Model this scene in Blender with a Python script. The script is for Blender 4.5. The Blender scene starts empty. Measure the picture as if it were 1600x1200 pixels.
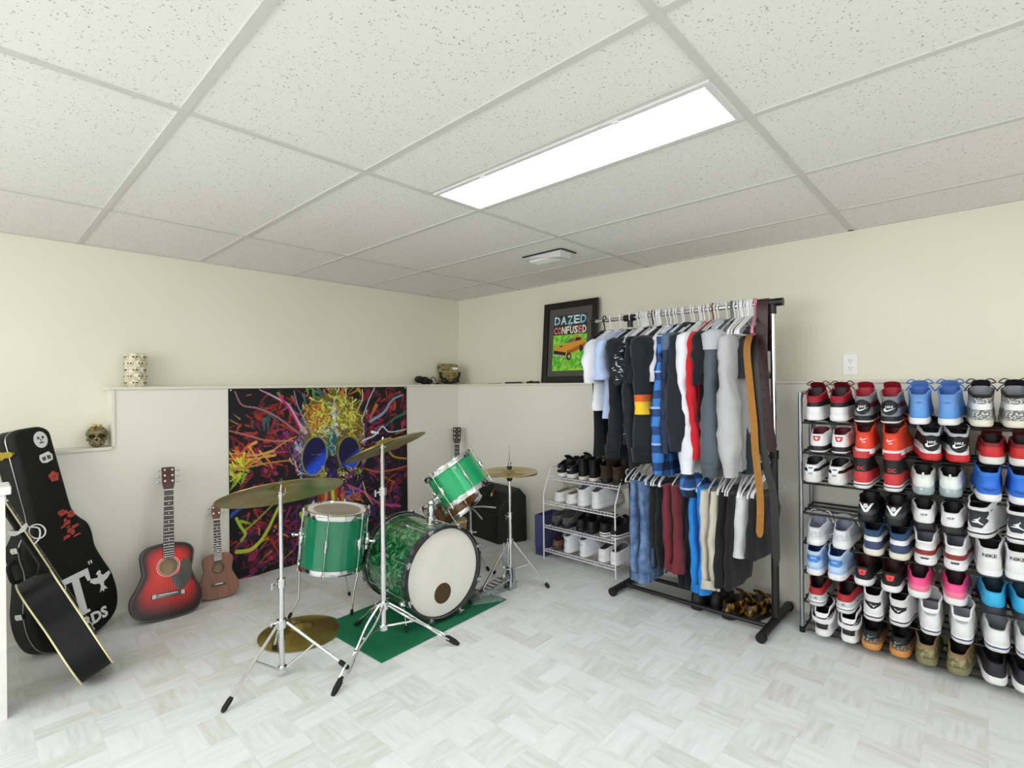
import bpy, math, random
import numpy as np
from mathutils import Vector, Matrix, Euler

random.seed(7)
np.random.seed(7)
SC = bpy.context.scene
COL = SC.collection
PI = math.pi

# ------------------------------------------------------------------ camera
CAM_H = 1.285
YAW = math.radians(42.88)
ROLL = -0.009434
fw = Vector((math.cos(YAW), math.sin(YAW), 0))
rt = Vector((math.sin(YAW), -math.cos(YAW), 0))
up = Vector((0, 0, 1))
cr, sr = math.cos(ROLL), math.sin(ROLL)
cam_x = rt * cr + up * sr
cam_y = up * cr - rt * sr
cam_z = -fw
cd = bpy.data.cameras.new('camera')
cam = bpy.data.objects.new('camera', cd)
COL.objects.link(cam)
m = Matrix.Identity(4)
for i, a in enumerate((cam_x, cam_y, cam_z)):
    for j in range(3):
        m[j][i] = a[j]
m[0][3], m[1][3], m[2][3] = 0, 0, CAM_H
cam.matrix_world = m
cd.sensor_width = 36
cd.lens = 36 * 796.06 / 1600
cd.clip_start = 0.02
cd.shift_y = 0.58 / 1600
SC.camera = cam

# ------------------------------------------------------------------ world, exposure
w = bpy.data.worlds.new('world')
SC.world = w
w.use_nodes = True
w.node_tree.nodes['Background'].inputs[0].default_value = (0.9, 0.95, 1, 1)
w.node_tree.nodes['Background'].inputs[1].default_value = 0.3
vs = SC.view_settings
vs.view_transform = 'Standard'
vs.look = 'None'
vs.exposure = 0.12
vs.gamma = 1.0
vs.use_curve_mapping = False
LAMP = 13.5          # emission of every ceiling light panel, the visible one and the added ones
# added fill lights at two invented windows out of view (front wall and back wall)
for nm, en, loc, rot, size in (('added_fill_front', 28.0, (0.1, -1.96, 1.4), (PI / 2, 0, 0), (2.4, 1.15)),
                               ('added_fill_back', 57.0, (-2.26, 1.75, 1.4), (PI / 2, 0, -PI / 2), (2.4, 1.15))):
    ld = bpy.data.lights.new(nm, 'AREA')
    ld.shape = 'RECTANGLE'; ld.size, ld.size_y = size
    ld.energy = en
    ld.color = (0.93, 0.97, 1.0)
    lo = bpy.data.objects.new(nm, ld)
    COL.objects.link(lo)
    lo.location = loc
    lo.rotation_euler = rot

# ------------------------------------------------------------------ materials
def s2l(c):
    if isinstance(c, str):
        c = c.lstrip('#')
        c = [int(c[i:i + 2], 16) / 255 for i in (0, 2, 4)]
    return tuple(x / 12.92 if x <= 0.04045 else ((x + 0.055) / 1.055) ** 2.4 for x in c)

_mats = {}
def mat(name, col=None, rough=0.5, metal=0.0, coat=0.0, spec=0.5, trans=0.0, noise=0.0, nscale=30.0, bump=0.0, bscale=200.0, alpha=1.0, sheen=0.0, ior=1.45):
    """plain principled material with a procedural tone and relief noise"""
    if name in _mats:
        return _mats[name]
    m = bpy.data.materials.new(name)
    m.use_nodes = True
    nt = m.node_tree
    b = nt.nodes['Principled BSDF']
    c = s2l(col) + (1,)
    b.inputs['Base Color'].default_value = c
    b.inputs['Roughness'].default_value = rough
    b.inputs['Metallic'].default_value = metal
    b.inputs['Coat Weight'].default_value = coat
    b.inputs['Coat Roughness'].default_value = 0.08
    b.inputs['Specular IOR Level'].default_value = spec
    b.inputs['Transmission Weight'].default_value = trans
    b.inputs['IOR'].default_value = ior
    b.inputs['Alpha'].default_value = alpha
    b.inputs['Sheen Weight'].default_value = sheen
    if noise > 0:
        tc = nt.nodes.new('ShaderNodeTexCoord')
        n = nt.nodes.new('ShaderNodeTexNoise')
        n.inputs['Scale'].default_value = nscale
        n.inputs['Detail'].default_value = 4
        nt.links.new(tc.outputs['Object'], n.inputs['Vector'])
        r = nt.nodes.new('ShaderNodeValToRGB')
        r.color_ramp.elements[0].position = 0.3
        r.color_ramp.elements[1].position = 0.7
        r.color_ramp.elements[0].color = tuple(max(0, x * (1 - noise)) for x in c[:3]) + (1,)
        r.color_ramp.elements[1].color = tuple(min(1, x * (1 + noise)) for x in c[:3]) + (1,)
        nt.links.new(n.outputs['Fac'], r.inputs['Fac'])
        nt.links.new(r.outputs['Color'], b.inputs['Base Color'])
    if bump > 0:
        tc = nt.nodes.new('ShaderNodeTexCoord')
        n = nt.nodes.new('ShaderNodeTexNoise')
        n.inputs['Scale'].default_value = bscale
        n.inputs['Detail'].default_value = 2
        nt.links.new(tc.outputs['Object'], n.inputs['Vector'])
        bp = nt.nodes.new('ShaderNodeBump')
        bp.inputs['Strength'].default_value = bump
        bp.inputs['Distance'].default_value = 0.002
        nt.links.new(n.outputs['Fac'], bp.inputs['Height'])
        nt.links.new(bp.outputs['Normal'], b.inputs['Normal'])
    _mats[name] = m
    return m

class NT:
    """small helper to wire node materials"""
    def __init__(s, name):
        s.m = bpy.data.materials.new(name); s.m.use_nodes = True
        s.t = s.m.node_tree; s.b = s.t.nodes['Principled BSDF']
        _mats[name] = s.m
    def n(s, typ, **kw):
        x = s.t.nodes.new('ShaderNode' + typ)
        for k, v in kw.items():
            setattr(x, k, v)
        return x
    def l(s, a, b):
        s.t.links.new(a, b)
    def math(s, op, a, b=None, c=None):
        x = s.n('Math', operation=op)
        for i, v in enumerate((a, b, c)):
            if v is None: continue
            if isinstance(v, (int, float)): x.inputs[i].default_value = v
            else: s.l(v, x.inputs[i])
        return x.outputs[0]
    def ramp(s, fac, stops, interp='LINEAR'):
        r = s.n('ValToRGB'); cr_ = r.color_ramp; cr_.interpolation = interp
        while len(cr_.elements) < len(stops): cr_.elements.new(0.5)
        for e, (p, c) in zip(cr_.elements, stops):
            e.position = p; e.color = tuple(s2l(c)) + (1,)
        s.l(fac, r.inputs['Fac'])
        return r.outputs['Color']
    def mix(s, fac, a, b, blend='MIX'):
        x = s.n('MixRGB', blend_type=blend)
        for i, v in ((0, fac), (1, a), (2, b)):
            if isinstance(v, (int, float)): x.inputs[i].default_value = v
            elif isinstance(v, (tuple, str)): x.inputs[i].default_value = tuple(s2l(v)) + (1,)
            else: s.l(v, x.inputs[i])
        return x.outputs[0]
    def bump(s, h, strength=0.3, dist=0.002):
        bp = s.n('Bump'); bp.inputs['Strength'].default_value = strength; bp.inputs['Distance'].default_value = dist
        s.l(h, bp.inputs['Height']); s.l(bp.outputs['Normal'], s.b.inputs['Normal'])

def mat_wall(name, col):
    k = NT(name)
    tc = k.n('TexCoord')
    n = k.n('TexNoise'); n.inputs['Scale'].default_value = 1.4; n.inputs['Detail'].default_value = 3
    k.l(tc.outputs['Object'], n.inputs['Vector'])
    c = s2l(col)
    k.l(k.mix(0.06, k.ramp(n.outputs['Fac'], [(0.3, col), (0.7, col)]), k.ramp(n.outputs['Fac'], [(0.35, '#b9b29c'), (0.65, '#f2efe6')])), k.b.inputs['Base Color'])
    k.b.inputs['Roughness'].default_value = 0.55
    n2 = k.n('TexNoise'); n2.inputs['Scale'].default_value = 160; n2.inputs['Detail'].default_value = 3
    k.l(tc.outputs['Object'], n2.inputs['Vector'])
    k.bump(n2.outputs['Fac'], 0.12, 0.002)
    return k.m

def mat_floor():
    k = NT('vinyl_floor')
    tc = k.n('TexCoord')
    S = 0.17
    mp = k.n('Mapping'); mp.inputs['Scale'].default_value = (1 / S, 1 / S, 1)
    k.l(tc.outputs['Object'], mp.inputs['Vector'])
    sp = k.n('SeparateXYZ'); k.l(mp.outputs['Vector'], sp.inputs[0])
    x, y = sp.outputs['X'], sp.outputs['Y']
    fx, fy = k.math('FLOOR', x), k.math('FLOOR', y)
    lx, ly = k.math('SUBTRACT', x, fx), k.math('SUBTRACT', y, fy)
    par = k.math('ABSOLUTE', k.math('MODULO', k.math('ADD', fx, fy), 2.0))
    inv = k.math('SUBTRACT', 1.0, par)
    t = k.math('ADD', k.math('MULTIPLY', lx, par), k.math('MULTIPLY', ly, inv))     # across the planks
    idx = k.math('FLOOR', k.math('MULTIPLY', t, 2.0))
    cv = k.n('CombineXYZ'); k.l(fx, cv.inputs[0]); k.l(fy, cv.inputs[1]); k.l(idx, cv.inputs[2])
    wn = k.n('TexWhiteNoise', noise_dimensions='3D'); k.l(cv.outputs[0], wn.inputs['Vector'])
    # streaks along each plank
    sx = k.math('ADD', k.math('MULTIPLY', par, 14.0), k.math('MULTIPLY', inv, 2.5))
    sy = k.math('ADD', k.math('MULTIPLY', par, 2.5), k.math('MULTIPLY', inv, 14.0))
    c2 = k.n('CombineXYZ'); k.l(k.math('MULTIPLY', x, sx), c2.inputs[0]); k.l(k.math('MULTIPLY', y, sy), c2.inputs[1]); k.l(wn.outputs['Value'], c2.inputs[2])
    n = k.n('TexNoise'); n.inputs['Scale'].default_value = 0.55; n.inputs['Detail'].default_value = 3
    k.l(c2.outputs[0], n.inputs['Vector'])
    v = k.math('ADD', k.math('MULTIPLY', wn.outputs['Value'], 0.36), k.math('MULTIPLY', n.outputs['Fac'], 0.85))
    col = k.ramp(v, [(0.2, '#c9cabd'), (0.42, '#d7d8d1'), (0.62, '#e1e3e1'), (0.95, '#eaebeb')])
    # faint joints
    e = k.math('MINIMUM', k.math('MINIMUM', lx, k.math('SUBTRACT', 1.0, lx)), k.math('MINIMUM', ly, k.math('SUBTRACT', 1.0, ly)))
    tm = k.math('ABSOLUTE', k.math('SUBTRACT', t, 0.5))
    e = k.math('MINIMUM', e, tm)
    g = k.math('LESS_THAN', e, 0.012)
    col = k.mix(k.math('MULTIPLY', g, 0.10), col, '#b0ac98')
    k.l(col, k.b.inputs['Base Color'])
    k.b.inputs['Roughness'].default_value = 0.38
    k.b.inputs['Specular IOR Level'].default_value = 0.4
    nb = k.n('TexNoise'); nb.inputs['Scale'].default_value = 45; k.l(tc.outputs['Object'], nb.inputs['Vector'])
    k.bump(k.math('ADD', k.math('MULTIPLY', nb.outputs['Fac'], 0.4), g), 0.06, 0.002)
    return k.m

def mat_tile():
    k = NT('ceiling_tile_fissured')
    tc = k.n('TexCoord'); oi = k.n('ObjectInfo')
    off = k.n('VectorMath', operation='SCALE'); k.l(oi.outputs['Location'], off.inputs[0]); off.inputs['Scale'].default_value = 3.7
    ad = k.n('VectorMath', operation='ADD'); k.l(tc.outputs['Object'], ad.inputs[0]); k.l(off.outputs[0], ad.inputs[1])
    nz = k.n('TexNoise'); nz.inputs['Scale'].default_value = 55; k.l(ad.outputs[0], nz.inputs['Vector'])
    ds = k.n('VectorMath', operation='MULTIPLY_ADD'); k.l(nz.outputs['Color'], ds.inputs[0]); ds.inputs[1].default_value = (0.022, 0.022, 0); k.l(ad.outputs[0], ds.inputs[2])
    vo = k.n('TexVoronoi'); vo.inputs['Scale'].default_value = 125; k.l(ds.outputs[0], vo.inputs['Vector'])
    sp = k.n('SeparateColor'); k.l(vo.outputs['Color'], sp.inputs[0])
    rad = k.math('MULTIPLY', k.math('SUBTRACT', sp.outputs[0], 0.25), 0.42)
    sp1 = k.math('LESS_THAN', vo.outputs['Distance'], rad)
    vo2 = k.n('TexVoronoi'); vo2.inputs['Scale'].default_value = 270; k.l(ds.outputs[0], vo2.inputs['Vector'])
    sp2c = k.n('SeparateColor'); k.l(vo2.outputs['Color'], sp2c.inputs[0])
    sp2 = k.math('LESS_THAN', vo2.outputs['Distance'], k.math('MULTIPLY', k.math('SUBTRACT', sp2c.outputs[0], 0.45), 0.5))
    f = k.math('MAXIMUM', k.math('MULTIPLY', sp1, 0.62), k.math('MULTIPLY', sp2, 0.4))
    col = k.mix(f, '#e9e7e2', '#67625a')
    k.l(col, k.b.inputs['Base Color'])
    k.b.inputs['Roughness'].default_value = 0.9
    k.bump(k.math('SUBTRACT', 1.0, f), 0.25, 0.002)
    return k.m

def mat_attr(name, rough=0.5, coat=0.0, bump=0.0, spec=0.5):
    k = NT(name)
    a = k.n('Attribute', attribute_name='Col')
    k.l(a.outputs['Color'], k.b.inputs['Base Color'])
    k.b.inputs['Roughness'].default_value = rough
    k.b.inputs['Coat Weight'].default_value = coat
    k.b.inputs['Specular IOR Level'].default_value = spec
    k.b.inputs['Coat Roughness'].default_value = 0.06
    if bump:
        n = k.n('TexNoise'); n.inputs['Scale'].default_value = 300
        tc = k.n('TexCoord'); k.l(tc.outputs['Object'], n.inputs['Vector'])
        k.bump(n.outputs['Fac'], bump, 0.001)
    return k.m

def mat_pearl():
    k = NT('green_pearl')
    tc = k.n('TexCoord')
    nz = k.n('TexNoise'); nz.inputs['Scale'].default_value = 18; k.l(tc.outputs['Object'], nz.inputs['Vector'])
    ds = k.n('VectorMath', operation='MULTIPLY_ADD'); k.l(nz.outputs['Color'], ds.inputs[0]); ds.inputs[1].default_value = (0.09, 0.09, 0.09); k.l(tc.outputs['Object'], ds.inputs[2])
    vo = k.n('TexVoronoi'); vo.inputs['Scale'].default_value = 62; k.l(ds.outputs[0], vo.inputs['Vector'])
    sp = k.n('SeparateColor'); k.l(vo.outputs['Color'], sp.inputs[0])
    v = k.math('ADD', k.math('MULTIPLY', sp.outputs[0], 0.75), k.math('MULTIPLY', vo.outputs['Distance'], 0.3))
    k.l(k.ramp(v, [(0.1, '#06331a'), (0.45, '#0c5a2e'), (0.7, '#1f8548'), (0.95, '#7cc98c')]), k.b.inputs['Base Color'])
    k.b.inputs['Metallic'].default_value = 0.35
    k.b.inputs['Roughness'].default_value = 0.3
    k.b.inputs['Coat Weight'].default_value = 1.0
    k.b.inputs['Coat Roughness'].default_value = 0.05
    return k.m

def mat_two(name, a, b, scale=40, pos=(0.45, 0.55), rough=0.6, kind='noise', detail=2, metal=0.0, coat=0.0, stretch=(1, 1, 1), c=None):
    """two-tone procedural pattern"""
    if name in _mats: return _mats[name]
    k = NT(name)
    tc = k.n('TexCoord')
    mp = k.n('Mapping'); mp.inputs['Scale'].default_value = stretch
    k.l(tc.outputs['Object'], mp.inputs['Vector'])
    if kind == 'noise':
        n = k.n('TexNoise'); n.inputs['Scale'].default_value = scale; n.inputs['Detail'].default_value = detail; fac = n.outputs['Fac']
    elif kind == 'wave':
        n = k.n('TexWave'); n.inputs['Scale'].default_value = scale; n.inputs['Distortion'].default_value = 6; n.inputs['Detail'].default_value = 2; n.inputs['Detail Scale'].default_value = 1.5; fac = n.outputs['Fac']
    else:
        n = k.n('TexVoronoi'); n.inputs['Scale'].default_value = scale; fac = n.outputs['Distance']
    k.l(mp.outputs['Vector'], n.inputs['Vector'])
    st = [(pos[0], a), (pos[1], b)]
    if c: st.append((min(1, pos[1] + 0.12), c))
    k.l(k.ramp(fac, st), k.b.inputs['Base Color'])
    k.b.inputs['Roughness'].default_value = rough
    k.b.inputs['Metallic'].default_value = metal
    k.b.inputs['Coat Weight'].default_value = coat
    return k.m

def mat_plaid():
    k = NT('blue_plaid')
    tc = k.n('TexCoord'); sp = k.n('SeparateXYZ'); k.l(tc.outputs['Object'], sp.inputs[0])
    u = k.math('ADD', sp.outputs['X'], sp.outputs['Y'])
    def band(v, f, th):
        return k.math('GREATER_THAN', k.math('SINE', k.math('MULTIPLY', v, f)), th)
    a = band(u, 75, 0.1); b = band(sp.outputs['Z'], 62, 0.1)
    s = k.math('MULTIPLY', k.math('ADD', a, b), 0.5)
    col = k.ramp(s, [(0.0, '#3a78c4'), (0.45, '#22549c'), (0.5, '#1d4478'), (1.0, '#0f1c33')], 'LINEAR')
    t = k.math('GREATER_THAN', k.math('SINE', k.math('MULTIPLY', sp.outputs['Z'], 31)), 0.985)
    col = k.mix(t, col, '#9bb9e0')
    k.l(col, k.b.inputs['Base Color']); k.b.inputs['Roughness'].default_value = 0.85
    return k.m

def mat_emit(name, col, strength):
    k = NT(name)
    k.b.inputs['Base Color'].default_value = (0.9, 0.9, 0.9, 1)
    k.b.inputs['Emission Color'].default_value = tuple(s2l(col)) + (1,)
    k.b.inputs['Emission Strength'].default_value = strength
    return k.m

def mat_wood(name, a, b, scale=9, rough=0.5, coat=0.0, stretch=(6, 6, 0.6)):
    return mat_two(name, a, b, scale, (0.3, 0.7), rough, 'noise', 5, 0, coat, stretch)

M_floor = mat_floor()
M_tile = mat_tile()
M_wall = mat_wall('wall_paint_cream', '#e8e4d2')
M_wall2 = mat_wall('wall_paint_lower', '#eae7db')
M_trim = mat('trim_paint', '#e2dece', 0.45, noise=0.03)
M_grid = mat('tee_grey', '#cfcdc8', 0.5, noise=0.02)
M_halfwall = mat('half_wall_paint', '#e9e5e1', 0.5, noise=0.03)
M_white = mat('white_plastic', '#ecebe9', 0.35, noise=0.02)
M_whitemetal = mat('white_coated_wire', '#eceaee', 0.35, noise=0.02)
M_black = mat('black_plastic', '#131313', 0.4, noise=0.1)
M_blackmetal = mat('black_powder_coat', '#1b1a19', 0.42, noise=0.08)
M_rubber = mat('black_rubber', '#0f0f0f', 0.7, noise=0.1)
M_chrome = mat('chrome', '#d9dadc', 0.14, 1.0, noise=0.03)
M_steel = mat('brushed_steel', '#b8bbc0', 0.32, 1.0, noise=0.05)
M_silver = mat('silver_tube', '#9fa2a6', 0.35, 0.8, noise=0.04)
M_brass = mat_two('cymbal_bronze', '#8a7a3c', '#a99750', 14, (0.3, 0.7), 0.28, 'noise', 3, 0.85)
M_brass2 = mat_two('cymbal_bright', '#b09a62', '#c4b07c', 14, (0.3, 0.7), 0.3, 'noise', 3, 0.85)
M_attr = mat_attr('printed_cloth', 0.85)
M_attrgloss = mat_attr('sunburst_lacquer', 0.28, 0.12, spec=0.2)
M_print = mat_attr('poster_print', 0.4)
# ------------------------------------------------------------------ mesh helpers
def frame_from(z, xhint=(1, 0, 0)):
    z = Vector(z).normalized(); x = Vector(xhint)
    x = (x - z * x.dot(z))
    if x.length < 1e-5: x = Vector((0, 1, 0)) - z * z.y
    x.normalize(); y = z.cross(x)
    return Matrix((x, y, z)).transposed()

class MB:
    def __init__(s): s.v = []; s.f = []; s.mi = []; s.col = None
    def add(s, vs, fs, mi=0, M=None):
        b = len(s.v)
        if M is not None: vs = [M @ Vector(p) for p in vs]
        s.v.extend([tuple(p) for p in vs])
        for f in fs: s.f.append([b + i for i in f])
        if isinstance(mi, int): s.mi.extend([mi] * len(fs))
        else: s.mi.extend(mi)
        return s
    def box(s, c, sz, mi=0, M=None):
        x, y, z = sz[0] / 2, sz[1] / 2, sz[2] / 2
        vs = [(c[0] + a * x, c[1] + b * y, c[2] + d * z) for a in (-1, 1) for b in (-1, 1) for d in (-1, 1)]
        return s.add(vs, [(0, 1, 3, 2), (4, 6, 7, 5), (0, 4, 5, 1), (2, 3, 7, 6), (0, 2, 6, 4), (1, 5, 7, 3)], mi, M)
    def bar(s, p0, p1, wx, wy, mi=0, hint=(1, 0, 0)):
        p0, p1 = Vector(p0), Vector(p1); R = frame_from(p1 - p0, hint)
        L = (p1 - p0).length
        M = Matrix.Translation((p0 + p1) / 2) @ R.to_4x4()
        return s.box((0, 0, 0), (wx, wy, L), mi, M)
    def loft(s, rings, mi=0, cap0=True, cap1=True, closed=True, M=None):
        n = len(rings[0]); vs = [p for r in rings for p in r]; fs = []; ms = []
        for k in range(len(rings) - 1):
            for j in range(n if closed else n - 1):
                j2 = (j + 1) % n
                fs.append((k * n + j, k * n + j2, (k + 1) * n + j2, (k + 1) * n + j))
                ms.append(mi if isinstance(mi, int) else mi(k, j))
        c0 = mi if isinstance(mi, int) else mi(0, 0)
        c1 = mi if isinstance(mi, int) else mi(len(rings) - 2, 0)
        if cap0: fs.append(tuple(range(n - 1, -1, -1))); ms.append(c0)
        if cap1: fs.append(tuple((len(rings) - 1) * n + j for j in range(n))); ms.append(c1)
        return s.add(vs, fs, ms, M)
    def tube(s, pts, r, n=8, mi=0, closed=False, caps=True):
        P = [Vector(p) for p in pts]; m = len(P); rings = []
        pt = None; x = None
        for i in range(m):
            if closed: t = (P[(i + 1) % m] - P[i - 1])
            else: t = P[min(i + 1, m - 1)] - P[max(i - 1, 0)]
            if t.length < 1e-9: t = Vector((0, 0, 1))
            t.normalize()
            if x is None:
                x = frame_from(t).col[0]
            else:
                x = x - t * x.dot(t)
                if x.length < 1e-6: x = frame_from(t).col[0]
                x.normalize()
            y = t.cross(x); rr = r[i] if isinstance(r, (list, tuple)) else r
            rings.append([P[i] + (x * math.cos(2 * PI * k / n) + y * math.sin(2 * PI * k / n)) * rr for k in range(n)])
        if closed:
            rings.append(rings[0]); return s.loft(rings, mi, False, False)
        return s.loft(rings, mi, caps, caps)
    def cyl(s, p0, p1, r0, r1=None, n=14, mi=0, caps=True):
        return s.tube([p0, p1], [r0, r0 if r1 is None else r1], n, mi, False, caps)
    def lathe(s, prof, n=32, M=None, mi=0, cap0=False, cap1=False):
        rings = [[(max(r, 1e-5) * math.cos(2 * PI * k / n), max(r, 1e-5) * math.sin(2 * PI * k / n), z) for k in range(n)] for r, z in prof]
        return s.loft(rings, mi, cap0, cap1, True, M)
    def ball(s, c, r, n=12, m=8, mi=0, M=None):
        if not isinstance(r, (tuple, list)): r = (r, r, r)
        prof = []
        rings = []
        for i in range(m + 1):
            a = -PI / 2 + PI * i / m
            rr = max(math.cos(a), 1e-4)
            rings.append([(c[0] + r[0] * rr * math.cos(2 * PI * k / n), c[1] + r[1] * rr * math.sin(2 * PI * k / n), c[2] + r[2] * math.sin(a)) for k in range(n)])
        return s.loft(rings, mi, False, False, True, M)
    def prism(s, poly, d0, d1, mi=0, M=None):
        n = len(poly)
        vs = [(p[0], p[1], d0) for p in poly] + [(p[0], p[1], d1) for p in poly]
        fs = [tuple(range(n - 1, -1, -1)), tuple(range(n, 2 * n))] + [(i, (i + 1) % n, n + (i + 1) % n, n + i) for i in range(n)]
        return s.add(vs, fs, mi, M)
    def torus(s, c, R, r, axis=(0, 0, 1), n=32, k=8, mi=0):
        F = frame_from(axis)
        pts = [Vector(c) + F @ Vector((R * math.cos(2 * PI * i / n), R * math.sin(2 * PI * i / n), 0)) for i in range(n)]
        return s.tube(pts, r, k, mi, True)
    def mesh(s, name, mats, smooth=True, angle=40):
        me = bpy.data.meshes.new(name)
        me.from_pydata(s.v, [], s.f)
        for mm in (mats if isinstance(mats, (list, tuple)) else [mats]): me.materials.append(mm)
        if any(s.mi): me.polygons.foreach_set('material_index', s.mi)
        if smooth:
            me.polygons.foreach_set('use_smooth', [True] * len(me.polygons))
            me.set_sharp_from_angle(angle=math.radians(angle))
        if s.col is not None:
            at = me.color_attributes.new('Col', 'FLOAT_COLOR', 'POINT')
            arr = np.ones((len(s.v), 4), np.float32); arr[:, :3] = s.col
            at.data.foreach_set('color', arr.ravel())
        me.update()
        return me
    def build(s, name, mats, parent=None, M=None, smooth=True, angle=40, bevel=0.0, label=None, seg=2):
        o = bpy.data.objects.new(name, s.mesh(name, mats, smooth, angle))
        COL.objects.link(o)
        if parent: o.parent = parent
        if M is not None: o.matrix_local = M
        if bevel:
            bv = o.modifiers.new('bevel', 'BEVEL'); bv.width = bevel; bv.segments = seg; bv.limit_method = 'ANGLE'; bv.angle_limit = math.radians(35)
        if label: o['label'] = label
        return o

def place(me_obj, name, parent, M):
    """one more copy of a part (shared mesh)"""
    c = me_obj.copy(); c.name = name; COL.objects.link(c); c.parent = parent; c.matrix_local = M
    return c

def thing(name, label, cat, loc=(0, 0, 0), rz=0.0, group=None, M=None):
    o = bpy.data.objects.new(name, None); COL.objects.link(o)
    o.empty_display_size = 0.05
    if M is not None: o.matrix_world = M
    else: o.location = loc; o.rotation_euler = (0, 0, rz)
    return tag(o, label, cat, group)

def tag(o, label, cat, group=None):
    o['label'] = label; o['category'] = cat
    if group: o['group'] = group
    return o

def struct(o):
    o['kind'] = 'structure'; return o

def root_struct(name):
    o = bpy.data.objects.new(name, None); COL.objects.link(o); o['kind'] = 'structure'; return o

def copy_tree(o, parent=None):
    c = o.copy(); COL.objects.link(c); c.parent = parent
    for ch in list(o.children): copy_tree(ch, c)
    return c

def axes(o, z, y, xh=None):
    """matrix: origin o, local +Z along z, local -Y (front) as close as possible to y"""
    z = Vector(z).normalized(); f = Vector(y); f = (f - z * f.dot(z)).normalized()
    yy = -f; xx = yy.cross(z)
    M = Matrix((xx, yy, z)).transposed().to_4x4(); M.translation = Vector(o)
    return M

_tx = {}
def text_geo(s, size=1.0, bold=0.0, shear=0.0):
    """flat lettering: centred 2-D outline mesh of a built-in font string"""
    key = (s, size, bold, shear)
    if key in _tx: return _tx[key]
    cu = bpy.data.curves.new('lettering', 'FONT'); cu.body = s; cu.size = size; cu.align_x = 'CENTER'; cu.align_y = 'CENTER'
    cu.offset = bold; cu.shear = shear; cu.resolution_u = 2; cu.fill_mode = 'FRONT'
    o = bpy.data.objects.new('lettering', cu); COL.objects.link(o)
    dg = bpy.context.evaluated_depsgraph_get()
    me = bpy.data.meshes.new_from_object(o.evaluated_get(dg))
    vs = [tuple(v.co) for v in me.vertices]; fs = [tuple(p.vertices) for p in me.polygons]
    bpy.data.objects.remove(o); bpy.data.curves.remove(cu); bpy.data.meshes.remove(me)
    _tx[key] = (vs, fs); return vs, fs

def smooth_poly(pts, n=4, closed=True):
    """Catmull-Rom through 2-D or 3-D points"""
    P = [Vector(p) for p in pts]; m = len(P); out = []
    rng = m if closed else m - 1
    for i in range(rng):
        if closed: a, b, c, d = P[i - 1], P[i], P[(i + 1) % m], P[(i + 2) % m]
        else: a, b, c, d = P[max(i - 1, 0)], P[i], P[i + 1], P[min(i + 2, m - 1)]
        for k in range(n):
            t = k / n
            out.append(0.5 * ((2 * b) + (c - a) * t + (2 * a - 5 * b + 4 * c - d) * t * t + (3 * b - a - 3 * c + d) * t ** 3))
    if not closed: out.append(P[-1])
    return [tuple(p) for p in out]

# ------------------------------------------------------------------ room
XR, YL = 3.322, 3.792          # upper walls
XL, YW = 3.182, 3.652          # furred-out lower walls
CEIL = 2.111
X0, Y0 = -2.3, -2.0
LEDGE = 1.292
NX, NZ = 0.575, 0.952          # where the low step in the left ledge ends, and its height

b = MB(); b.box(((X0 + XR) / 2, (Y0 + YL) / 2, -0.03), (XR - X0 + 0.4, YL - Y0 + 0.4, 0.06))
struct(b.build('floor', M_floor, smooth=False))
b = MB(); b.box(((X0 + XR) / 2, YL + 0.05, CEIL / 2), (XR - X0 + 0.2, 0.1, CEIL + 0.1))
b.box(((X0 + NX) / 2, (YW + YL) / 2, NZ / 2 - 0.009), (NX - X0, YL - YW, NZ - 0.018), 1)
b.box(((NX + XR) / 2, (YW + YL) / 2, LEDGE / 2 - 0.009), (XR - NX, YL - YW, LEDGE - 0.018), 1)
struct(b.build('wall_left', [M_wall, M_wall2], smooth=False))
b = MB(); b.box((XR + 0.05, (Y0 + YL) / 2, CEIL / 2), (0.1, YL - Y0 + 0.2, CEIL + 0.1))
b.box(((XL + XR) / 2, (Y0 + YW) / 2, LEDGE / 2 - 0.009), (XR - XL, YW - Y0, LEDGE - 0.018), 1)
struct(b.build('wall_right', [M_wall, M_wall2], smooth=False))
b = MB(); by0, by1 = 0.5, 3.0
b.box((X0 - 0.05, (Y0 + by0) / 2, CEIL / 2), (0.1, by0 - Y0, CEIL)); b.box((X0 - 0.05, (YL + by1) / 2, CEIL / 2), (0.1, YL - by1, CEIL))
b.box((X0 - 0.05, 1.75, 0.4), (0.1, by1 - by0, 0.8)); b.box((X0 - 0.05, 1.75, (2.0 + CEIL) / 2), (0.1, by1 - by0, CEIL - 2.0))
struct(b.build('wall_back', M_wall, smooth=False))
wn = root_struct('added_window_2')  # invented window, out of view, added around the back fill light
for c, s_ in (((X0 - 0.05, by0 + 0.02, 1.4), (0.08, 0.04, 1.2)), ((X0 - 0.05, by1 - 0.02, 1.4), (0.08, 0.04, 1.2)), ((X0 - 0.05, 1.75, 0.82), (0.08, 2.5, 0.04)), ((X0 - 0.05, 1.75, 1.98), (0.08, 2.5, 0.04)), ((X0 - 0.05, 1.75, 1.4), (0.06, 0.04, 1.2))):
    b = MB(); b.box(c, s_); b.build('added_window_frame', M_white, wn, smooth=False)
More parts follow.
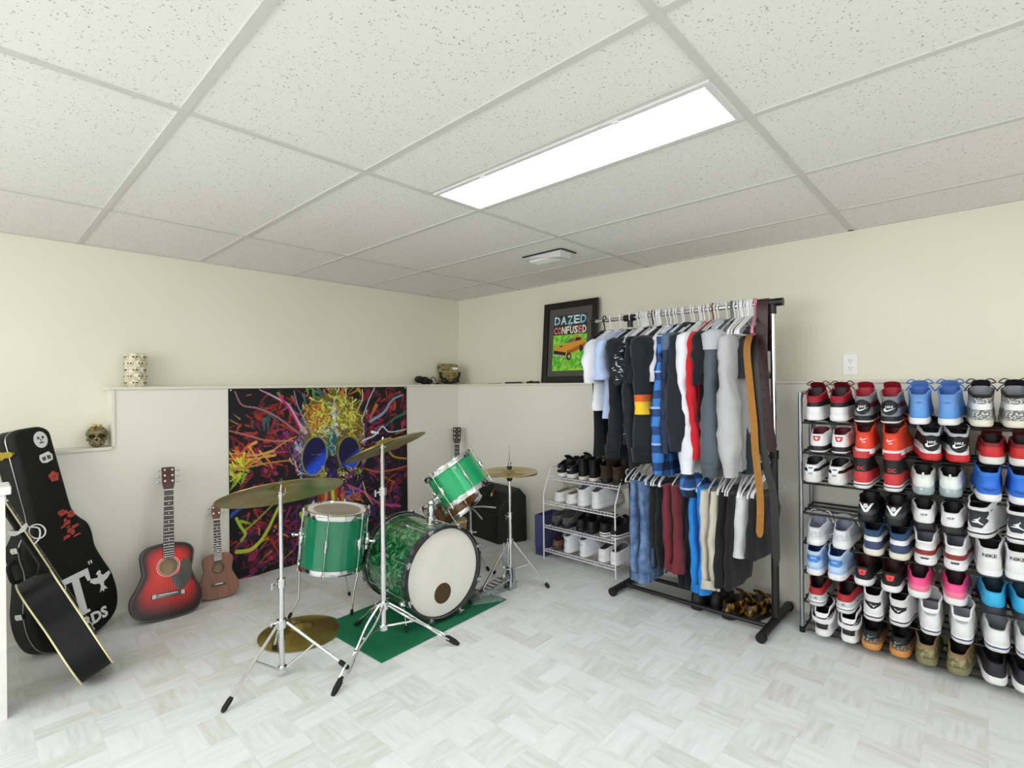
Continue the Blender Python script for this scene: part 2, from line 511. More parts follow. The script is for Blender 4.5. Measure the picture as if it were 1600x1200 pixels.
# front wall behind the camera with an added window opening for the fill light
wx0, wx1, wz0, wz1 = -1.15, 1.35, 0.8, 2.0
b = MB()
yb = Y0 - 0.05
b.box(((X0 + wx0) / 2, yb, CEIL / 2), (wx0 - X0, 0.1, CEIL)); b.box(((wx1 + XR) / 2, yb, CEIL / 2), (XR - wx1, 0.1, CEIL))
b.box(((wx0 + wx1) / 2, yb, wz0 / 2), (wx1 - wx0, 0.1, wz0)); b.box(((wx0 + wx1) / 2, yb, (wz1 + CEIL) / 2), (wx1 - wx0, 0.1, CEIL - wz1))
struct(b.build('wall_front', M_wall, smooth=False))
wn = root_struct('added_window_1')  # invented window, out of view, added around the front fill light
for i, (c, s_) in enumerate((((wx0 + 0.02, yb, 1.4), (0.04, 0.08, 1.2)), ((wx1 - 0.02, yb, 1.4), (0.04, 0.08, 1.2)), ((0.1, yb, wz0 + 0.02), (2.5, 0.08, 0.04)), ((0.1, yb, wz1 - 0.02), (2.5, 0.08, 0.04)), ((0.1, yb, 1.4), (0.04, 0.06, 1.2)))):
    b = MB(); b.box(c, s_); b.build('added_window_frame', M_white, wn, smooth=False)

# ledge boards (caps) on top of the furred walls
b = MB(); b.box(((NX - 0.022 + XL - 0.012) / 2, (YW - 0.014 + YL) / 2, LEDGE - 0.009), (XL - 0.012 - NX + 0.022, YL - YW + 0.014, 0.018))
struct(b.build('trim_1', M_trim, smooth=False, bevel=0.003))
b = MB(); b.box(((XL - 0.012 + XR) / 2, (Y0 + YL) / 2, LEDGE - 0.009), (XR - XL + 0.012, YL - Y0, 0.018))
struct(b.build('trim_2', M_trim, smooth=False, bevel=0.003))
b = MB(); b.box(((X0 + NX) / 2, (YW - 0.014 + YL) / 2, NZ - 0.009), (NX - X0, YL - YW + 0.014, 0.018))
struct(b.build('trim_3', M_trim, smooth=False, bevel=0.003))
b = MB(); b.box((NX + 0.006, YW - 0.004, (NZ + LEDGE) / 2 - 0.009), (0.014, 0.008, LEDGE - NZ - 0.018))
struct(b.build('trim_4', M_trim, smooth=False))
# half wall with a cap at the left edge
hw = root_struct('wall_half')
b = MB(); b.box((-0.45, 2.86, 0.44), (1.116, 0.12, 0.88)); b.build('half_wall_body', M_halfwall, hw, smooth=False)
b = MB(); b.box((-0.44, 2.86, 0.89), (1.13, 0.15, 0.032)); b.build('half_wall_cap', M_halfwall, hw, smooth=False, bevel=0.004)

# ------------------------------------------------------------------ suspended ceiling
ceil = root_struct('ceiling')
AX = [-0.156 + 0.61 * i for i in range(-3, 6)]
BY = [1.7526 + 1.22 * j for j in range(-3, 2)]
xs = [X0] + [a for a in AX if a > X0] + [XR]
ys = [Y0] + [a for a in BY if a > Y0] + [YL]
LX0, LX1 = 1.375, 1.674      # the light takes the right half of its tile
lights_cells = []
_tm = {}
def tile(x0, x1, y0, y1):
    g = 0.011; W, D = round(x1 - x0 - 2 * g, 4), round(y1 - y0 - 2 * g, 4)
    if (W, D) not in _tm:
        b = MB(); b.box((0, 0, 0.012), (W, D, 0.016))
        # recessed reveal edge
        _tm[(W, D)] = b.mesh('ceiling_tile', M_tile, smooth=False)
    o = bpy.data.objects.new('ceiling_tile', _tm[(W, D)]); COL.objects.link(o); o.parent = ceil
    o.location = ((x0 + x1) / 2, (y0 + y1) / 2, CEIL)
for i in range(len(xs) - 1):
    for j in range(len(ys) - 1):
        x0, x1, y0, y1 = xs[i], xs[i + 1], ys[j], ys[j + 1]
        if abs(x1 - 1.674) < 0.01 and (abs(y1 - 1.7526) < 0.01 or abs(y1 + 0.6874) < 0.01):
            tile(x0, LX0, y0, y1); lights_cells.append((LX0, x1, y0, y1)); continue
        if abs(x1 + 0.766) < 0.01 and (abs(y1 + 0.6874) < 0.01 or abs(y1 - 1.7526) < 0.01):
            tile(x0, x1 - 0.299, y0, y1); lights_cells.append((x1 - 0.299, x1, y0, y1)); continue
        tile(x0, x1, y0, y1)
for y in ys[1:-1]:
    b = MB(); b.box(((X0 + XR) / 2, y, CEIL + 0.005), (XR - X0, 0.024, 0.012)); b.build('main_tee', M_grid, ceil, smooth=False)
for x in xs[1:-1]:
    for j in range(len(ys) - 1):
        b = MB(); b.box((x, (ys[j] + ys[j + 1]) / 2, CEIL + 0.006), (0.024, ys[j + 1] - ys[j] - 0.024, 0.012)); b.build('cross_tee', M_grid, ceil, smooth=False)
for (x0, x1, y0, y1) in lights_cells:
    b = MB(); b.box((x0, (y0 + y1) / 2, CEIL + 0.006), (0.018, y1 - y0 - 0.024, 0.012)); b.build('cross_tee', M_grid, ceil, smooth=False)
for nm, c, s_ in (('wall_angle', ((X0 + XR) / 2, YL - 0.01, CEIL + 0.005), (XR - X0, 0.02, 0.012)), ('wall_angle', (XR - 0.01, (Y0 + YL) / 2, CEIL + 0.005), (0.02, YL - Y0 - 0.04, 0.012))):
    b = MB(); b.box(c, s_); b.build(nm, M_grid, ceil, smooth=False)
b = MB(); b.box(((X0 + XR) / 2, (Y0 + YL) / 2, CEIL + 0.12), (XR - X0 + 0.3, YL - Y0 + 0.3, 0.02)); b.build('slab_above', M_grid, ceil, smooth=False)

M_diff = mat_emit('light_diffuser', '#f4f8ff', LAMP)
M_fix = mat('light_frame', '#dad9d6', 0.4, noise=0.02)
for k, (x0, x1, y0, y1) in enumerate(lights_cells):
    near = x1 > 1 and y1 > 1  # the other panels are out of view, added for softer light
    t = thing('ceiling_light', ['long glowing fluorescent panel set in the tiled ceiling', 'unseen fluorescent panel added in the ceiling behind the photographer', 'unseen fluorescent ceiling panel added at the far left behind the photographer', 'unseen fluorescent ceiling panel added above the half wall'][0 if near else min(k + 1, 3)], 'ceiling light', ((x0 + x1) / 2, (y0 + y1) / 2, CEIL), group='fluorescent ceiling panels')
    W, D = x1 - x0 - 0.02, y1 - y0 - 0.024
    b = MB()
    for sx in (-1, 1): b.box((sx * (W / 2 - 0.011), 0, 0.0), (0.022, D, 0.014))
    for sy in (-1, 1): b.box((0, sy * (D / 2 - 0.011), 0.0), (W - 0.044, 0.022, 0.014))
    b.build('frame', M_fix, t, smooth=False, bevel=0.002)
    b = MB(); b.box((0, 0, 0.003), (W - 0.044, D - 0.044, 0.006)); b.build('diffuser', M_diff, t, smooth=False)
    b = MB(); b.box((0, 0, 0.05), (W, D, 0.06)); b.build('housing', M_fix, t, smooth=False)
    for sy in (-0.3, 0.3):
        b = MB(); b.box((-W / 2 + 0.011, sy, -0.009), (0.012, 0.02, 0.005)); b.build('latch', M_white, t, smooth=False)

# air vent hanging open on one tile
t = thing('ceiling_vent', 'small white metal air vent in the ceiling near the corner', 'vent', (2.56, 2.045, CEIL), 0)
b = MB(); H_, Wv = 0.15, 0.07
b.box((0, 0, -0.004), (0.15, 0.31, 0.006)); b.build('flange', M_fix, t, smooth=False, bevel=0.002)
b = MB()
b.add([(-0.055, -0.135, -0.007), (0.055, -0.135, -0.007), (0.055, 0.135, -0.007), (-0.055, 0.135, -0.007), (-0.065, -0.14, -0.045), (0.045, -0.135, -0.04), (0.045, 0.135, -0.012), (-0.065, 0.14, -0.012)], [(0, 1, 5, 4), (1, 2, 6, 5), (2, 3, 7, 6), (3, 0, 4, 7), (4, 5, 6, 7)])
b.build('deflector', M_fix, t, smooth=False)
for i in range(5):
    b = MB(); b.box((-0.05 + i * 0.022, 0, -0.03), (0.003, 0.24, 0.012)); b.build('louver', M_white, t, smooth=False)
for c, s_ in (((-0.079, 0, -0.003), (0.008, 0.31, 0.006)), ((0.0, -0.159, -0.003), (0.15, 0.008, 0.006))):  # black strips paint the shaded gap along two flange edges
    b = MB(); b.box(c, s_); b.build('gap_shade_strip', M_black, t, smooth=False)

# wall outlet
t = thing('wall_outlet', 'white electrical outlet on the cream wall above the tall shoe rack', 'outlet', M=axes((XR, 0.542, 1.377), (0, 0, 1), (-1, 0, 0)))
b = MB(); b.box((0, -0.003, 0), (0.07, 0.006, 0.114)); b.build('cover_plate', M_white, t, smooth=False, bevel=0.002)
for z in (-0.02, 0.02):
    b = MB(); b.lathe([(0.0165, 0), (0.0165, 0.0025), (0, 0.0025)], 20, Matrix.Translation((0, -0.006, z)) @ Matrix.Rotation(PI / 2, 4, 'X'))
    s_ = b.build('socket', M_white, t)
    b = MB(); b.box((-0.006, -0.009, z + 0.003), (0.0022, 0.002, 0.008)); b.box((0.006, -0.009, z + 0.003), (0.0022, 0.002, 0.0065)); b.cyl((0, -0.01, z - 0.008), (0, -0.008, z - 0.008), 0.0025, n=8)
    b.build('slots', M_black, s_, smooth=False)
for z in (-0.048, 0.048):
    b = MB(); b.cyl((0, -0.0075, z), (0, -0.005, z), 0.0028, n=8); b.build('screw', M_white, t)
# ------------------------------------------------------------------ drums
M_green = mat('drum_green_lacquer', '#0d7a55', 0.22, coat=0.8, noise=0.08, nscale=6)
M_green2 = mat('drum_green_sparkle', '#12a566', 0.28, 0.25, coat=0.8, noise=0.22, nscale=260)
M_pearl = mat_pearl()
M_headclear = mat('drum_head_coated', '#e3e0d6', 0.5, noise=0.04, nscale=5)
M_headgrey = mat('drum_head_film', '#a8998a', 0.35, noise=0.15, nscale=9)
M_hoop = mat('hoop_black_lacquer', '#17191a', 0.25, coat=0.6, noise=0.1)
M_hoopinlay = mat_two('hoop_inlay', '#2b3038', '#6d7884', 30, (0.4, 0.7), 0.3, 'noise', 3, 0.3)
M_dot = mat('brown_dot', '#4a3413', 0.4, noise=0.1)
M_mat = mat('green_felt_mat', '#0d6a45', 0.75, noise=0.1, nscale=25, bump=0.3, bscale=600)

def drum(t, R, D, shell, hoop, head, nl, lug_len=0.05, head2=None, rods=True, hoop_h=0.028, hoop_r=0.012, a0=0.0):
    """drum with axis local Z from 0 (bottom) to D (batter head)"""
    b = MB(); b.lathe([(R - 0.006, 0.0), (R, 0.003), (R, D - 0.003), (R - 0.006, D)], 56); b.build('shell', shell, t)
    for z, nm in ((D, 'batter_head'), (0, 'resonant_head')):
        s = 1 if z else -1
        hd = head if z else (head2 or head)
        b = MB(); b.lathe([(R - 0.012, z + s * 0.006), (R * 0.6, z + s * 0.0045), (0.0, z + s * 0.004)], 48); b.build(nm, hd, t, angle=80)
        b = MB()
        r0, r1 = R + 0.003, R + hoop_r
        zz = [z - s * hoop_h * 0.6, z + s * hoop_h * 0.4]
        b.lathe([(r0 - 0.012, zz[1] - s * 0.008), (r0 - 0.008, zz[1]), (r1, zz[1]), (r1 + 0.002, (zz[0] + zz[1]) / 2), (r1, zz[0]), (r0, zz[0])], 56)
        b.build('hoop', hoop, t)
    lug = None
    for i in range(nl):
        a = a0 + 2 * PI * i / nl
        Mz = Matrix.Rotation(a, 4, 'Z')
        if lug is None:
            b = MB(); b.ball((R + 0.008, 0, D / 2), (0.012, 0.011, lug_len / 2), 10, 8); b.cyl((R + 0.014, 0, D / 2 - lug_len * 0.55), (R + 0.014, 0, D / 2 + lug_len * 0.55), 0.007, n=10)
            lug = b.build('lug', M_chrome, t); lug.matrix_local = Mz
            b = MB(); b.cyl((R + 0.014, 0, 0.0 - 0.012), (R + 0.014, 0, D + 0.012), 0.003, n=6); b.cyl((R + 0.014, 0, D + 0.006), (R + 0.014, 0, D + 0.022), 0.005, n=6); b.cyl((R + 0.014, 0, -0.022), (R + 0.014, 0, -0.006), 0.005, n=6)
            rod = b.build('tension_rod', M_chrome, t); rod.matrix_local = Mz
        else:
            place(lug, 'lug', t, Mz); place(rod, 'tension_rod', t, Mz)

def leg(t, pts, r, mat_=M_chrome, tip=0.05, tipr=None, name='leg'):
    P = [Vector(p) for p in pts]
    b = MB(); b.tube(P, r, 8); o = b.build(name, mat_, t)
    d = (P[-1] - P[-2]).normalized()
    b = MB(); tr = tipr or r * 1.9
    b.tube([P[-1] - d * tip, P[-1] - d * tip * 0.8, P[-1] - d * tip * 0.2, P[-1] + d * 0.002], [tr * 0.75, tr, tr, tr * 0.5], 8); b.build('rubber_foot', M_rubber, o)
    return o

# green mat
t = MB(); t.box((0, 0, 0.004), (0.885, 0.56, 0.006))
o = t.build('floor_mat', M_mat, smooth=False, bevel=0.002)
o.location = (1.735, 2.355, 0); o.rotation_euler = (0, 0, math.radians(2.9)); tag(o, 'flat green rectangular felt mat under the bass drum', 'mat')

# bass drum : axis along -Y, front head towards the camera
KX, KY, KR, KD = 1.775, 2.155, 0.235, 0.40
Mk = Matrix.Translation((KX, KY + 0.03, 0.2665)) @ Matrix.Rotation(math.radians(-3), 4, 'Z') @ Matrix.Rotation(PI / 2, 4, 'X') @ Matrix.Translation((0, 0, -KD))
kick = thing('bass_drum', 'green pearl bass drum with white front head and brown dot', 'drum', M=Mk)
b = MB(); b.lathe([(KR - 0.006, 0.0), (KR, 0.003), (KR, KD - 0.003), (KR - 0.006, KD)], 72); b.build('shell', M_pearl, kick)
for z, s in ((KD, 1), (0, -1)):
    b = MB(); b.lathe([(KR - 0.001, z + s * 0.012), (KR * 0.6, z + s * 0.012), (0, z + s * 0.012)], 56); b.build('front_head' if z else 'batter_head', M_headclear, kick, angle=80)
    b = MB(); b.lathe([(KR + 0.004, z - s * 0.006), (KR + 0.0155, z - s * 0.006), (KR + 0.0155, z + s * 0.035), (KR + 0.002, z + s * 0.035), (KR + 0.002, z - s * 0.006)], 72)
    h = b.build('hoop', M_hoop, kick)
    b = MB(); b.lathe([(KR + 0.0158, z + s * 0.003), (KR + 0.0165, z + s * 0.003), (KR + 0.0165, z + s * 0.026), (KR + 0.0158, z + s * 0.026)], 72); b.build('inlay', M_hoopinlay, h)
    b = MB(); b.torus((0, 0, z - s * 0.008), KR + 0.004, 0.004, n=64, k=6); b.build('rim_wire', M_chrome, kick)
b = MB(); b.lathe([(0.0001, 0), (0.055, 0), (0.055, 0.0015), (0.0001, 0.0015)], 32, Matrix.Translation((-0.005, -0.115, KD + 0.0125))); b.build('head_dot', M_dot, kick)
rod = None
for i in range(8):
    Mz = Matrix.Rotation(2 * PI * (i + 0.5) / 8, 4, 'Z')
    if rod is None:
        b = MB(); b.cyl((KR + 0.012, 0, -0.03), (KR + 0.012, 0, KD + 0.03), 0.003, n=6); rod = b.build('tension_rod', M_chrome, kick); rod.matrix_local = Mz
        b = MB(); b.ball((KR + 0.009, 0, KD / 2), (0.012, 0.011, 0.03), 10, 8); b.cyl((KR + 0.012, 0, KD / 2 - 0.03), (KR + 0.012, 0, KD / 2 + 0.03), 0.006, n=8); lug = b.build('lug', M_chrome, kick); lug.matrix_local = Mz
        cl = []
        for z in (-0.03, KD + 0.03):
            b = MB(); b.box((KR + 0.014, 0, z), (0.02, 0.016, 0.012)); b.box((KR + 0.022, 0, z + (0.012 if z > 0 else -0.012)), (0.006, 0.034, 0.01)); b.cyl((KR + 0.012, 0, z - 0.02), (KR + 0.012, 0, z + 0.02), 0.0055, n=8)
            cl.append(b.build('claw', M_chrome, kick)); cl[-1].matrix_local = Mz
    else:
        place(rod, 'tension_rod', kick, Mz); place(lug, 'lug', kick, Mz); [place(q_, 'claw', kick, Mz) for q_ in cl]
Mi = Mk.inverted()
def kl(p): return Mi @ Vector(p)
# spurs
for s in (-1, 1):
    p0 = kl((KX + s * 0.19, KY + 0.12, 0.12)); p1 = kl((KX + s * 0.225, KY + 0.04, 0.012))
    b = MB(); b.ball(p0, 0.024, 10, 8); b.cyl(p0 + Vector((0, 0, 0.02)), p0 - Vector((0, 0, 0.02)), 0.014); br = b.build('spur_bracket', M_chrome, kick)
    leg(kick, [p0, p1], 0.005, name='spur', tip=0.03)
# tom post on top
p0 = kl((KX + 0.02, KY + 0.145, 0.5)); p1 = kl((KX + 0.02, KY + 0.145, 0.62))
b = MB(); b.cyl(p0, p0 + (p1 - p0) * 0.35, 0.026, 0.022, 16); b.cyl(p0 + (p1 - p0) * 0.33, p1, 0.016, n=14); b.cyl(p0 + (p1 - p0) * 0.6, p0 + (p1 - p0) * 0.8, 0.021, n=14); b.box(p0 + (p1 - p0) * 0.02, (0.075, 0.006, 0.06)); b.ball(p1, 0.021, 12, 8)
b.build('tom_mount', M_chrome, kick)
arm = [kl((KX + 0.02, KY + 0.145, 0.62)), kl((KX + 0.07, KY + 0.13, 0.655)), kl((KX + 0.115, KY + 0.13, 0.675))]
b = MB(); b.tube(arm, 0.009, 10); b.box(arm[1], (0.035, 0.03, 0.03)); b.cyl(arm[1] - Vector((0.03, 0, 0)), arm[1] + Vector((0.03, 0, 0)), 0.005, n=8); b.build('tom_arm', M_chrome, kick)

# rack tom, tilted towards the drummer behind
ax = Vector((-0.30, 0.47, 0.80)).normalized()
cen = Vector((1.985, 2.285, 0.725))
R_, D_ = 0.152, 0.20
Mt = axes(cen - ax * D_ / 2, ax, (-0.5, -0.85, -0.2))
tom = thing('rack_tom', 'bright green tom drum tilted on the bass drum mount', 'drum', M=Mt)
drum(tom, R_, D_, M_green2, M_chrome, M_headclear, 6, 0.045, a0=-1.2)
b = MB(); br = Mt.inverted() @ Vector((1.9, 2.285, 0.675))
b.ball(br, 0.026, 10, 8); b.box(br, (0.06, 0.04, 0.05)); b.cyl(br - Vector((0, 0.03, 0)), br + Vector((0, 0.03, 0)), 0.012); b.box(br + Vector((0, -0.025, -0.03)), (0.008, 0.006, 0.035)); b.build('mount_bracket', M_chrome, tom)
b = MB(); b.cyl((0.03, -R_ - 0.001, D_ * 0.82), (0.03, -R_ - 0.003, D_ * 0.82), 0.009); b.build('badge', M_chrome, tom)

# floor tom on three bent legs
FT = Vector((1.405, 2.67, 0))
Mf = axes(FT + Vector((-0.012, 0.012, 0.295)), Vector((0.085, -0.075, 1)), (-0.5, -0.86, 0))
ft = thing('floor_tom', 'solid green floor tom on three thin bent legs', 'drum', M=Mf)
drum(ft, 0.168, 0.298, M_green, M_chrome, M_headclear, 6, 0.055, head2=M_headclear, a0=-PI / 2 - 0.2)
b = MB(); b.lathe([(0.126, 0.305), (0.0, 0.304)], 40); b.build('head_dot', M_headgrey, ft)
Fi = Mf.inverted()
for foot, knee, top in (((1.215, 2.83, 0.004), (1.255, 2.79, 0.11), (1.27, 2.79, 0.44)), ((1.465, 2.60, 0.004), (1.475, 2.585, 0.14), (1.53, 2.545, 0.44)), ((1.60, 2.86, 0.004), (1.55, 2.80, 0.11), (1.50, 2.82, 0.40))):
    lg = leg(ft, [Fi @ Vector(top), Fi @ Vector(knee), Fi @ Vector(foot)], 0.0048, tip=0.035)
    tp = Fi @ Vector(top); b = MB(); c = tp + Vector((0, 0, -0.06)); rad = Vector((c.x, c.y, 0)).normalized()
    c = Vector((rad.x * 0.18, rad.y * 0.18, 0.145))
    b.ball(c, (0.018, 0.018, 0.03), 10, 8); b.cyl(c - Vector((0, 0, 0.045)), c + Vector((0, 0, 0.045)), 0.012, n=10); b.cyl(c, c + rad * 0.04, 0.007, n=8); b.ball(c + rad * 0.042, (0.011, 0.011, 0.011), 8, 6)
    b.build('leg_bracket', M_chrome, ft)

# brown snare lying tilted, on a pair of bongos over a drum throne
M_snare = mat_wood('snare_mahogany', '#5a2f16', '#8a4e24', 9, 0.25, 0.8)
ax = Vector((-0.36, 0.32, 0.80)).normalized(); cen = Vector((2.285, 2.70, 0.475))
Ms = axes(cen - ax * 0.065, ax, (-0.5, -0.85, -0.2))
sn = thing('snare_drum', 'brown wooden snare drum tilted behind the green rack tom', 'drum', M=Ms)
drum(sn, 0.182, 0.13, M_snare, M_chrome, M_headclear, 10, 0.05, a0=0.15)
b = MB(); b.box((-0.05, -0.19, 0.07), (0.03, 0.02, 0.05)); b.cyl((-0.05, -0.2, 0.08), (-0.05, -0.23, 0.1), 0.005); b.build('strainer', M_chrome, sn)
M_bongo = mat_wood('bongo_wood', '#a07448', '#c29a68', 6, 0.45)
M_skin = mat('bongo_skin', '#d6bd93', 0.6, noise=0.12, nscale=14)
bg = thing('bongo_drums', 'pair of tan wooden bongos under the brown snare drum', 'bongos', M=axes((2.20, 2.70, 0.24), (0, 0, 1), (-0.62, -0.78, 0)))
for s, r in ((-1, 0.068), (1, 0.078)):
    x = s * 0.085
    b = MB(); b.lathe([(r * 0.82, 0), (r, 0.03), (r * 1.02, 0.10), (r * 0.98, 0.13)], 28, Matrix.Translation((x, 0, 0)), cap0=True); sh = b.build('bongo_shell', M_bongo, bg)
    b = MB(); b.lathe([(r * 1.02, 0.115), (r * 1.02, 0.134), (0, 0.136)], 28, Matrix.Translation((x, 0, 0))); b.build('skin', M_skin, sh)
    b = MB(); b.torus((x, 0, 0.118), r * 1.06, 0.004); b.torus((x, 0, 0.02), r * 0.98, 0.003); b.build('rim', M_chrome, sh)
b = MB(); b.box((0, 0, 0.07), (0.04, 0.03, 0.05)); b.build('joining_block', M_black, bg)
th = thing('drum_throne', 'black round drum stool with chrome tripod legs behind the drums', 'stool', (2.17, 2.73, 0))
b = MB(); b.lathe([(0.10, 0.19), (0.15, 0.2), (0.155, 0.225), (0.13, 0.238), (0, 0.24)], 36, cap0=True); b.build('seat', mat('black_vinyl', '#161616', 0.5, noise=0.1), th)
b = MB(); b.cyl((0, 0, 0.06), (0, 0, 0.2), 0.013); b.build('post', M_chrome, th)
for ang, L in ((PI - 0.62, 0.42), (PI + 0.2, 0.50), (0.3, 0.3)):
    L = min(L, 0.34); leg(th, [(0, 0, 0.15), (math.cos(ang) * L, math.sin(ang) * L, 0.008)], 0.007, tip=0.06, tipr=0.012)

# ------------------------------------------------------------------ stands
def tripod_stand(t, h_hub, h_slide, feet, pole, rj=0.011, double=False, spread_h=0.02):
    """pole straight up at local origin; feet = local floor points"""
    b = MB(); b.cyl((0, 0, spread_h), (0, 0, pole[0]), rj, n=14); b.build('lower_tube', M_chrome, t)
    b = MB(); b.cyl((0, 0, pole[0] - 0.02), (0, 0, pole[1]), rj * 0.75, n=14); b.build('upper_tube', M_chrome, t)
    b = MB(); b.cyl((0, 0, pole[0] - 0.025), (0, 0, pole[0] + 0.012), rj * 1.5, n=14); b.cyl((-0.02, 0, pole[0] - 0.008), (-0.05, -0.01, pole[0] - 0.008), 0.004, n=8); b.box((-0.047, -0.01, pole[0] - 0.008), (0.008, 0.006, 0.032)); b.build('height_clamp', M_chrome, t)
    b = MB(); b.cyl((0, 0, h_hub - 0.02), (0, 0, h_hub + 0.015), rj * 1.9, n=14)
    b.cyl((0, 0, h_hub), (-0.04, 0.01, h_hub + 0.005), 0.004, n=8); b.box((-0.042, 0.01, h_hub + 0.006), (0.008, 0.006, 0.03))
    b.build('leg_collar', M_chrome, t)
    b = MB(); b.cyl((0, 0, h_slide - 0.015), (0, 0, h_slide + 0.012), rj * 1.7, n=14); b.build('slide_collar', M_chrome, t)
    for f in feet:
        f = Vector(f); d = Vector((f.x, f.y, 0)).normalized(); side = Vector((-d.y, d.x, 0))
        top = Vector((0, 0, h_hub)) + d * rj * 1.8
        if double:
            lg = None
            mid = top + (f - top) * 0.55
            b = MB()
            for s in (-1, 1):
                b.tube(smooth_poly([top + side * s * 0.013, top + (f - top) * 0.25 + side * s * 0.020, mid + side * s * 0.006, top + (f - top) * 0.75 + side * s * 0.016, top + (f - top) * 0.93 + side * s * 0.003], 4, False), 0.0052, 8)
            b.box(mid, (0.014, 0.014, 0.014))
            lg = b.build('leg', M_chrome, t)
            e = (f - top).normalized(); g = f
            b = MB(); b.tube([g - e * 0.075, g - e * 0.06, g - e * 0.02, g + e * 0.003], [0.008, 0.014, 0.0135, 0.008], 10); b.build('rubber_foot', M_rubber, lg)
        else:
            lg = leg(t, [top, f], 0.0068, tip=0.055, tipr=0.0115)
        j = top + (f - top) * (0.45 if not double else 0.4)
        b = MB(); b.cyl(Vector((0, 0, h_slide)) + d * rj, j, 0.005 if not double else 0.0055, n=8); b.build('brace', M_chrome, t)

def cymbal(name, label, R, M, mat_, bell=0.055, drop=0.03, group=None, inv=False):
    t = thing(name, label, 'cymbal', M=M, group=group)
    prof = [(0.006, 0.0), (bell * 0.4, -0.002), (bell * 0.75, -0.008), (bell, -0.018), (bell * 1.15, -0.021)]
    for k in range(1, 9):
        u = k / 8; r = bell * 1.15 + (R - bell * 1.15) * u; prof.append((r, -0.021 - drop * u ** 1.4))
    back = [(r, z - 0.0014) for r, z in reversed(prof)]
    b = MB(); b.lathe(prof + back, 64); b.build('bowl', mat_, t, angle=60)
    b = MB()
    for k in range(1, 9):
        r = bell * 1.3 + (R * 0.97 - bell * 1.3) * k / 9; u = (r - bell * 1.15) / (R - bell * 1.15)
        b.torus((0, 0, -0.0208 - drop * u ** 1.4), r, 0.0007, n=64, k=4)
    b.build('lathe_rings', mat_, t)
    return t

# left crash stand
S1 = Vector((0.957, 2.30, 0))
st = thing('cymbal_stand', 'slim chrome cymbal stand with single-tube legs at the left of the drums', 'cymbal stand', S1)
tripod_stand(st, 0.235, 0.03, [(-0.272, -0.09, 0.006), (0.223, -0.178, 0.006), (0.065, 0.25, 0.006)], (0.42, 0.80), 0.0115)
b = MB(); b.cyl((0, 0, 0.79), (0.0, 0, 0.818), 0.0115, n=12); b.cyl((0.014, 0, 0.806), (-0.014, 0, 0.806), 0.008, n=10); b.cyl((0, 0, 0.81), (0.002, -0.006, 0.875), 0.004, n=8); b.cyl((0.02, 0, 0.806), (0.02, 0.0, 0.834), 0.003, n=6)
b.build('tilter', M_chrome, st)
b = MB(); b.cyl((0.0015, -0.005, 0.857), (0.002, -0.006, 0.867), 0.011, n=12); b.build('felt_washer', M_black, st)
b = MB(); b.box((0.002, -0.006, 0.874), (0.026, 0.005, 0.009)); b.build('wing_nut', M_black, st)
n1 = Vector((0.10, 0.03, 1))
cymbal('crash_cymbal', 'big bronze cymbal on the slim stand in front of the tapestry', 0.262, axes(S1 + Vector((0.003, 0.008, 0.858)), Vector((0.055, 0.367, 0.93)), (-0.5, -0.8, 0)), M_brass)
# double-braced stand with the tilted cymbal
S2 = Vector((1.378, 2.142, 0))
st = thing('cymbal_stand', 'double-braced chrome cymbal stand standing on the green mat', 'cymbal stand', S2)
tripod_stand(st, 0.225, 0.12, [(-0.345, -0.153, 0.006), (0.277, -0.227, 0.006), (0.04, 0.33, 0.012)], (0.78, 1.0), 0.0125, True, 0.13)
b = MB(); b.cyl((0, 0, 0.98), (0, 0, 1.0), 0.012, n=12); b.cyl((0, 0, 1.0), (0.004, -0.004, 1.035), 0.0045, n=8); b.cyl((0.016, 0, 0.99), (-0.016, 0, 0.99), 0.008, n=10); b.build('tilter', M_chrome, st)
cymbal('ride_cymbal', 'tilted bronze cymbal high on the double-braced stand', 0.20, axes(S2 + Vector((0.003, -0.004, 1.026)), Vector((-0.15, 0.36, 0.92)), (-0.5, -0.8, 0)), M_brass, 0.05, 0.022)
# spare cymbal on the floor
cymbal('loose_cymbal', 'bronze cymbal lying flat on the floor by the green mat', 0.205, axes((1.19, 2.62, 0.0565), (0.02, 0.0, 1), (-0.5, -0.8, 0)), M_brass, 0.05, 0.03)

# hi-hat
S3 = Vector((2.338, 2.2, 0))
st = thing('hi_hat_stand', 'chrome hi-hat stand with pedal to the right of the bass drum', 'hi-hat stand', S3)
b = MB(); b.cyl((0, 0, 0.05), (0, 0, 0.45), 0.0125); b.build('lower_tube', M_chrome, st)
b = MB(); b.cyl((0, 0, 0.44), (0, 0, 0.70), 0.009); b.build('upper_tube', M_chrome, st)
b = MB(); b.cyl((0, 0, 0.44), (0, 0, 0.475), 0.016); b.cyl((-0.01, 0, 0.457), (-0.05, -0.01, 0.457), 0.004, n=8); b.box((-0.048, -0.01, 0.457), (0.01, 0.006, 0.03)); b.build('height_clamp', M_chrome, st)
b = MB(); b.cyl((0, 0, 0.69), (0, 0, 0.90), 0.003, n=8); b.build('pull_rod', M_chrome, st)
b = MB(); b.lathe([(0.008, 0.675), (0.016, 0.68), (0.02, 0.695), (0.006, 0.70)], 16); b.build('cymbal_seat', M_black, st)
b = MB(); b.cyl((0, 0, 0.757), (0, 0, 0.77), 0.016, n=14); b.build('felt_washer', M_black, st)
b = MB(); b.cyl((0, 0, 0.77), (0, 0, 0.80), 0.007, n=10); b.cyl((-0.016, 0, 0.785), (0.016, 0, 0.785), 0.004, n=8); b.build('clutch', M_chrome, st)
b = MB(); b.cyl((0, 0, 0.28), (0, 0, 0.31), 0.02); b.build('leg_collar', M_chrome, st)
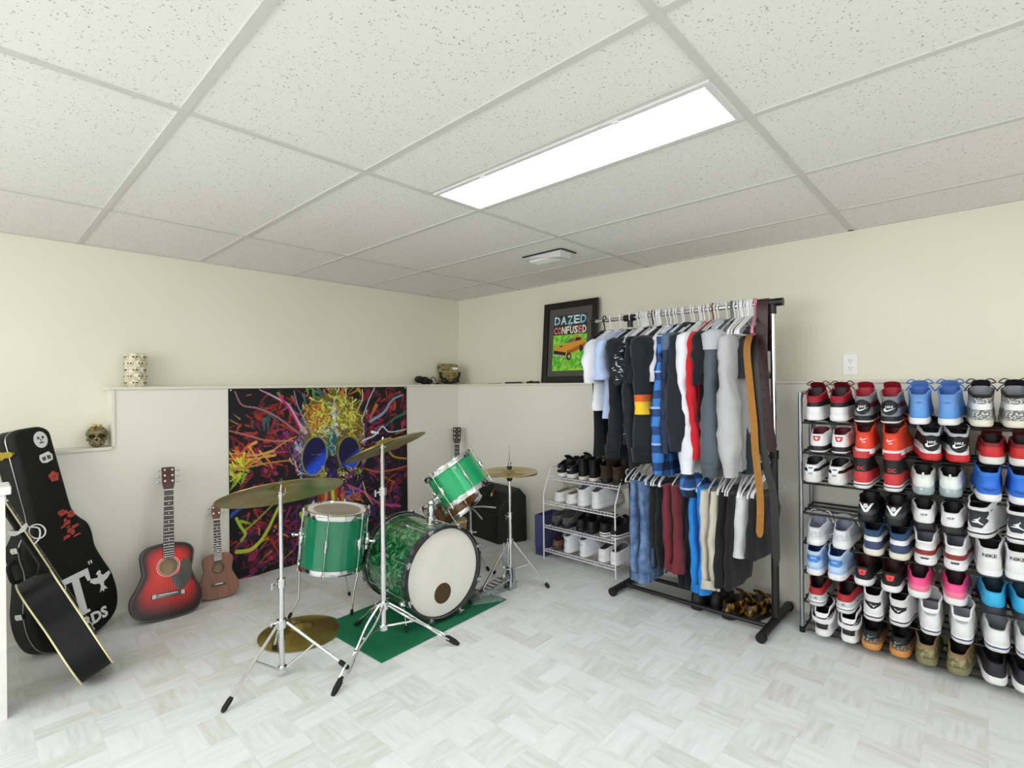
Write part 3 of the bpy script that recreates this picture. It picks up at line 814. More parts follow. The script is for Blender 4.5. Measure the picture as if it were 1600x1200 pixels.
for f in ((0.16, -0.18, 0.006), (0.10, 0.25, 0.006), (-0.25, 0.02, 0.03)):
    f = Vector(f); d = Vector((f.x, f.y, 0)).normalized()
    leg(st, [Vector((0, 0, 0.295)) + d * 0.02, f], 0.0065, tip=0.035, tipr=0.0115)
    j = Vector((0, 0, 0.295)).lerp(f, 0.5); b = MB(); b.cyl((0, 0, 0.115), j, 0.0045, n=8); b.build('brace', M_chrome, st)
b = MB(); b.box((0, 0, 0.022), (0.07, 0.05, 0.04)); b.cyl((0, 0, 0.02), (0, 0, 0.08), 0.02); b.box((0.0, 0, 0.09), (0.02, 0.06, 0.09)); b.build('pedal_heel_frame', M_steel, st)
p0, p1 = Vector((-0.02, -0.0, 0.085)), Vector((-0.27, 0.03, 0.03))
b = MB(); b.bar(p0, p1, 0.085, 0.012, hint=(0, 1, 0)); ft_ = b.build('footboard', M_steel, st, smooth=False, bevel=0.003)
b = MB()
for k in range(6):
    c = p0.lerp(p1, 0.2 + 0.12 * k) + Vector((0, 0, 0.008)); b.box(c, (0.012, 0.07, 0.003))
b.build('tread_ribs', M_chrome, ft_)
b = MB(); b.bar((0, 0, 0.012), (-0.28, 0.03, 0.012), 0.02, 0.006, hint=(0, 1, 0)); b.build('base_strut', M_steel, st, smooth=False)
for s in (-1, 1):
    b = MB(); b.tube([(-0.055, s * 0.02 - 0.02, 0.30), (-0.06, s * 0.02 - 0.02, 0.18), (-0.045, s * 0.03 - 0.02, 0.13), (-0.06, s * 0.03 - 0.03, 0.04)], 0.0035, 6); b.build('linkage_rod', M_chrome, st)
up_ = axes(S3 + Vector((0, 0, 0.755)), (0.02, 0.01, 1), (-0.6, -0.7, 0))
dn_ = axes(S3 + Vector((0, 0, 0.705)), (0.01, 0.01, -1), (-0.6, -0.7, 0))
cymbal('hi_hat_cymbal', 'upper bronze cymbal of the hi-hat by the white wire shoe rack', 0.178, up_, M_brass2, 0.045, 0.008)
cymbal('hi_hat_cymbal', 'lower upturned bronze cymbal of the hi-hat by the white wire shoe rack', 0.178, dn_, M_brass2, 0.045, 0.008)

# snare stand in front of the speaker
S4 = Vector((2.477, 2.72, 0))
st = thing('snare_stand', 'chrome snare stand with three open arms in front of the black speaker', 'drum stand', S4)
b = MB(); b.cyl((0, 0, 0.04), (0, 0, 0.22), 0.0125); b.build('lower_tube', M_chrome, st)
b = MB(); b.cyl((0, 0, 0.2), (0, 0, 0.40), 0.009); b.build('upper_tube', M_chrome, st)
b = MB(); b.cyl((0, 0, 0.205), (0, 0, 0.235), 0.017); b.cyl((0.01, 0, 0.22), (0.04, -0.02, 0.22), 0.004, n=8); b.build('height_clamp', M_chrome, st)
b = MB(); b.ball((0, 0, 0.405), 0.02, 10, 8); b.build('basket_hub', M_chrome, st)
for e in ((0.12, -0.14, 0.40), (-0.11, 0.11, 0.36), (0.02, -0.1, 0.33)):
    b = MB(); b.tube([(0, 0, 0.405), Vector((0, 0, 0.405)).lerp(Vector(e), 0.5) + Vector((0, 0, 0.006)), e], 0.006, 8); b.build('basket_arm', M_chrome, st)
for a in (0.5, 2.6, 4.6):
    f = Vector((math.cos(a) * 0.21, math.sin(a) * 0.21, 0.006)); leg(st, [(0, 0, 0.16), f], 0.006, tip=0.03); b = MB(); b.cyl((0, 0, 0.05), Vector((0, 0, 0.16)).lerp(f, 0.5), 0.0045, n=6); b.build('brace', M_chrome, st)

# crumpled clear plastic bag on the mat
M_film = mat('clear_film', '#e4eaea', 0.12, trans=0.75, alpha=0.45, noise=0.1)
rs = np.random.RandomState(3)
b = MB(); n = 16; vs = []
for i in range(n + 1):
    for j in range(n + 1):
        u, v = i / n - 0.5, j / n - 0.5
        h = max(0, 1 - (2 * u) ** 2) * max(0, 1 - (2 * v) ** 2)
        vs.append((u * 0.2, v * 0.13, 0.002 + 0.055 * h ** 0.5 * (0.45 + 0.55 * rs.rand())))
b.add(vs, [(i * (n + 1) + j, (i + 1) * (n + 1) + j, (i + 1) * (n + 1) + j + 1, i * (n + 1) + j + 1) for i in range(n) for j in range(n)])
o = b.build('plastic_bag', M_film, smooth=False); o.location = (2.11, 2.19, 0.008); o.rotation_euler = (0, 0, -0.5)
tag(o, 'crumpled clear plastic bag on the green mat beside the bass drum', 'plastic bag')

# ------------------------------------------------------------------ black wedge speaker in the corner
M_box = mat('black_textured_vinyl', '#1a1916', 0.55, noise=0.1, bump=0.6, bscale=260)
M_grille = mat('black_grille', '#0d0d0c', 0.5, noise=0.2, nscale=400)
t = thing('speaker_cabinet', 'black wedge-shaped speaker cabinet against the wall behind the hi-hat', 'speaker', M=axes((3.052, 3.09, 0), (0, 0, 1), (-0.99, 0.10, 0)))
prof = [(-0.12, 0.0), (-0.12, 0.02), (-0.115, 0.27), (-0.02, 0.40), (0.06, 0.44), (0.115, 0.37), (0.12, 0.0)]
W_ = 0.47
b = MB(); b.prism([(p[0], p[1]) for p in prof], -W_ / 2, W_ / 2, 0, Matrix(((0, 0, 1, 0), (1, 0, 0, 0), (0, 1, 0, 0), (0, 0, 0, 1))))
b.v = [(x + (0.085 if x > 0 else 0) * max(0, (y + 0.1) / 0.22), y, z) for x, y, z in b.v]
b.build('cabinet', M_box, t, smooth=False, bevel=0.008)
b = MB(); b.box((0, -0.1205, 0.14), (W_ - 0.05, 0.006, 0.22)); b.build('front_panel', M_grille, t, smooth=False, bevel=0.004)
for s in (-1, 1):
    for z in (0.03, 0.24):
        b = MB(); b.ball((s * (W_ / 2 - 0.012), -0.108, z), 0.016, 8, 6); b.build('corner_protector', M_black, t)
    b = MB(); b.cyl((s * W_ / 2, 0.03, 0.27), (s * (W_ / 2 + 0.004), 0.03, 0.27), 0.022, n=16); b.cyl((s * W_ / 2, -0.01, 0.1), (s * (W_ / 2 + 0.004), -0.01, 0.1), 0.022, n=16); b.build('side_fitting', M_rubber, t)
slope = axes((2.96, 3.06, 0.345), (-0.65, 0.1, 0.6), (-0.6, -0.6, 0))
rs = random.Random(5)
pts = []
for i in range(90):
    a = i * 0.42; r = 0.05 + 0.022 * math.sin(i * 0.9) + 0.01 * rs.random()
    pts.append((r * 1.5 * math.cos(a), r * 0.9 * math.sin(a) + 0.02, 0.012 + 0.0005 * i + 0.006 * rs.random()))
b = MB(); b.tube(smooth_poly(pts, 2, False), 0.0045, 6); o = b.build('coiled_cable', M_rubber, M=slope); tag(o, 'tangled black cable coiled on the sloping top of the speaker', 'cable')
b = MB(); b.box((0, 0, 0.01), (0.03, 0.012, 0.016)); b.box((0.03, 0, 0.008), (0.035, 0.018, 0.01), 1)
o = b.build('brush', [mat('tan_wood_handle', '#c9ac62', 0.5, noise=0.1), mat('bristle', '#6a4b22', 0.9, noise=0.2)], M=slope @ Matrix.Translation((0.06, -0.06, 0.012)) @ Matrix.Rotation(0.9, 4, 'Z'), smooth=False, bevel=0.003)
tag(o, 'small tan wooden brush lying beside the coiled cable on the speaker', 'brush')
# ------------------------------------------------------------------ guitars
M_rosewood = mat_wood('rosewood', '#2a1a12', '#463022', 14, 0.4)
M_ebony = mat('fretboard_dark', '#26211d', 0.45, noise=0.15, nscale=60)
M_mahog = mat_wood('mahogany', '#5c2f20', '#7d4630', 12, 0.45)
M_ukewood = mat_wood('sapele', '#70432f', '#8e5a42', 12, 0.5)
M_interior = mat_wood('spruce_inside', '#b99b6c', '#d0b688', 8, 0.6)
M_bind = mat('binding_cream', '#e6dcae', 0.4, noise=0.04)
M_bone = mat('nut_bone', '#efeee6', 0.4, noise=0.03)
M_string = mat('string_steel', '#c9c6bd', 0.3, 1.0, noise=0.03)
M_nickel = mat('tuner_nickel', '#d8d6d0', 0.25, 0.9, noise=0.03)
M_bodyblack = mat('guitar_black_lacquer', '#111114', 0.5, spec=0.25, noise=0.08)
M_pick = mat('pickguard_black', '#141213', 0.12, coat=0.8, noise=0.05)
M_red = mat('sunburst_side', '#2a0d0a', 0.25, coat=0.6, noise=0.15)

def half_outline(L, prof, n=60):
    """smooth half-width profile sampled along the body length"""
    pts = smooth_poly([(a * L, w_) for a, w_ in prof], 8, False)
    return pts

def guitar(t, L, prof, depth, hole_z, hole_r, neck_len, neck_w, n_str, board_mat, top='sun', side=M_red, headlen=0.16, headw=0.065, nfret=18, scale=None, pick=False, head_mat=None, binding=None, head_shape='square', board_m=None, neck_m=None, colors=('#e0301f', '#c0231a', '#1a0c0b')):
    hp = half_outline(L, prof)
    loop = [(y, x) for x, y in hp]                     # (halfwidth, z)
    out = [(w_, z) for w_, z in loop if w_ > 1e-4] 
    ring = [(w_, z) for w_, z in out] + [(-w_, z) for w_, z in reversed(out)]
    n = len(ring)
    f, bk = -depth / 2, depth / 2
    # sides and back
    b = MB(); b.loft([[(x, f, z) for x, z in ring], [(x, bk, z) for x, z in ring]], 0, False, True); b.build('body', side, t, angle=50)
    # soundboard with a real hole
    b = MB(); rings = []; cols = []
    hc = [math.atan2(x, z - hole_z) for x, z in ring]
    T = [0, 0.12, 0.3, 0.5, 0.6, 0.7, 0.8, 0.9, 1.0]
    c0, c1, c2 = [np.array(s2l(c)) for c in colors]
    for q in T:
        for (x, z), a in zip(ring, hc):
            hx, hz = hole_r * math.sin(a), hole_z + hole_r * math.cos(a)
            rings.append((hx + (x - hx) * q, f - 0.0005, hz + (z - hz) * q))
            # tone follows the distance to the rim
            cols.append(c0 * (1 - q / 0.5) + c1 * (q / 0.5) if q < 0.5 else (c1 * max(0, (0.86 - q) / 0.36) + c2 * min(1, (q - 0.5) / 0.36)))
    fs = []
    for k in range(len(T) - 1):
        for j in range(n):
            j2 = (j + 1) % n; fs.append((k * n + j, (k + 1) * n + j, (k + 1) * n + j2, k * n + j2))
    b.add(rings, fs)
    if top == 'sun':
        b.col = np.array(cols); b.build('soundboard', M_attrgloss, t, angle=70)
    else:
        b.build('soundboard', top, t, angle=70)
    if binding:
        for y in (f, bk):
            b = MB(); b.tube([(x * 1.004, y, z) for x, z in ring], 0.0035, 6, 0, True); b.build('binding', binding, t)
    b = MB(); b.lathe([(hole_r * 1.5, 0), (0, 0.0005)], 28, Matrix.Translation((0, f + 0.055, hole_z)) @ Matrix.Rotation(PI / 2, 4, 'X')); b.build('inside', M_interior, t)
    b = MB(); b.torus((0, f - 0.0012, hole_z), hole_r * 1.2, 0.0016, (0, 1, 0), 40, 6); b.torus((0, f - 0.0012, hole_z), hole_r * 1.02, 0.001, (0, 1, 0), 40, 6); b.build('rosette', M_bone if top == 'sun' else M_rosewood, t)
    # neck and fretboard
    zb = hole_z + hole_r * 1.02; zt = L + neck_len
    nw = neck_w
    b = MB(); rg = []
    for q in range(7):
        z = L - 0.02 + (zt - L + 0.02) * q / 6; hw_ = nw / 2 * (1.12 - 0.14 * q / 6); th_ = 0.024 if q else 0.06
        rg.append([(-hw_, f - 0.001, z), (hw_, f - 0.001, z), (hw_ * 0.9, f + th_ * 0.55, z), (0, f + th_, z), (-hw_ * 0.9, f + th_ * 0.55, z)])
    b.loft(rg); b.build('neck', neck_m or M_mahog, t, angle=60)
    b = MB(); hb, ht = nw / 2 * 1.2, nw / 2
    b.add([(-hb, f - 0.001, zb), (hb, f - 0.001, zb), (ht, f - 0.001, zt), (-ht, f - 0.001, zt), (-hb, f - 0.007, zb), (hb, f - 0.007, zb), (ht, f - 0.007, zt), (-ht, f - 0.007, zt)], [(4, 5, 6, 7), (0, 3, 2, 1), (0, 1, 5, 4), (1, 2, 6, 5), (2, 3, 7, 6), (3, 0, 4, 7)])
    fb = b.build('fretboard', board_m or M_ebony, t, smooth=False)
    brz = 0.30 * L * 0 + board_mat
    sc_ = zt - brz
    for k in range(1, nfret + 1):
        z = brz + sc_ / 2 ** (k / 12)
        if z < zb + 0.004: break
        hw_ = ht + (hb - ht) * (zt - z) / (zt - zb)
        b = MB(); b.box((0, f - 0.0075, z), (hw_ * 2 * 0.98, 0.0018, 0.0018)); b.build('fret', M_nickel, fb, smooth=False)
        if k in (3, 5, 7, 9, 12):
            zz = z + (brz + sc_ / 2 ** ((k - 1) / 12) - z) / 2
            b = MB(); b.cyl((0, f - 0.0076, zz), (0, f - 0.0068, zz), 0.003, n=10); b.build('position_dot', M_bone, fb)
    b = MB(); b.box((0, f - 0.006, zt + 0.002), (nw * 1.0, 0.012, 0.005)); b.build('nut', M_bone, t, smooth=False)
    # headstock
    if head_shape == 'square':
        poly = [(-nw / 2, 0), (nw / 2, 0), (headw / 2, headlen * 0.28), (headw / 2 * 1.06, headlen * 0.96), (headw / 2 * 0.95, headlen), (-headw / 2 * 0.95, headlen), (-headw / 2 * 1.06, headlen * 0.96), (-headw / 2, headlen * 0.28)]
    else:
        poly = [(-nw / 2, 0), (nw / 2, 0), (headw / 2 * 0.95, headlen * 0.3), (headw / 2, headlen * 0.72), (headw / 2 * 0.86, headlen * 0.86), (headw * 0.28, headlen * 0.86), (0, headlen), (-headw * 0.28, headlen * 0.86), (-headw / 2 * 0.86, headlen * 0.86), (-headw / 2, headlen * 0.72), (-headw / 2 * 0.95, headlen * 0.3)]
    tilt = Matrix.Translation((0, f, zt + 0.004)) @ Matrix.Rotation(-0.16, 4, 'X')
    HM = tilt @ Matrix(((1, 0, 0, 0), (0, 0, 1, 0), (0, 1, 0, 0), (0, 0, 0, 1)))
    b = MB(); b.prism(poly, -0.002, 0.013, 0, HM); hd = b.build('headstock', head_mat or M_rosewood, t, smooth=False, bevel=0.002)
    rows = n_str // 2
    for s in (-1, 1):
        for k in range(rows):
            z = headlen * (0.36 + 0.5 * k / max(1, rows - 1)) if rows > 2 else headlen * (0.35 + 0.35 * k)
            b = MB(); x0 = s * headw * 0.30
            b.cyl(tilt @ Vector((x0, -0.008, z)), tilt @ Vector((x0, 0.0, z)), 0.0055, n=12); b.cyl(tilt @ Vector((x0, -0.02, z)), tilt @ Vector((x0, 0.0, z)), 0.003, n=8)
            b.build('tuner_post', M_nickel, hd)
            b = MB(); xe = s * headw * 0.5
            b.cyl(tilt @ Vector((xe, 0.01, z)), tilt @ Vector((xe + s * 0.012, 0.01, z)), 0.0025, n=8); b.ball(tilt @ Vector((xe + s * 0.019, 0.01, z)), (0.009, 0.006, 0.007), 10, 6)
            b.build('tuning_peg', M_nickel, hd)
    # bridge, strings
    b = MB(); bw = 0.155 if n_str == 6 else 0.075
    b.box((0, f - 0.005, brz), (bw, 0.009, 0.026 if n_str == 6 else 0.014)); br = b.build('bridge', M_pick if n_str == 6 else M_rosewood, t, smooth=False, bevel=0.002)
    b = MB(); b.box((0, f - 0.0105, brz + 0.004), (bw * 0.55, 0.004, 0.004)); b.build('saddle', M_bone, br, smooth=False)
    if n_str == 6 and top == 'sun':
        for s in (-1, 1):
            b = MB(); b.box((s * (bw / 2 - 0.014), f - 0.0098, brz), (0.005, 0.0015, 0.022)); b.box((s * (bw / 2 - 0.005), f - 0.0098, brz), (0.005, 0.0015, 0.022)); b.build('bridge_inlay', M_bone, br, smooth=False)
    for k in range(n_str):
        u = (k / (n_str - 1) - 0.5)
        b = MB(); b.tube([(u * bw * 0.36, f - 0.012, brz), (u * nw * 0.82, f - 0.0095, zt)], 0.0005, 4); b.build('string', M_string, t)
    if pick:
        poly = smooth_poly([(0.012, hole_z - hole_r * 1.22), (0.05, hole_z - hole_r * 0.95), (hole_r * 1.25, hole_z - 0.01), (hole_r * 1.55, hole_z + 0.03), (0.105, hole_z + 0.015), (0.112, hole_z - 0.05), (0.10, hole_z - 0.10), (0.075, hole_z - 0.13), (0.04, hole_z - 0.125)], 4)
        b = MB(); b.prism([(p[0], p[1]) for p in poly], 0, 0.0015, 0, Matrix(((1, 0, 0, 0), (0, 0, -1, f - 0.0006), (0, 1, 0, 0), (0, 0, 0, 1)))); b.build('pickguard', M_pick, t, smooth=False)

PROF = [(0.0, 0.0), (0.004, 0.07), (0.05, 0.15), (0.16, 0.185), (0.3, 0.188), (0.46, 0.152), (0.6, 0.128), (0.74, 0.135), (0.88, 0.138), (0.965, 0.105), (1.0, 0.045), (1.0, 0.0)]
# sunburst guitar leaning on the left wall
k_ = 0.87
PS = [(a, w_ * k_) for a, w_ in PROF]
gA, gB = Vector((0.765, 3.36, 0.0)), Vector((0.785, 3.57, 0.82))
Mg = axes(gA, gB - gA, (-0.06, -0.99, 0.1)) @ Matrix.Rotation(0.045, 4, 'Y')
g = thing('acoustic_guitar', 'red sunburst acoustic guitar leaning on the cream wall', 'guitar', M=Mg)
guitar(g, 0.40, PS, 0.085, 0.275, 0.045, 0.30, 0.045, 6, 0.125, pick=True, headlen=0.135, headw=0.062, neck_m=M_rosewood, head_mat=mat('headstock_maroon', '#451a15', 0.3, coat=0.5, noise=0.1), binding=mat('sunburst_edge', '#4a3c36', 0.3, noise=0.1))
# ukulele
PU = [(a, w_ * 0.58) for a, w_ in PROF]
gA, gB = Vector((1.05, 3.43, 0.0)), Vector((1.088, 3.60, 0.58))
g = thing('ukulele', 'small brown wooden ukulele leaning between the sunburst guitar and the tapestry', 'ukulele', M=axes(gA, gB - gA, (-0.2, -0.97, 0.1)))
guitar(g, 0.265, PU, 0.06, 0.178, 0.028, 0.20, 0.036, 4, 0.08, top=M_ukewood, side=M_ukewood, headlen=0.105, headw=0.05, nfret=17, head_mat=M_mahog, head_shape='crown', board_m=M_rosewood, neck_m=M_ukewood)
# black guitar seen from its side, leaning on the half wall
gA = Vector((0.395, 2.94, 0.030)); gB = Vector((0.022, 3.05, 0.88))
g = thing('acoustic_guitar', 'black acoustic guitar with cream binding seen edge-on by the half wall', 'guitar', M=axes(gA, gB - gA, (0.93, 0.012, 0.36)))
guitar(g, 0.49, PROF, 0.115, 0.335, 0.05, 0.34, 0.045, 6, 0.16, top=M_bodyblack, side=M_bodyblack, binding=M_bind, neck_m=M_bodyblack, board_m=M_ebony, headlen=0.16)
gM = g.matrix_world.copy()
b = MB()
for s in (-1, 1): b.tube([(s * 0.024, -0.0585, 0.49), (s * 0.0225, -0.0585, 0.83)], 0.0032, 6)
b.build('neck_binding', M_bind, g)
rs = random.Random(9); 
b = MB()
pts = []
for i in range(26):
    a = i * 0.9; pts.append((0.036 * math.cos(a), -0.045 + 0.03 * math.sin(a), 0.70 + 0.012 * math.sin(i * 1.7)))
b.tube(smooth_poly(pts, 4, False), 0.0032, 6)
loop = [(0.02 * math.cos(a) + 0.0, -0.09 - 0.025 * math.sin(a), 0.66 + 0.03 * math.cos(a)) for a in [i * 2 * PI / 14 for i in range(14)]]
b.tube(smooth_poly(loop, 2), 0.003, 6, 0, True)
b.tube(smooth_poly([(0.0, -0.08, 0.69), (-0.02, -0.10, 0.67), (-0.03, -0.085, 0.635), (-0.035, -0.06, 0.62)], 4, False), 0.003, 6)
b.tube(smooth_poly([(0.0, -0.08, 0.69), (0.03, -0.05, 0.71), (0.05, -0.02, 0.70), (0.055, 0.02, 0.69)], 4, False), 0.003, 6)
o = b.build('knotted_rope', mat('white_cord', '#f2f0ee', 0.6, noise=0.03), M=gM); tag(o, 'white rope knotted around the neck of the black guitar', 'rope')
# small guitar in the corner behind the drums
gA, gB = Vector((2.99, 3.45, 0.0)), Vector((3.095, 3.57, 0.98))
g = thing('acoustic_guitar', 'small dark guitar standing in the room corner behind the green tom', 'guitar', M=axes(gA, gB - gA, (-0.7, -0.7, 0.1)))
guitar(g, 0.42, [(a, w_ * 0.85) for a, w_ in PROF], 0.08, 0.29, 0.042, 0.33, 0.046, 6, 0.13, top=M_mahog, side=M_mahog, headlen=0.155, headw=0.07, binding=None, neck_m=M_rosewood)
b = MB(); b.tube(smooth_poly([(0.02, -0.05, 0.87), (-0.08, -0.09, 0.88), (-0.15, -0.14, 0.86), (-0.21, -0.19, 0.81), (-0.24, -0.21, 0.78)], 5, False), 0.0006, 4); b.build('loose_string', M_string, g)

# ------------------------------------------------------------------ hard guitar case
M_case = mat('case_tolex', '#141412', 0.6, spec=0.3, noise=0.12, nscale=90, bump=0.5, bscale=420)
M_caseedge = mat('case_valance', '#201f1b', 0.35, noise=0.1)
M_stick = mat('sticker_white', '#e8e6e2', 0.45, noise=0.04)
M_letter = mat('lettering_white', '#e9e8e6', 0.5, noise=0.03)
M_redst = mat('sticker_red', '#b8453c', 0.6, noise=0.25, nscale=60)
M_gold = mat('latch_brass', '#b79f45', 0.3, 0.9, noise=0.1)
half = [(0.0, 0.0), (0.10, 0.004), (0.185, 0.05), (0.218, 0.14), (0.215, 0.25), (0.185, 0.35), (0.165, 0.43), (0.168, 0.50), (0.158, 0.56), (0.125, 0.605), (0.098, 0.66), (0.094, 0.80), (0.092, 1.0), (0.088, 1.075), (0.05, 1.105), (0.0, 1.108)]
hs = smooth_poly(half, 4, False)
ring = [(x, z) for x, z in hs if x > 1e-4]; ring = ring + [(-x, z) for x, z in reversed(ring)]
gA = Vector((0.402, 3.41, 0.0)); gB = Vector((0.197, 3.50, 1.10))
Mc = axes(gA, gB - gA, (0.58, -0.81, 0.12))
gc = thing('guitar_case', 'black hard guitar case with stickers and white lettering leaning on the wall', 'guitar case', M=Mc)
def off(r, d): 
    out = []
    n = len(r)
    for i in range(n):
        a, c = Vector(r[i - 1]), Vector(r[(i + 1) % n]); t_ = (c - a); 
        if t_.length < 1e-6: out.append(r[i]); continue
        t_.normalize(); nn = Vector((t_.y, -t_.x)); p = Vector(r[i]) + nn * d; out.append((p.x, p.y))
    return out
def layer(d, y): return [(x, y, z) for x, z in off(ring, d)]
sgn = -1 if abs(off(ring, 0.01)[8][0]) > abs(ring[8][0]) else 1
I = lambda d: d * sgn
b = MB(); b.loft([layer(0, 0.0), layer(0, 0.075), layer(I(0.008), 0.083)], 0, False, True); b.build('case_bottom', M_case, gc, angle=50)
b = MB(); b.loft([layer(0, 0.0), layer(0, -0.030), layer(I(0.006), -0.040), layer(I(0.016), -0.045)], 0, False, True); ld_ = b.build('case_lid', M_case, gc, angle=50)
b = MB(); b.tube([(x * 1.006, -0.001, z) for x, z in ring], 0.0028, 6, 0, True); b.build('valance', M_steel, gc)
for z, x, mm in ((1.0, -0.094, M_gold), (0.55, -0.165, M_chrome), (0.25, -0.22, M_chrome)):
    b = MB()
    if mm is M_gold:
        b.prism([(p[0], p[1]) for p in smooth_poly([(-0.05, 0), (-0.03, 0.016), (0.0, 0.014), (0.02, 0.022), (0.035, 0.0), (0.02, -0.02), (0.0, -0.014), (-0.03, -0.014)], 4)], 0, 0.012, 0, Matrix.Translation((x, 0.01, z)) @ Matrix.Rotation(-PI / 2, 4, 'Y') @ Matrix.Rotation(PI / 2, 4, 'Z'))
    else:
        b.box((x - 0.004, 0.01, z), (0.008, 0.035, 0.026)); b.cyl((x - 0.01, 0.02, z), (x - 0.001, 0.02, z), 0.009, n=10)
    b.build('latch', mm, gc)
b = MB(); b.tube(smooth_poly([(-0.165, 0.03, 0.40), (-0.195, 0.03, 0.41), (-0.20, 0.03, 0.45), (-0.195, 0.03, 0.49), (-0.165, 0.03, 0.50)], 4, False), 0.009, 8); b.build('handle', M_rubber, gc)
FY = -0.0455
FM = Matrix(((1, 0, 0, 0), (0, 0, -1, FY), (0, 1, 0, 0), (0, 0, 0, 1)))
def flat(name, polys, mat_, d=0.001, label=None):
    b = MB()
    for p in polys: b.prism(p, 0, d, 0, FM)
    return b.build(name, mat_, gc, smooth=False, label=label)
def circ(cx, cz, rx, rz, n=20): return [(cx + rx * math.cos(2 * PI * i / n), cz + rz * math.sin(2 * PI * i / n)) for i in range(n)]
s1 = flat('sticker', [circ(0.03, 1.04, 0.033, 0.042)], M_stick, label='oval white sticker')
M_ink = mat('ink_grey', '#55544f', 0.6, noise=0.1)
flat('sticker_ink', [circ(0.02, 1.05, 0.006, 0.008), circ(0.042, 1.05, 0.006, 0.008), circ(0.03, 1.025, 0.012, 0.004), circ(0.03, 1.038, 0.003, 0.006)], M_ink, 0.0016)
flat('sticker', [[(0.005, 0.965), (0.05, 0.975), (0.066, 0.955), (0.062, 0.93), (0.03, 0.92), (0.008, 0.925), (0.0, 0.945)]], M_stick, label='small white cut-out sticker')
flat('sticker_ink', [[(0.012, 0.95), (0.03, 0.955), (0.03, 0.935), (0.014, 0.932)], [(0.037, 0.957), (0.056, 0.955), (0.054, 0.935), (0.037, 0.937)]], M_ink, 0.0016)
flat('sticker', [[(0.045 + 0.028 * math.cos(PI / 2 + 2 * PI * i / 10) * (1 if i % 2 == 0 else 0.78), 0.845 + 0.03 * math.sin(PI / 2 + 2 * PI * i / 10) * (1 if i % 2 == 0 else 0.78)) for i in range(10)]], M_redst, label='red flower sticker')
flat('sticker_ink', [circ(0.045, 0.845, 0.007, 0.008)], M_ink, 0.0016)
rs = random.Random(2); pl = []
for i in range(16):
    cx, cz = 0.052 + rs.uniform(-0.03, 0.03), 0.59 + (i / 15 - 0.5) * 0.14; w_, h_ = rs.uniform(0.006, 0.022), rs.uniform(0.005, 0.013); pl.append([(cx - w_, cz - h_), (cx + w_, cz - h_ * 0.4), (cx + w_ * 0.8, cz + h_), (cx - w_ * 0.7, cz + h_ * 0.6)])
flat('sticker', pl, M_redst, label='worn red sticker')
# big T with serifs, quote marks, bird, lower word
TX, TZ = 0.012, 0.235
flat('letter', [[(TX - 0.019, TZ - 0.10), (TX + 0.019, TZ - 0.10), (TX + 0.019, TZ + 0.07), (TX - 0.019, TZ + 0.07)], [(TX - 0.075, TZ + 0.07), (TX + 0.075, TZ + 0.07), (TX + 0.075, TZ + 0.10), (TX - 0.075, TZ + 0.10)], [(TX - 0.075, TZ + 0.035), (TX - 0.058, TZ + 0.035), (TX - 0.05, TZ + 0.07), (TX - 0.075, TZ + 0.07)], [(TX + 0.075, TZ + 0.035), (TX + 0.058, TZ + 0.035), (TX + 0.05, TZ + 0.07), (TX + 0.075, TZ + 0.07)], [(TX - 0.034, TZ - 0.115), (TX + 0.034, TZ - 0.115), (TX + 0.03, TZ - 0.10), (TX - 0.03, TZ - 0.10)]], M_letter)
for x in (TX - 0.105, TX - 0.092, TX + 0.088, TX + 0.101):
    flat('quote_mark', [[(x - 0.005, TZ + 0.13), (x + 0.005, TZ + 0.13), (x + 0.003, TZ + 0.112), (x - 0.001, TZ + 0.112)]], M_letter)
BX, BZ = TX + 0.125, TZ + 0.005
bird = [(-0.008, 0.052), (0.006, 0.056), (0.012, 0.046), (0.008, 0.034), (0.018, 0.022), (0.055, 0.030), (0.06, 0.014), (0.038, -0.004), (0.014, -0.012), (0.010, -0.03), (0.024, -0.056), (0.006, -0.05), (0.0, -0.062), (-0.008, -0.05), (-0.022, -0.056), (-0.008, -0.03), (-0.010, -0.012), (-0.038, -0.002), (-0.058, 0.018), (-0.05, 0.032), (-0.014, 0.022), (-0.008, 0.034), (-0.018, 0.042)]
flat('bird_emblem', [[(BX + x, BZ + z) for x, z in bird]], M_letter)
vs_, fs_ = text_geo('BIRDS', 0.076, 0.0035)
b = MB(); b.add([(x + 0.028, z + 0.075, 0.0012) for x, z, _ in vs_], fs_, 0, FM); b.build('lettering', M_letter, gc, smooth=False)
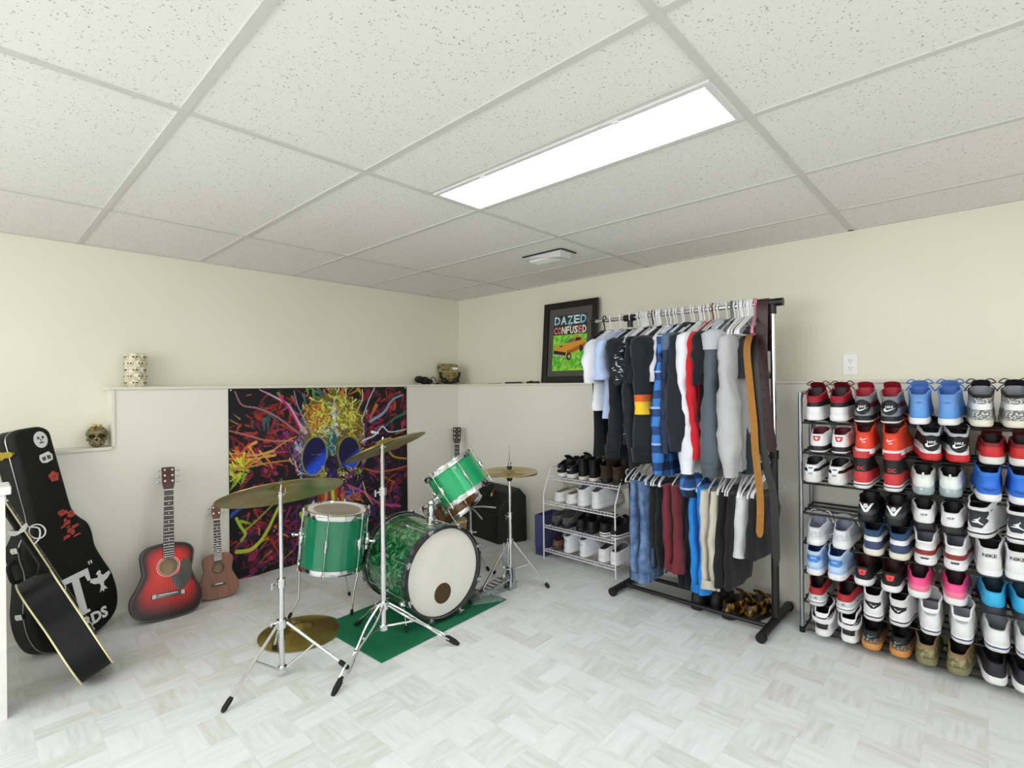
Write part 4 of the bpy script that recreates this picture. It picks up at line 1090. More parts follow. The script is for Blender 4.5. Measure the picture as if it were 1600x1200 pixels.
# ------------------------------------------------------------------ tapestry with a painted skull
TW, TH = 1.405, 1.272
NXT, NYT = 330, 300
img = np.zeros((NYT, NXT, 3), np.float32)
UU, VV = np.meshgrid((np.arange(NXT) + 0.5) / NXT, (np.arange(NYT) + 0.5) / NYT)
asp = TW / TH
rg = np.random.RandomState(11)
img[:] = s2l('#120f16')
def lin(c): return np.array(s2l(c), np.float32)
def stroke(pts, w, c, w1=None, soft=0.0012, a=1.0):
    """painted line through (u, v) points"""
    P = smooth_poly([(x * asp, y) for x, y in pts], 5, False); n = len(P)
    c = lin(c)
    for i in range(n - 1):
        ww = w + ((w1 if w1 is not None else w) - w) * i / max(1, n - 2)
        (x0, y0), (x1, y1) = P[i], P[i + 1]
        m_ = ww + 0.006
        i0, i1 = int(max(0, (min(y0, y1) - m_) * NYT)), int(min(NYT, (max(y0, y1) + m_) * NYT + 1))
        j0, j1 = int(max(0, (min(x0, x1) - m_) / asp * NXT)), int(min(NXT, (max(x0, x1) + m_) / asp * NXT + 1))
        if i1 <= i0 or j1 <= j0: continue
        X, Y = UU[i0:i1, j0:j1] * asp, VV[i0:i1, j0:j1]
        dx, dy = x1 - x0, y1 - y0; q = np.clip(((X - x0) * dx + (Y - y0) * dy) / (dx * dx + dy * dy + 1e-12), 0, 1)
        d = np.hypot(X - x0 - q * dx, Y - y0 - q * dy)
        k = np.clip((ww - d) / soft, 0, 1)[..., None] * a
        img[i0:i1, j0:j1] = img[i0:i1, j0:j1] * (1 - k) + c * k
def blob(cu, cv, ru, rv, c, rot=0.0, a=1.0, soft=0.08, c2=None, split=None):
    X, Y = (UU - cu) * asp, VV - cv
    x = X * math.cos(rot) + Y * math.sin(rot); y = -X * math.sin(rot) + Y * math.cos(rot)
    d = np.sqrt((x / ru) ** 2 + (y / rv) ** 2)
    k = (np.clip((1 - d) / soft, 0, 1) * a)[..., None]
    cc = np.broadcast_to(lin(c), img.shape)
    if c2 is not None:
        q = np.clip(((Y / rv) - split + 0.55 * X / ru) / 0.5 + 0.5, 0, 1)[..., None]; cc = cc * (1 - q) + lin(c2) * q
    img[:] = img * (1 - k) + cc * k
def dabs(n, cu, cv, su, sv, cols, r=(0.004, 0.021), ang=None, el=2.2):
    for _ in range(int(n * (0.62 if r[1] > 0.02 else 1.0))):
        u, v = cu + rg.randn() * su, cv + rg.randn() * sv
        a = rg.uniform(0, PI) if ang is None else ang + rg.randn() * 0.5
        L = rg.uniform(*r) * el; w_ = rg.uniform(*r) * 0.45
        c = cols[rg.randint(len(cols))]
        stroke([(u - math.cos(a) * L / asp, v - math.sin(a) * L), (u + rg.randn() * 0.004, v + rg.randn() * 0.004), (u + math.cos(a) * L / asp, v + math.sin(a) * L)], w_, c, w_ * 0.4)
RED = ['#7a1a20', '#94282a', '#a8361f', '#5a121c', '#b04826', '#7f1629', '#2a1218', '#1a1014']
MAG = ['#70193f', '#8f2052', '#54143a', '#a83566', '#661a34', '#82203e', '#24101e', '#1a1018']
PUR = ['#3a1f4f', '#4d2a66', '#2c1a40', '#231a33', '#5a2d5e']
for cu, cv, su, sv, n, cols in ((0.14, 0.33, 0.10, 0.09, 22, RED + MAG), (0.23, 0.15, 0.06, 0.05, 10, RED), (0.84, 0.14, 0.08, 0.08, 20, MAG + RED), (0.88, 0.62, 0.08, 0.09, 18, MAG + PUR), (0.8, 0.86, 0.1, 0.07, 14, PUR), (0.18, 0.88, 0.1, 0.07, 24, MAG + PUR), (0.36, 0.76, 0.07, 0.09, 14, PUR), (0.30, 0.32, 0.05, 0.09, 14, MAG), (0.8, 0.42, 0.09, 0.08, 10, PUR)):
    for _ in range(n):
        blob(cu + rg.randn() * su, cv + rg.randn() * sv, rg.uniform(0.012, 0.05), rg.uniform(0.008, 0.025), cols[rg.randint(len(cols))], rg.uniform(0, PI), a=0.8, soft=0.25)
dabs(150, 0.14, 0.33, 0.10, 0.10, RED + MAG)
dabs(70, 0.22, 0.16, 0.07, 0.06, RED)
dabs(100, 0.30, 0.30, 0.06, 0.10, MAG + RED)
dabs(130, 0.84, 0.14, 0.09, 0.09, MAG[:3] + RED, ang=2.2)
dabs(70, 0.80, 0.42, 0.10, 0.10, PUR + RED[:2])
dabs(130, 0.88, 0.62, 0.09, 0.10, MAG + RED + PUR)
dabs(100, 0.80, 0.86, 0.10, 0.08, PUR + MAG)
dabs(150, 0.18, 0.88, 0.11, 0.08, MAG + RED + PUR)
dabs(60, 0.16, 0.78, 0.06, 0.05, RED + ['#c77a2c'])
dabs(90, 0.36, 0.74, 0.07, 0.09, PUR + MAG[:2])
dabs(60, 0.36, 0.90, 0.07, 0.06, PUR + MAG + RED)
dabs(40, 0.08, 0.36, 0.05, 0.03, ['#d8843a', '#e0a04a', '#c9551f'], el=4)
dabs(26, 0.05, 0.41, 0.03, 0.03, ['#c9c63a', '#a8b030', '#e0d850'])
dabs(24, 0.04, 0.47, 0.015, 0.02, ['#c4cf3e', '#8fae35'])
dabs(14, 0.17, 0.19, 0.03, 0.03, ['#2b6a66', '#3f4f52'])
# the skull : cranium
for c, k in (('#4a3a1c', 1.04), ('#6b5a20', 1.0)):
    blob(0.525, 0.24, 0.205 * k, 0.215 * k, c, soft=0.1)
blob(0.50, 0.50, 0.18, 0.17, '#3b2436', soft=0.2)
dabs(200, 0.52, 0.17, 0.075, 0.07, ['#b7bd32', '#d8d84a', '#98a52c', '#e4e27a', '#c79a2e', '#7f8f2a'], (0.004, 0.014))
dabs(70, 0.43, 0.17, 0.035, 0.05, ['#c7742a', '#d9a13a', '#a5521f', '#d8d04a'], (0.004, 0.014))
dabs(60, 0.63, 0.20, 0.03, 0.06, ['#b9c43a', '#8f9a2c', '#c98a2c', '#d6d86a'], (0.004, 0.014))
dabs(50, 0.50, 0.27, 0.05, 0.03, ['#dfe4d6', '#b9c6c2', '#d4d86a', '#8aa0a8'], (0.003, 0.011))
dabs(40, 0.53, 0.17, 0.012, 0.05, ['#cfd8d8', '#98aab2', '#e6ead8'], (0.003, 0.01), ang=1.57)
dabs(40, 0.43, 0.03, 0.05, 0.03, ['#2d6a60', '#c56a25', '#6e8d3a', '#38424a'], ang=1.0)
dabs(30, 0.60, 0.05, 0.04, 0.03, ['#b8bf3a', '#cfd4a0', '#c9762c'], ang=1.4)
dabs(70, 0.34, 0.36, 0.02, 0.08, ['#4a56a0', '#7d7fa8', '#b9bfc6', '#8a3f66'], (0.004, 0.012), ang=1.4)
dabs(50, 0.70, 0.36, 0.015, 0.09, ['#6a4a8a', '#c1ae4a', '#9a6a3a', '#b9c6c2'], (0.004, 0.012), ang=1.5)
# eye sockets, nose bridge, nose
blob(0.416, 0.40, 0.083, 0.122, '#9aa05a', 0.12, soft=0.1)
blob(0.416, 0.40, 0.074, 0.112, '#141248', 0.14, c2='#1f4fd8', split=0.28, soft=0.06)
blob(0.617, 0.408, 0.083, 0.112, '#8e9250', -0.1, soft=0.1)
blob(0.617, 0.408, 0.074, 0.103, '#14103f', -0.1, c2='#2350d6', split=0.35, soft=0.06)
blob(0.515, 0.33, 0.035, 0.09, '#20606e', 0.0, soft=0.3)
dabs(40, 0.515, 0.35, 0.012, 0.05, ['#2f7f8a', '#cfd06a', '#7fb0b0', '#1d3f58'], (0.004, 0.01), ang=1.5)
blob(0.506, 0.49, 0.045, 0.085, '#1c1238', 0.0, soft=0.1); blob(0.49, 0.52, 0.02, 0.04, '#2a1a5a'); blob(0.526, 0.52, 0.02, 0.04, '#2a1a5a')
dabs(40, 0.455, 0.53, 0.02, 0.03, ['#a9a23a', '#7a7a2c', '#d0c650'], (0.003, 0.01))
dabs(60, 0.60, 0.535, 0.03, 0.02, ['#c6cc3e', '#e0e070', '#98a034'], (0.003, 0.01))
dabs(30, 0.60, 0.56, 0.03, 0.03, PUR + ['#8a2a66'])
# jaw and teeth
for i in range(9):
    u = 0.435 + i * 0.02
    stroke([(u, 0.60 + 0.02 * abs(i - 4) / 4), (u + 0.002, 0.67), (u, 0.75)], 0.011, ['#7a2418', '#a8421f', '#c98a4a', '#8f2c1a', '#c9c83a', '#a34a20', '#7a2030', '#b5622a', '#5a2050'][i])
dabs(50, 0.53, 0.76, 0.05, 0.05, ['#7a2418', '#c9c83a', '#a8421f', '#45215a', '#c98a4a'], (0.004, 0.012), ang=1.5)
dabs(36, 0.635, 0.655, 0.03, 0.02, ['#1f4fd8', '#2a6ae8', '#1b2f88', '#c0602a'], (0.005, 0.014))
dabs(20, 0.63, 0.69, 0.025, 0.012, ['#c0602a', '#a8421f', '#c98a4a'])
# flying ribbons
stroke([(0.03, 0.02), (0.06, 0.09), (0.13, 0.11), (0.22, 0.16), (0.33, 0.26)], 0.004, '#9c6a72', 0.006)
stroke([(0.14, 0.01), (0.21, 0.05), (0.28, 0.10), (0.33, 0.20), (0.37, 0.26)], 0.003, '#c9a0b8', 0.012)
stroke([(0.24, 0.05), (0.29, 0.13), (0.34, 0.24)], 0.008, '#b5316e', 0.004)
stroke([(0.31, 0.02), (0.33, 0.11), (0.37, 0.20), (0.40, 0.26)], 0.003, '#8f9ab4', 0.004)
stroke([(0.0, 0.22), (0.08, 0.25), (0.18, 0.29), (0.30, 0.30)], 0.004, '#b06a62', 0.006)
stroke([(0.0, 0.42), (0.08, 0.42), (0.18, 0.41), (0.30, 0.41)], 0.006, '#b78a3a', 0.004)
stroke([(0.09, 0.41), (0.18, 0.36), (0.27, 0.30), (0.32, 0.28)], 0.004, '#b9a54a', 0.003)
stroke([(0.0, 0.665), (0.05, 0.63), (0.10, 0.60), (0.18, 0.58), (0.26, 0.57)], 0.010, '#2753a8', 0.004)
stroke([(0.03, 0.855), (0.09, 0.86), (0.14, 0.82), (0.18, 0.76), (0.23, 0.66), (0.28, 0.60), (0.40, 0.56)], 0.011, '#b9c83a', 0.006)
stroke([(0.06, 0.76), (0.12, 0.71), (0.19, 0.65), (0.26, 0.60)], 0.005, '#97a03a', 0.003)
stroke([(0.03, 0.68), (0.05, 0.73), (0.07, 0.77), (0.05, 0.80)], 0.008, '#a9bf3a', 0.006)
stroke([(0.05, 0.70), (0.09, 0.72)], 0.009, '#8fae35', 0.004)
stroke([(0.34, 0.72), (0.36, 0.77), (0.37, 0.72)], 0.012, '#a9bf3a', 0.004)
stroke([(0.70, 0.02), (0.70, 0.08), (0.66, 0.16)], 0.004, '#c9cfa0', 0.004)
stroke([(0.78, 0.01), (0.74, 0.09), (0.70, 0.20)], 0.004, '#b9c0c8', 0.004)
stroke([(0.79, 0.12), (0.75, 0.20)], 0.012, '#c0662a', 0.005)
stroke([(0.97, 0.06), (0.90, 0.09), (0.84, 0.17), (0.75, 0.22)], 0.006, '#7f9ab4', 0.010)
stroke([(1.0, 0.18), (0.92, 0.21), (0.85, 0.26)], 0.010, '#2f6a55', 0.005)
stroke([(0.70, 0.34), (0.78, 0.31), (0.83, 0.26), (0.88, 0.30), (1.0, 0.29)], 0.006, '#c6cde0', 0.004)
stroke([(0.76, 0.29), (0.80, 0.30)], 0.010, '#e8e8e8', 0.006)
stroke([(0.86, 0.39), (0.90, 0.46), (1.0, 0.49)], 0.007, '#b9862f', 0.006)
stroke([(0.72, 0.52), (0.80, 0.55), (0.90, 0.55), (1.0, 0.54)], 0.006, '#b8542a', 0.006)
stroke([(0.60, 0.60), (0.70, 0.66), (0.80, 0.75), (0.95, 0.80)], 0.006, '#b04a72', 0.009)
stroke([(0.70, 0.60), (0.72, 0.68), (0.76, 0.75)], 0.004, '#c9b06a', 0.003)
stroke([(0.50, 0.62), (0.47, 0.70), (0.43, 0.78)], 0.004, '#6a4a8a', 0.003)
stroke([(0.30, 0.92), (0.36, 0.80), (0.42, 0.70)], 0.005, '#7a3a7e', 0.003)
for _ in range(70):
    u, v = rg.rand(), rg.rand(); L = rg.uniform(0.02, 0.08); a = math.atan2(v - 0.4, u - 0.52) + rg.randn() * 0.3
    stroke([(u, v), (u + math.cos(a) * L, v + math.sin(a) * L)], 0.0025, ['#c23a5a', '#9a6a3a', '#6a78a8', '#b9b04a', '#7a2a5a'][rg.randint(5)], 0.001)
b = MB(); vs = []
for i in range(NYT + 1):
    for j in range(NXT + 1):
        u, v = j / NXT, i / NYT
        vs.append((u * TW, -0.004 - 0.006 * v * (0.5 + 0.5 * math.sin(u * 17)) - 0.004 * v * math.sin(u * 41 + v * 3), TH * (1 - v)))
n1 = NXT + 1
b.add(vs, [(i * n1 + j, (i + 1) * n1 + j, (i + 1) * n1 + j + 1, i * n1 + j + 1) for i in range(NYT) for j in range(NXT)])
ii = np.clip(np.arange(NYT + 1), 0, NYT - 1); jj = np.clip(np.arange(NXT + 1), 0, NXT - 1)
b.col = img[ii][:, jj].reshape(-1, 3)
tp = thing('tapestry', 'large square wall tapestry with a neon painted skull on black', 'tapestry', (1.187, YW, 0.004))
b.build('cloth', M_attr, tp, angle=90)
b = MB()
b.tube([(0, -0.004, 0), (0, -0.004, TH)], 0.0025, 6); b.tube([(TW, -0.004, 0), (TW, -0.004, TH)], 0.0025, 6); b.tube([(0, -0.004, TH), (TW, -0.004, TH)], 0.0025, 6)
b.build('hem', mat('black_cloth', '#131216', 0.9, noise=0.1), tp)
for x in (0.012, 0.7, 1.39):
    b = MB(); b.cyl((x, -0.002, TH - 0.012), (x, -0.012, TH - 0.012), 0.004, n=10); b.build('push_pin', M_white, tp)

# ------------------------------------------------------------------ framed film poster on the right ledge
PW, PH = 0.52, 0.645
tilt = Vector((0.055, 0, PH)).normalized()
Mp = axes((3.235, 2.40, LEDGE + 0.002), tilt, (-1, 0, 0.08))
pf = thing('framed_poster', 'black framed green poster of an orange car standing on the ledge', 'framed poster', M=Mp)
M_frame = mat('frame_black_wood', '#15130f', 0.35, noise=0.1)
b = MB(); fwid = 0.048
for sx in (-1, 1): b.box((sx * (PW / 2 - fwid / 2), -0.012, PH / 2), (fwid, 0.024, PH))
for z in (fwid / 2, PH - fwid / 2): b.box((0, -0.012, z), (PW - 2 * fwid, 0.024, fwid))
b.build('frame', M_frame, pf, smooth=False, bevel=0.003)
b = MB(); b.box((0, -0.004, PH / 2), (PW - 2 * fwid, 0.004, PH - 2 * fwid)); b.build('mat_board', mat('mat_board_grey', '#57544c', 0.8, noise=0.05), pf, smooth=False)
aw, ah = 0.325, 0.445; az = 0.095
b = MB(); b.box((0, -0.0068, az + ah / 2), (aw, 0.0015, ah)); b.build('print', mat_two('poster_green', '#3fc22c', '#a6e04a', 26, (0.42, 0.58), 0.5, 'noise', 2), pf, smooth=False)
PMX = Matrix(((1, 0, 0, 0), (0, 0, -1, -0.0078), (0, 1, 0, 0), (0, 0, 0, 1)))
def pprint(name, polys, mat_, lift=0.0):
    b = MB()
    for p in polys: b.prism([(x, z) for x, z in p], lift, lift + 0.0006, 0, PMX)
    return b.build(name, mat_, pf, smooth=False)
zt_ = az + ah
pprint('title_band', [[(-aw / 2, zt_ - 0.155), (aw / 2, zt_ - 0.155), (aw / 2, zt_), (-aw / 2, zt_)]], mat('band_dark', '#2b2f33', 0.5, noise=0.1))
pprint('title_band', [[(-aw / 2, zt_ - 0.158), (aw / 2, zt_ - 0.158), (aw / 2, zt_ - 0.088), (-aw / 2, zt_ - 0.088)]], mat('band_red', '#421418', 0.5, noise=0.1), 0.0004)
def ptext(s, cx, cz, wd, ht, mats, bold=0.02):
    """one object per letter, stretched to a block title"""
    ws = [1.0 if c not in 'I' else 0.5 for c in s]; tot = sum(ws); x = cx - wd / 2
    for i, c in enumerate(s):
        vs_, fs_ = text_geo(c, 1.0, bold); X = [v[0] for v in vs_]; Y = [v[1] for v in vs_]
        wl = wd * ws[i] / tot
        sx = wl * 0.9 / (max(X) - min(X)); sy = ht / (max(Y) - min(Y)); mx = (max(X) + min(X)) / 2; my = (max(Y) + min(Y)) / 2
        b = MB(); b.add([((v[0] - mx) * sx + x + wl / 2, (v[1] - my) * sy + cz, 0.0016) for v in vs_], fs_, 0, PMX); b.build('letter', mats[i % len(mats)], pf, smooth=False); x += wl
M_lb = mat_two('letter_blue', '#6fb0cf', '#cfe6ee', 60, (0.4, 0.6), 0.5); M_lb2 = mat_two('letter_pale', '#a8d0e0', '#eef2ee', 60, (0.4, 0.6), 0.5)
M_lw = mat('letter_cream', '#efe9dc', 0.5, noise=0.05); M_lr = mat('letter_rose', '#e0848c', 0.5, noise=0.05)
ptext('DAZED', 0, zt_ - 0.042, aw * 0.97, 0.068, [M_lb, M_lb2], 0.03)
vs_, fs_ = text_geo('AND', 0.014, 0.0); b = MB(); b.add([(v[0] + 0.0, v[1] + zt_ - 0.083, 0.0018) for v in vs_], fs_, 0, PMX); b.build('lettering', M_lw, pf, smooth=False)
ptext('CONFUSED', 0, zt_ - 0.122, aw * 0.98, 0.060, [M_lr, M_lr, M_lw, M_lw, M_lw, M_lw, M_lr, M_lw], 0.035)
# squiggles on the green ground
rs = random.Random(4); sq = []
b = MB()
for i in range(42):
    cx, cz = rs.uniform(-aw / 2 + 0.02, aw / 2 - 0.02), rs.uniform(az + 0.02, zt_ - 0.19); r = rs.uniform(0.008, 0.016)
    pts = [(cx + r * math.cos(a) * 0.7, cz + r * 1.3 * math.sin(a), 0.0009) for a in np.linspace(0.3, rs.uniform(3, 5.6), 9)]
    for p, q in zip(pts[:-1], pts[1:]):
        d = Vector((q[0] - p[0], q[1] - p[1])); nn = Vector((-d.y, d.x)).normalized() * 0.0022
        b.add([(p[0] - nn.x, p[1] - nn.y, 0.0009), (p[0] + nn.x, p[1] + nn.y, 0.0009), (q[0] + nn.x, q[1] + nn.y, 0.0009), (q[0] - nn.x, q[1] - nn.y, 0.0009)], [(0, 3, 2, 1)])
o = b.add([], []).build('squiggle_print', mat('squiggle_green', '#1f9a2a', 0.5, noise=0.1), pf, M=None, smooth=False); o.data.transform(PMX); o['kind'] = 'stuff'
# car drawn in flat print colours
C = lambda pts: [(x * 1.0, az + 0.10 + z) for x, z in pts]
M_or = mat('car_orange', '#e29a2c', 0.5, noise=0.05); M_or2 = mat('car_orange_shade', '#b0641d', 0.5, noise=0.05); M_dk = mat('car_dark', '#2a1f14', 0.5, noise=0.1); M_gl = mat('car_glass', '#6f675a', 0.4, noise=0.1); M_cr = mat('car_chrome_print', '#b9b4a8', 0.4, noise=0.1)
pprint('car_print', [C([(-0.155, 0.055), (-0.15, 0.085), (-0.10, 0.105), (-0.02, 0.115), (0.0, 0.15), (0.05, 0.165), (0.10, 0.165), (0.14, 0.145), (0.155, 0.12), (0.155, 0.09), (0.12, 0.075), (0.06, 0.05), (0.0, 0.03), (-0.06, 0.03), (-0.14, 0.045)])], M_or, 0.001)
pprint('car_print', [C([(-0.02, 0.03), (0.06, 0.05), (0.12, 0.075), (0.155, 0.09), (0.155, 0.115), (0.10, 0.10), (0.03, 0.07), (-0.02, 0.06)])], M_or2, 0.0014)
pprint('car_print', [C([(-0.028, 0.118), (-0.002, 0.15), (0.05, 0.158), (0.045, 0.128)])], M_gl, 0.0014)
pprint('car_print', [C([(0.052, 0.128), (0.06, 0.158), (0.10, 0.158), (0.12, 0.14)])], M_dk, 0.0014)
pprint('car_print', [C([(-0.155, 0.04), (-0.15, 0.066), (-0.03, 0.045), (-0.035, 0.018), (-0.13, 0.03)])], M_dk, 0.0014)
pprint('car_print', [C([(-0.158, 0.026), (-0.155, 0.038), (-0.04, 0.02), (-0.045, 0.006)])], M_cr, 0.0018)
pprint('car_print', [C([(-0.10, 0.095), (-0.07, 0.102), (-0.06, 0.094), (-0.09, 0.088)])], M_dk, 0.0014)
pprint('car_print', [[(0.0 + 0.024 * math.cos(a), az + 0.10 + 0.012 + 0.032 * math.sin(a)) for a in np.linspace(0, 2 * PI, 20, False)]], M_dk, 0.0018)
pprint('car_print', [[(0.115 + 0.017 * math.cos(a), az + 0.10 + 0.072 + 0.024 * math.sin(a)) for a in np.linspace(0, 2 * PI, 20, False)]], M_dk, 0.0018)
pprint('car_print', [[(0.004 + 0.011 * math.cos(a), az + 0.10 + 0.012 + 0.016 * math.sin(a)) for a in np.linspace(0, 2 * PI, 14, False)]], M_cr, 0.0022)

# ------------------------------------------------------------------ things on the ledge
M_bone2 = mat_two('aged_bone', '#c9bd9c', '#efe8d2', 60, (0.3, 0.7), 0.55)
M_hollow = mat('hollow_dark', '#2a2418', 0.8, noise=0.2)
def little_skull(b, c, R, s, squash=0.55):
    M = Matrix.Translation(c) @ R @ Matrix.Scale(s, 4)
    # facing local -Y
    b.ball((0, 0, 0.15), (0.85, squash, 0.85), 12, 8, 0, M)
    b.ball((0, -0.06, -0.55), (0.52, squash * 0.8, 0.42), 10, 6, 0, M)
    for x in (-0.34, 0.34): b.ball((x, -squash * 0.86, 0.02), (0.22, 0.14, 0.2), 8, 6, 1, M)
    b.ball((0, -squash * 1.0, -0.28), (0.1, 0.08, 0.13), 6, 4, 1, M)
    b.box((0, -squash * 0.86, -0.62), (0.5, 0.05, 0.05), 1, M)
cd_ = thing('skull_candle', 'tall bone coloured candle jar covered in carved skulls on the ledge', 'candle jar', (0.70, YW + 0.066, LEDGE))
b = MB(); b.lathe([(0.044, 0), (0.047, 0.004), (0.047, 0.19), (0.045, 0.198), (0.036, 0.199), (0.034, 0.18), (0.0, 0.178)], 32, cap0=True); b.build('jar', M_bone2, cd_)
for lv in range(5):
    for k in range(6):
        a = 2 * PI * (k + 0.5 * (lv % 2)) / 6 + 0.3
        b = MB(); little_skull(b, (math.cos(a) * 0.045, math.sin(a) * 0.045, 0.024 + lv * 0.038), Matrix.Rotation(a + PI / 2, 4, 'Z'), 0.0225, 0.42); b.build('carved_skull', [M_bone2, M_hollow], cd_)
M_bronze = mat_two('antique_silver', '#4a412a', '#b5a980', 70, (0.3, 0.75), 0.35, 'noise', 3, 0.75)
sk = thing('metal_skull', 'small antique metal skull figurine on the low step of the ledge', 'figurine', (0.515, YW + 0.055, NZ))
sk.rotation_euler = (0, 0, -0.15); sk.scale = (1, 1, 1)
b = MB(); b.ball((0, 0.012, 0.075), (0.050, 0.054, 0.045), 20, 14); b.build('cranium', M_bronze, sk)
b = MB(); b.ball((0, -0.022, 0.028), (0.036, 0.030, 0.028), 16, 10); b.ball((0, -0.012, 0.05), (0.045, 0.036, 0.025), 16, 10); b.build('jaw', M_bronze, sk)
for x in (-0.021, 0.021):
    b = MB(); b.ball((x, -0.042, 0.062), (0.015, 0.010, 0.012), 12, 8); b.build('eye_socket', M_hollow, sk)
    b = MB(); b.tube(smooth_poly([(x * 0.3, -0.047, 0.074), (x, -0.05, 0.079), (x * 1.9, -0.036, 0.07)], 4, False), 0.005, 8); b.build('brow', M_bronze, sk)
    b = MB(); b.ball((x * 1.9, -0.025, 0.045), (0.009, 0.012, 0.008), 8, 6); b.build('cheekbone', M_bronze, sk)
b = MB(); b.ball((0, -0.05, 0.044), (0.006, 0.006, 0.008), 8, 6); b.build('nose_hole', M_hollow, sk)
for i in range(7):
    a = (i - 3) * 0.26
    b = MB(); b.box((math.sin(a) * 0.036, -0.022 - math.cos(a) * 0.030, 0.026), (0.007, 0.006, 0.018)); b.build('tooth', M_bronze, sk, smooth=False, bevel=0.002)
b = MB(); rs = random.Random(8)
for i in range(9): b.ball((rs.uniform(-0.018, 0.018), -0.01 + rs.uniform(-0.015, 0.015), 0.12 + rs.uniform(-0.003, 0.006)), 0.007, 8, 6)
b.build('crest', mat('crest_gold', '#c9b46a', 0.35, 0.6, noise=0.2), sk)
# canvas bag and headphones in the corner
M_canvas = mat_two('camo_canvas', '#5a5030', '#a3955e', 35, (0.35, 0.65), 0.85, 'noise', 3, c='#8a7d4c')
bagM = axes((3.10, YW + 0.035, LEDGE), (0, 0, 1), (-0.55, -0.83, 0))
bg_ = thing('canvas_pouch', 'olive camouflage canvas pouch standing on the ledge in the corner', 'pouch', M=bagM)
b = MB(); pr_ = smooth_poly([(-0.085, 0.0), (0.085, 0.0), (0.095, 0.07), (0.085, 0.16), (0.06, 0.185), (-0.095, 0.185), (-0.09, 0.09)], 4)
b.prism([(p[0], p[1]) for p in pr_], 0, 0.05, 0, Matrix(((1, 0, 0, 0), (0, 0, 1, -0.02), (0, 1, 0, 0), (0, 0, 0, 1)))); b.build('pouch_body', M_canvas, bg_, bevel=0.01, smooth=False)
b = MB(); b.prism([(-0.098, 0.12), (0.09, 0.12), (0.085, 0.165), (0.062, 0.19), (-0.10, 0.19)], 0, 0.012, 0, Matrix(((1, 0, 0, 0), (0, 0, 1, -0.033), (0, 1, 0, 0), (0, 0, 0, 1)))); fl_ = b.build('flap', M_canvas, bg_, bevel=0.004, smooth=False)
b = MB(); b.box((0.055, -0.035, 0.145), (0.05, 0.003, 0.022)); b.build('white_tag', M_stick, fl_, smooth=False)
b = MB(); b.box((0, -0.034, 0.117), (0.18, 0.004, 0.006)); b.build('flap_piping', mat('tan_piping', '#b8aa78', 0.8, noise=0.1), fl_, smooth=False)
hp = thing('headphones', 'black headphones propped against the camouflage pouch', 'headphones', M=bagM @ Matrix.Translation((0.005, -0.055, 0.0)))
b = MB(); b.tube(smooth_poly([(0.088 * math.cos(a), 0, 0.10 + 0.088 * math.sin(a)) for a in np.linspace(0.15, -PI - 0.15, 15)], 2, False), 0.011, 8); b.build('headband', M_rubber, hp)
for s in (-1, 1):
    b = MB(); b.ball((s * 0.055, -0.004, 0.035), (0.03, 0.02, 0.026), 12, 8); b.build('ear_cup', M_black, hp)
# black gadget with a cable
ht = thing('audio_gadget', 'lumpy black cased gadget with cable lying on the ledge beside the pouch', 'gadget', (2.83, YW + 0.05, LEDGE))
b = MB(); b.ball((-0.06, 0, 0.045), (0.045, 0.035, 0.032), 12, 8); b.ball((0.0, 0, 0.035), (0.055, 0.04, 0.035), 12, 8); b.ball((0.05, 0.005, 0.025), (0.04, 0.035, 0.025), 12, 8); b.build('case', M_rubber, ht)
b = MB(); b.tube(smooth_poly([(0.05, -0.01, 0.04), (0.08, -0.015, 0.065), (0.11, -0.01, 0.055), (0.13, -0.005, 0.02), (0.15, -0.01, 0.006), (0.10, -0.02, 0.006), (0.07, -0.02, 0.012)], 5, False), 0.004, 6); b.build('cable', M_rubber, ht)
b = MB(); b.cyl((-0.09, -0.02, 0.05), (-0.105, -0.025, 0.05), 0.012, n=12); b.build('knob', M_black, ht)
for nm, lab, y, sz, mm in (('flat_box', 'thin dark flat object lying on the right ledge', 2.99, (0.06, 0.15, 0.012), M_rosewood), ('pocket_knife', 'low black pocket knife lying on the ledge beside the framed poster', 2.77, (0.04, 0.11, 0.016), M_black), ('paper_strip', 'thin pale strip of paper lying on the ledge near the corner', 3.22, (0.05, 0.11, 0.004), M_canvas)):
    t = thing(nm, lab, nm.replace('_', ' '), (3.24, y, LEDGE))
    b = MB(); b.box((0, 0, sz[2] / 2), sz); b.build('body', mm, t, smooth=False, bevel=0.0015)
    if nm == 'pocket_knife': b = MB(); b.ball((0, 0.02, 0.016), (0.014, 0.025, 0.006), 8, 6); b.build('clip', M_rubber, t)
    if nm == 'flat_box': b = MB(); b.box((0, 0, sz[2] + 0.001), (0.05, 0.13, 0.002)); b.build('lid', M_black, t, smooth=False)
